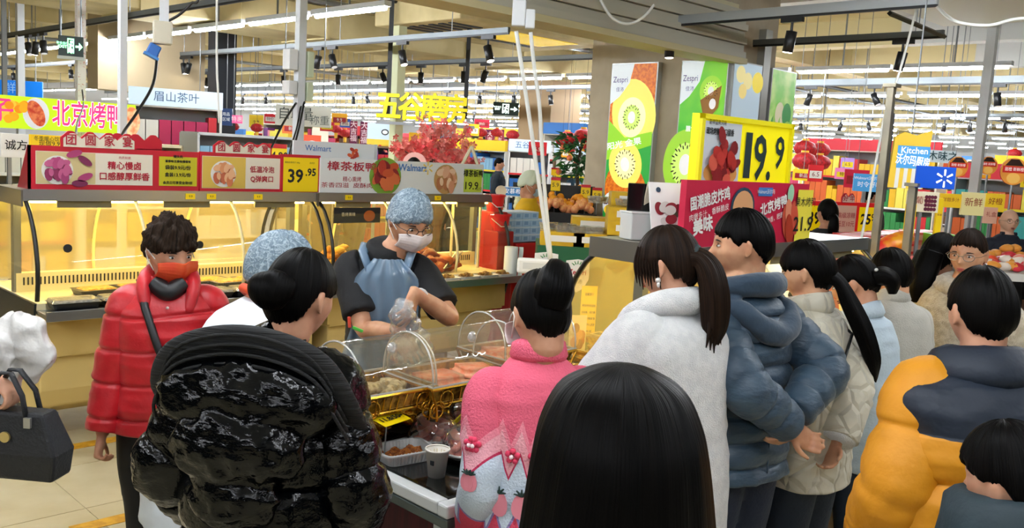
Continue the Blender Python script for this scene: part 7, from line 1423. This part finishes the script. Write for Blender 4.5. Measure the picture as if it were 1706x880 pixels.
for i in range(165):
    u, v = rn.random(), rn.random(); nm = 'pale_pear' if u < .22 else ('peach' if v < .3 or rn.random() < .2 else 'orange'); q = bpy.data.objects.new(nm, fb[nm]); C.objects.link(q); hgt = .16 * v + .07 * math.sin(u * 9) ** 2; q.location = Mx @ Vector((-.32 + .77 * u, .03 + .58 * v, FZ2 + .04 + hgt * rn.uniform(.75, 1))); tag(q, {'orange': 'orange in the heap on the black fruit trough', 'peach': 'peach in the heap along the front of the fruit trough', 'pale_pear': 'pale pear in the heap at the near end of the fruit trough'}[nm], 'fruit', {'peach': 'peaches', 'orange': 'oranges', 'pale_pear': 'pale pears'}[nm] + ' heaped on the fruit stand')
for k, (px, py) in enumerate(((975, 330), (994, 335), (925, 318))):
    p = atF(px, py, 9.5); o = root('price_card', p, R(-45), ('yellow price card reading 5 among the oranges', 'yellow price card beside the kiwi lightbox edge', 'golden tag over the pale pears')[k], 'price tag'); MB().bx(-.05, .05, 0, .008, 0, .14).build('card', BYEL, o); MB().bx(-.05, .05, -.002, 0, .11, .14).build('red_header', RED, o); text(o, '5.9', 0, .06, .06, INK, y=-.004); MB().cyl((0, .004, 0), (0, .004, -.3), .005, n=5).build('stem', GREYM, o)
for i in range(2):
    p = atF(900 + 62 * i, 322, 10.9); q = root('bread_tray', (p.x, p.y, 0), R(-45), 'tray of wrapped pastries behind the fruit, %s from the yellow shirt' % ORD[i], 'tray'); MB().bx(-.2, .2, 0, .5, 0, p.z).build('table_block', DARK, q)
    for j in range(12): lump(j, .05, .2, 8, 6, (1.2, 1, .7)).build('pastry', mat(['#e0a860', '#f0d090', '#d89048'][j % 3], .5), q, smooth=True, loc=(-.15 + .1 * (j % 4), .08 + .12 * (j // 4), p.z + .03))
# peach plant
p = atF(962, 345, 10.4); o = root('potted_peach_tree', (p.x, p.y, .12), 0, 'potted peach tree with dark leaves, red flowers and coral peaches', 'plant'); MB().lathe([(.12, 0), (.15, .3), (.14, .3)], 14).build('pot', REDP, o); MB().tube([(0, 0, .2), (.02, 0, .9), (-.02, .02, 1.5), (.0, 0, 1.85)], [.03, .025, .02, .01], 7).build('trunk', mat('#4a3828', .8), o)
lf = MB().add([(0, 0, 0), (.03, .05, .012), (0, .13, 0), (-.03, .05, .012)], [(0, 1, 2), (0, 2, 3)]).mesh('leaf'); lfs = []
for c_ in ('#1c5a2c', '#2a7038', '#174a26', '#4a8a3a'):
    m2 = lf.copy(); m2.materials.append(mat(c_, .45)); lfs.append(m2)
rn = random.Random(11)
for i in range(240):
    a = rn.uniform(0, 6.28); z_ = rn.uniform(1.42, 1.9); r_ = rn.uniform(.03, .24) * (1.15 - abs(z_ - 1.75)); q = bpy.data.objects.new('leaf', rn.choice(lfs)); C.objects.link(q); q.parent = o; q.location = (r_ * math.cos(a), r_ * math.sin(a), z_); q.rotation_euler = (rn.uniform(-.8, .8), rn.uniform(-.8, .8), a - 1.57)
for i in range(8): a = i * 2.4; MB().ball((.24 * math.cos(a), .24 * math.sin(a), 1.42 + .055 * i), .035, 10, 7).build('peach_fruit', mat('#f06a4a', .45, alt='#f09a5a', sc=15), o, smooth=True)
for i in range(9): a = i * 1.9; lump(i, .05, .35, 8, 6, (1, 1, .6)).build('red_flower', mat('#d01c24', .5), o, smooth=True, loc=(.2 * math.cos(a), .2 * math.sin(a), 1.82 + .03 * (i % 4)))

# ---- right side: red price boards, gift boxes, posts
a = atF(1344, 384, 7.9); b = atF(1461, 392, 8.3)
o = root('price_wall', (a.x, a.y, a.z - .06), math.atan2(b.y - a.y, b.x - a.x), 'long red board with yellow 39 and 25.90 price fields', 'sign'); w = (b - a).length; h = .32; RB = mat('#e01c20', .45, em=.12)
MB().bx(0, w, 0, .03, 0, h).build('panel', RB, o)
for x0, x1, tx, s_ in ((.0, .2, '39', .15), (.7, .97, '25', .13)): rect(o, w * x0, w * x1, .06, h - .04, mat('#fadc00', .45, em=.2)); text(o, tx, w * (x0 + (x1 - x0) * .38), h * .52, s_, INK, y=-.006, bold=.004)
text(o, '.90', w * .92, h * .58, .09, INK, y=-.006, bold=.002); rect(o, w * .36, w * .66, .05, h - .03, mat('#f0c8b0', .5)); text(o, '高级凉糖', w * .52, h * .62, .055, TXR, y=-.006); text(o, '低至10元', w * .52, h * .38, .055, TXR, y=-.006)
for x in (.1, w - .1): MB().bx(x - .02, x + .02, .01, .03, -(a.z - .06), 0).build('post', GREYM, o)
crest(o, w * .44, w * .62, h - .01, .09, 2, RED, mat('#f4d8c8', .5), '好年', y=-.002)
gb = MB().bx(-.17, .17, -.12, .12, 0, .085).mesh('gift'); gbl = MB().bx(-.172, .172, -.122, -.118, .02, .065).mesh('band'); gbl.materials.append(mat('#f2a890', .5)); gbs = []
for c_ in ('#e86a58', '#f08a74', '#d8342c', '#f4a08a'):
    m2 = gb.copy(); m2.materials.append(mat(c_, .45)); gbs.append(m2)
k = 0
for row, (F_, x0) in enumerate(((6.9, 1398), (6.6, 1410))):
    for i in range(6):
        p = atF(x0 + 26 * i, 470, F_ + .25 * i)
        for l_ in range(15 - row * 2):
            q = root('gift_box', (p.x, p.y, .0865 * l_), R(-20 + (k * 37) % 7), 'coral red gift box, %s up in pile %s of the %s' % (ordw(l_), ('one', 'two', 'three', 'four', 'five', 'six')[i], ('rear gift pile row', 'front gift pile row')[row]), 'box', 'coral red gift boxes'); k += 1
            z_ = bpy.data.objects.new('carton', rn.choice(gbs)); C.objects.link(z_); z_.parent = q; z_ = bpy.data.objects.new('printed_band', gbl); C.objects.link(z_); z_.parent = q
# steel posts
pole('tall steel square post between the grey sweater and price boards', 1466, 330, 5.3, .042, 0, 2.3, mat('#8a8478', .35, .8, alt='#b0a890', sc=3), 'steel_post')
pole('shorter steel square post under the blue spark sign', 1514, 380, 5.2, .042, 0, 1.74, mat('#8a8478', .35, .8, alt='#b0a890', sc=3), 'steel_post')
p = atF(1520, 312, 5.2); p = p - FH * .03; o = root('spark_sign', p, R(-45), 'royal blue square sign with a white spark emblem on the steel post', 'sign'); w, h = .225, .125; MB().bx(0, w, 0, .012, 0, h).build('panel', mat('#0a50c8', .4, em=.15), o); spark(o, w * .72, h * .48, .05, WTE)
# kitchen board shaped like a fries box
p = atF(1478, 312, 6.2); o = root('kitchen_sign', p, R(-45), 'yellow and white striped kitchen sign with blue outlined characters', 'sign'); w, h = .27, .4; YK = mat('#f0c83a', .5, em=.15); MB().poly([(0, 0), (w * .9, 0), (w, h), (w * .62, h * .9), (w * .3, h * .95), (.02, h * .86)], .03).build('panel', YK, o)
for k_ in range(4): MB().poly([(w * (.16 + .2 * k_), .0), (w * (.26 + .2 * k_), 0), (w * (.28 + .2 * k_), h * .55), (w * (.18 + .2 * k_), h * .55)]).build('white_stripe', mat('#f0eee6', .5, em=.1), o, loc=(0, -.003, 0))
rect(o, w * .16, w * .98, h * .34, h * .72, mat('#4aa0e0', .4, em=.2), y=-.004); text(o, '沃尔玛厨房', w * .56, h * .46, .075, WTE, y=-.008, bold=.002, w=w * .86, rot=R(6)); text(o, 'Kitchen', w * .58, h * .64, .06, WTE, y=-.008, bold=.001)
MB().bx(-.05, 0, .0, .03, -.1, h * 1.25).build('side_post', mat('#20242a', .5), o); MB().cyl((w * .5, .015, h * .9), (w * .5, .015, CZ - p.z), .006, n=5).build('hanging_wire', GREYM, o)
o, w, h = hung('sky_blue_sign', 'sky blue stall sign with two lines of white lettering', 1421, 289, 1464, 318, 9, mat('#4aa8e8', .45, em=.25), hang=False); text(o, 'Walmart沃尔玛', w * .5, h * .75, .04, WTE); text(o, '时令好味', w * .6, h * .38, .06, WTE); MB().bx(.1, .13, 0, .03, -o.location.z, 0).build('post', GREYM, o)
o, w, h = hung('wooden_name_sign', 'pale sign with dark wood snack characters beside the kitchen sign', 1548, 250, 1590, 270, 12, mat('#c8d4d8', .5, em=.1)); text(o, '木味之', w * .5, h * .5, .13, mat('#2a4a50', .5), bold=.002)
for i, (px, py, F_, r_) in enumerate(((1596, 278, 9, .1), (1647, 276, 10, .1), (1689, 286, 8.4, .125))):
    p = atF(px, py, F_); o = root('round_fruit_sign', p, R(-45), ('round orange slice sign over the blue spark sign edge', 'round orange slice sign partly behind the ceiling pole', 'large round orange slice sign at the right')[i], 'sign'); disc(o, 0, 0, r_, r_, mat('#f0a040', .5, em=.2), y=-.001, n=28, name='sign_face'); MB().tube([(0, 0, 0), (0, .015, 0)], r_, 28).build('board', mat('#c82a1c', .5), o); rect(o, -r_ * .85, r_ * .85, -.1 * r_, r_ * .4, mat('#d82a20', .5, em=.2), y=-.003); text(o, '甜橙 新鲜橙', 0, r_ * .15, r_ * .3, WTE, y=-.006, w=r_ * 1.4); disc(o, 0, -r_ * .5, r_ * .5, r_ * .4, mat('#f8c060', .5, em=.3), y=-.004); MB().poly([(-r_ * .7, r_ * .42), (r_ * .7, r_ * .42), (r_ * .3, r_ * .9), (-r_ * .3, r_ * .9)]).build('dark_top', mat('#3a1c14', .5), o, loc=(0, -.003, 0)); MB().cyl((0, .008, -r_), (0, .008, -p.z), .01, n=6).build('stand', GREYM, o)
# yellow fruit cards and green crates
for i, (px0, py0, px1, py1, F_, c_, tx, lb) in enumerate(((1510, 318, 1562, 352, 6.9, '#e8e0c4', '葡萄', 'cream card with a purple grape bunch beside the steel post'), (1565, 322, 1600, 345, 8, '#f4c81c', '甘甜多汁', 'golden card over the green crates'), (1600, 320, 1638, 358, 8, '#e8dc9a', '新鲜', 'pale yellow printed fruit card in the middle'), (1640, 322, 1672, 352, 8.6, '#f4d02a', '好橙', 'bright yellow card beside the bald man'), (1506, 340, 1522, 392, 6.7, '#f4d000', '特惠价', 'narrow tall yellow card before the steel post'), (1556, 330, 1566, 392, 7, '#f4d000', '鲜果', 'narrow yellow strip card beside the green crates'), (1638, 345, 1660, 372, 8.3, '#d8a890', '礼盒', 'dusty pink box card below the yellow one'))):
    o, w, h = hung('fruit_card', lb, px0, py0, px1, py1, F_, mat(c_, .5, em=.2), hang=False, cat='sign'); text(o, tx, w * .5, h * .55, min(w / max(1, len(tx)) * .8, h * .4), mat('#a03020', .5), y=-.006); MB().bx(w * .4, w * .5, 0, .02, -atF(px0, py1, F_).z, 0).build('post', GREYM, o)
    if i == 0:
        for k_ in range(16): disc(o, w * .72 + .022 * ((k_ * 7) % 4 - 1.5) , h * .75 - .022 * (k_ // 4) * 1.4, .014, .014, mat('#6a1c3a', .4), y=-.008)
LGc = mat('#7fd01c', .45)
for i in range(6):
    p = atF(1568 + 9 * (i // 3) * 1.6, 395, 7.6); o = root('green_crate', (p.x + .05, p.y, .62 + .135 * (i % 3) * 1.0 + .28), R(-45), 'lime green fruit crate, %s' % ('lowest beside the yellow strip', 'middle one beside the yellow strip', 'topmost beside the yellow strip', 'lowest toward the oranges', 'middle one toward the oranges', 'topmost toward the oranges')[i], 'crate', 'lime green fruit crates'); MB().bx(-.09, .09, 0, .2, 0, .13).build('shell', LGc, o, bev=.006); MB().bx(-.03, .03, -.004, 0, .08, .1).build('hand_slot', DARK, o)
    if i % 3 == 0: MB().bx(-.1, .1, 0, .25, -.9, 0).build('stand_block', mat('#d8d0b8', .6), o)
for i in range(3):
    p = atF(1595 + 17 * i, 392, 7.7); o = root('orange_carton', (p.x, p.y, .0), R(-45), 'printed orange carton, %s from the green crates' % ORD[i], 'carton', 'printed orange cartons'); MB().bx(-.05, .1, 0, .25, 0, 1.12).build('carton_pile', mat('#e8c83a', .5), o)
    for k_ in range(3): rect(o, -.045, .095, .8 + .1 * k_, .88 + .1 * k_, mat('#f0902c', .5, alt='#f8d060', sc=25))
rn = random.Random(21); GR = []
for c_ in ('#e8502c', '#f0a040', '#f2e0d0', '#d83040', '#f08a70', '#e8d8c8'):
    me = lump(len(GR) + 2, .055, .25, 9, 6, (1.1, 1, .7)).mesh('wrapped_fruit', True); me.materials.append(mat(c_, .3)); GR.append(me)
tb = atF(1690, 470, 6.9); o = root('fruit_table', (tb.x - .32, tb.y + .32, 0), R(-45), 'low table heaped with wrapped fruit behind the furry coat', 'table'); ZF = atF(1690, 450, 7.2).z; MB().bx(0, 1.5, 0, .9, ZF - .06, ZF).build('table_top', mat('#d8d4cc', .5), o)
for x_ in (.05, 1.45):
    for y_ in (.05, .85): MB().bx(x_ - .03, x_ + .03, y_ - .03, y_ + .03, 0, ZF - .06).build('leg', GREYM, o)
Mx = Matrix.Translation(o.location) @ Matrix.Rotation(R(-45), 4, 'Z')
for i in range(110):
    q = bpy.data.objects.new('wrapped_fruit', rn.choice(GR)); C.objects.link(q); v = rn.random(); q.location = Mx @ Vector((.08 + 1.34 * rn.random(), .08 + .76 * v, ZF + .035 + .12 * v * rn.random())); q.rotation_euler = (0, 0, rn.uniform(0, 6)); tag(q, 'wrapped fruit in the heap on the table behind the furry coat', 'fruit', 'wrapped fruit on the table')
p = atF(1487, 395, 6.3); o = lump(3, .12, .25, 12, 8, (1.5, .8, .6)).build('snack_bag', mat('#d82a20', .3, alt='#e8a020', sc=8), smooth=True, loc=(p.x, p.y, p.z - .05)); o.rotation_euler = (0, -.5, R(-45)); tag(o, 'red snack bag leaning between the two steel posts', 'snack bag')
q = root('snack_table', (p.x - .3, p.y - .1, 0), R(-45), 'low red covered table between the steel posts', 'table'); MB().bx(.05, .5, -.1, .35, 0, p.z - .13).build('cover', mat('#d8302c', .5), q)

# hanging promo cards over the far aisles
for i, (px, py, F_, c_) in enumerate(((440, 205, 15, '#d02028'), (415, 212, 16, '#e8c41c'), (470, 222, 13, '#e87a2c'), (520, 212, 15, '#f0d020'), (533, 218, 16, '#d02028'), (552, 208, 17, '#f0b01c'), (566, 212, 17, '#2a5ab0'), (638, 222, 16, '#e8e4d8'), (790, 212, 18, '#d81c40'), (780, 226, 17, '#e8c41c'), (862, 244, 19, '#f0d020'), (880, 258, 15, '#d02028'), (935, 262, 16, '#e8a01c'), (1000, 238, 16, '#c02038'), (1320, 300, 13, '#f0d020'), (1345, 302, 12, '#d02028'), (1390, 298, 13, '#e07ab0'), (1405, 312, 11, '#d81c40'), (1330, 284, 17, '#9ab8e0'), (1400, 282, 17, '#a888d0'), (1570, 292, 12, '#d85a2c'), (1625, 296, 12, '#e8a01c'), (1660, 292, 13, '#4a8a3a'), (1700, 312, 11, '#f0d020'))):
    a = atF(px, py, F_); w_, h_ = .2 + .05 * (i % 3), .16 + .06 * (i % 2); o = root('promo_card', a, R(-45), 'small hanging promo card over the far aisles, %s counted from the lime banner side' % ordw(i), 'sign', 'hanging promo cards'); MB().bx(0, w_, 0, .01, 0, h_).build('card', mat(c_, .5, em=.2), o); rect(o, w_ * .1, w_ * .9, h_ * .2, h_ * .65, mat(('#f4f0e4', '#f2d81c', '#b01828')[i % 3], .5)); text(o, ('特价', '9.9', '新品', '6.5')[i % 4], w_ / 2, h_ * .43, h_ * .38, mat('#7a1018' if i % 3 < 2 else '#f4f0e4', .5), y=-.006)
    MB().cyl((w_ / 2, .005, h_), (w_ / 2, .005, CZ - a.z), .004, n=4).build('hanging_wire', GREYM, o)
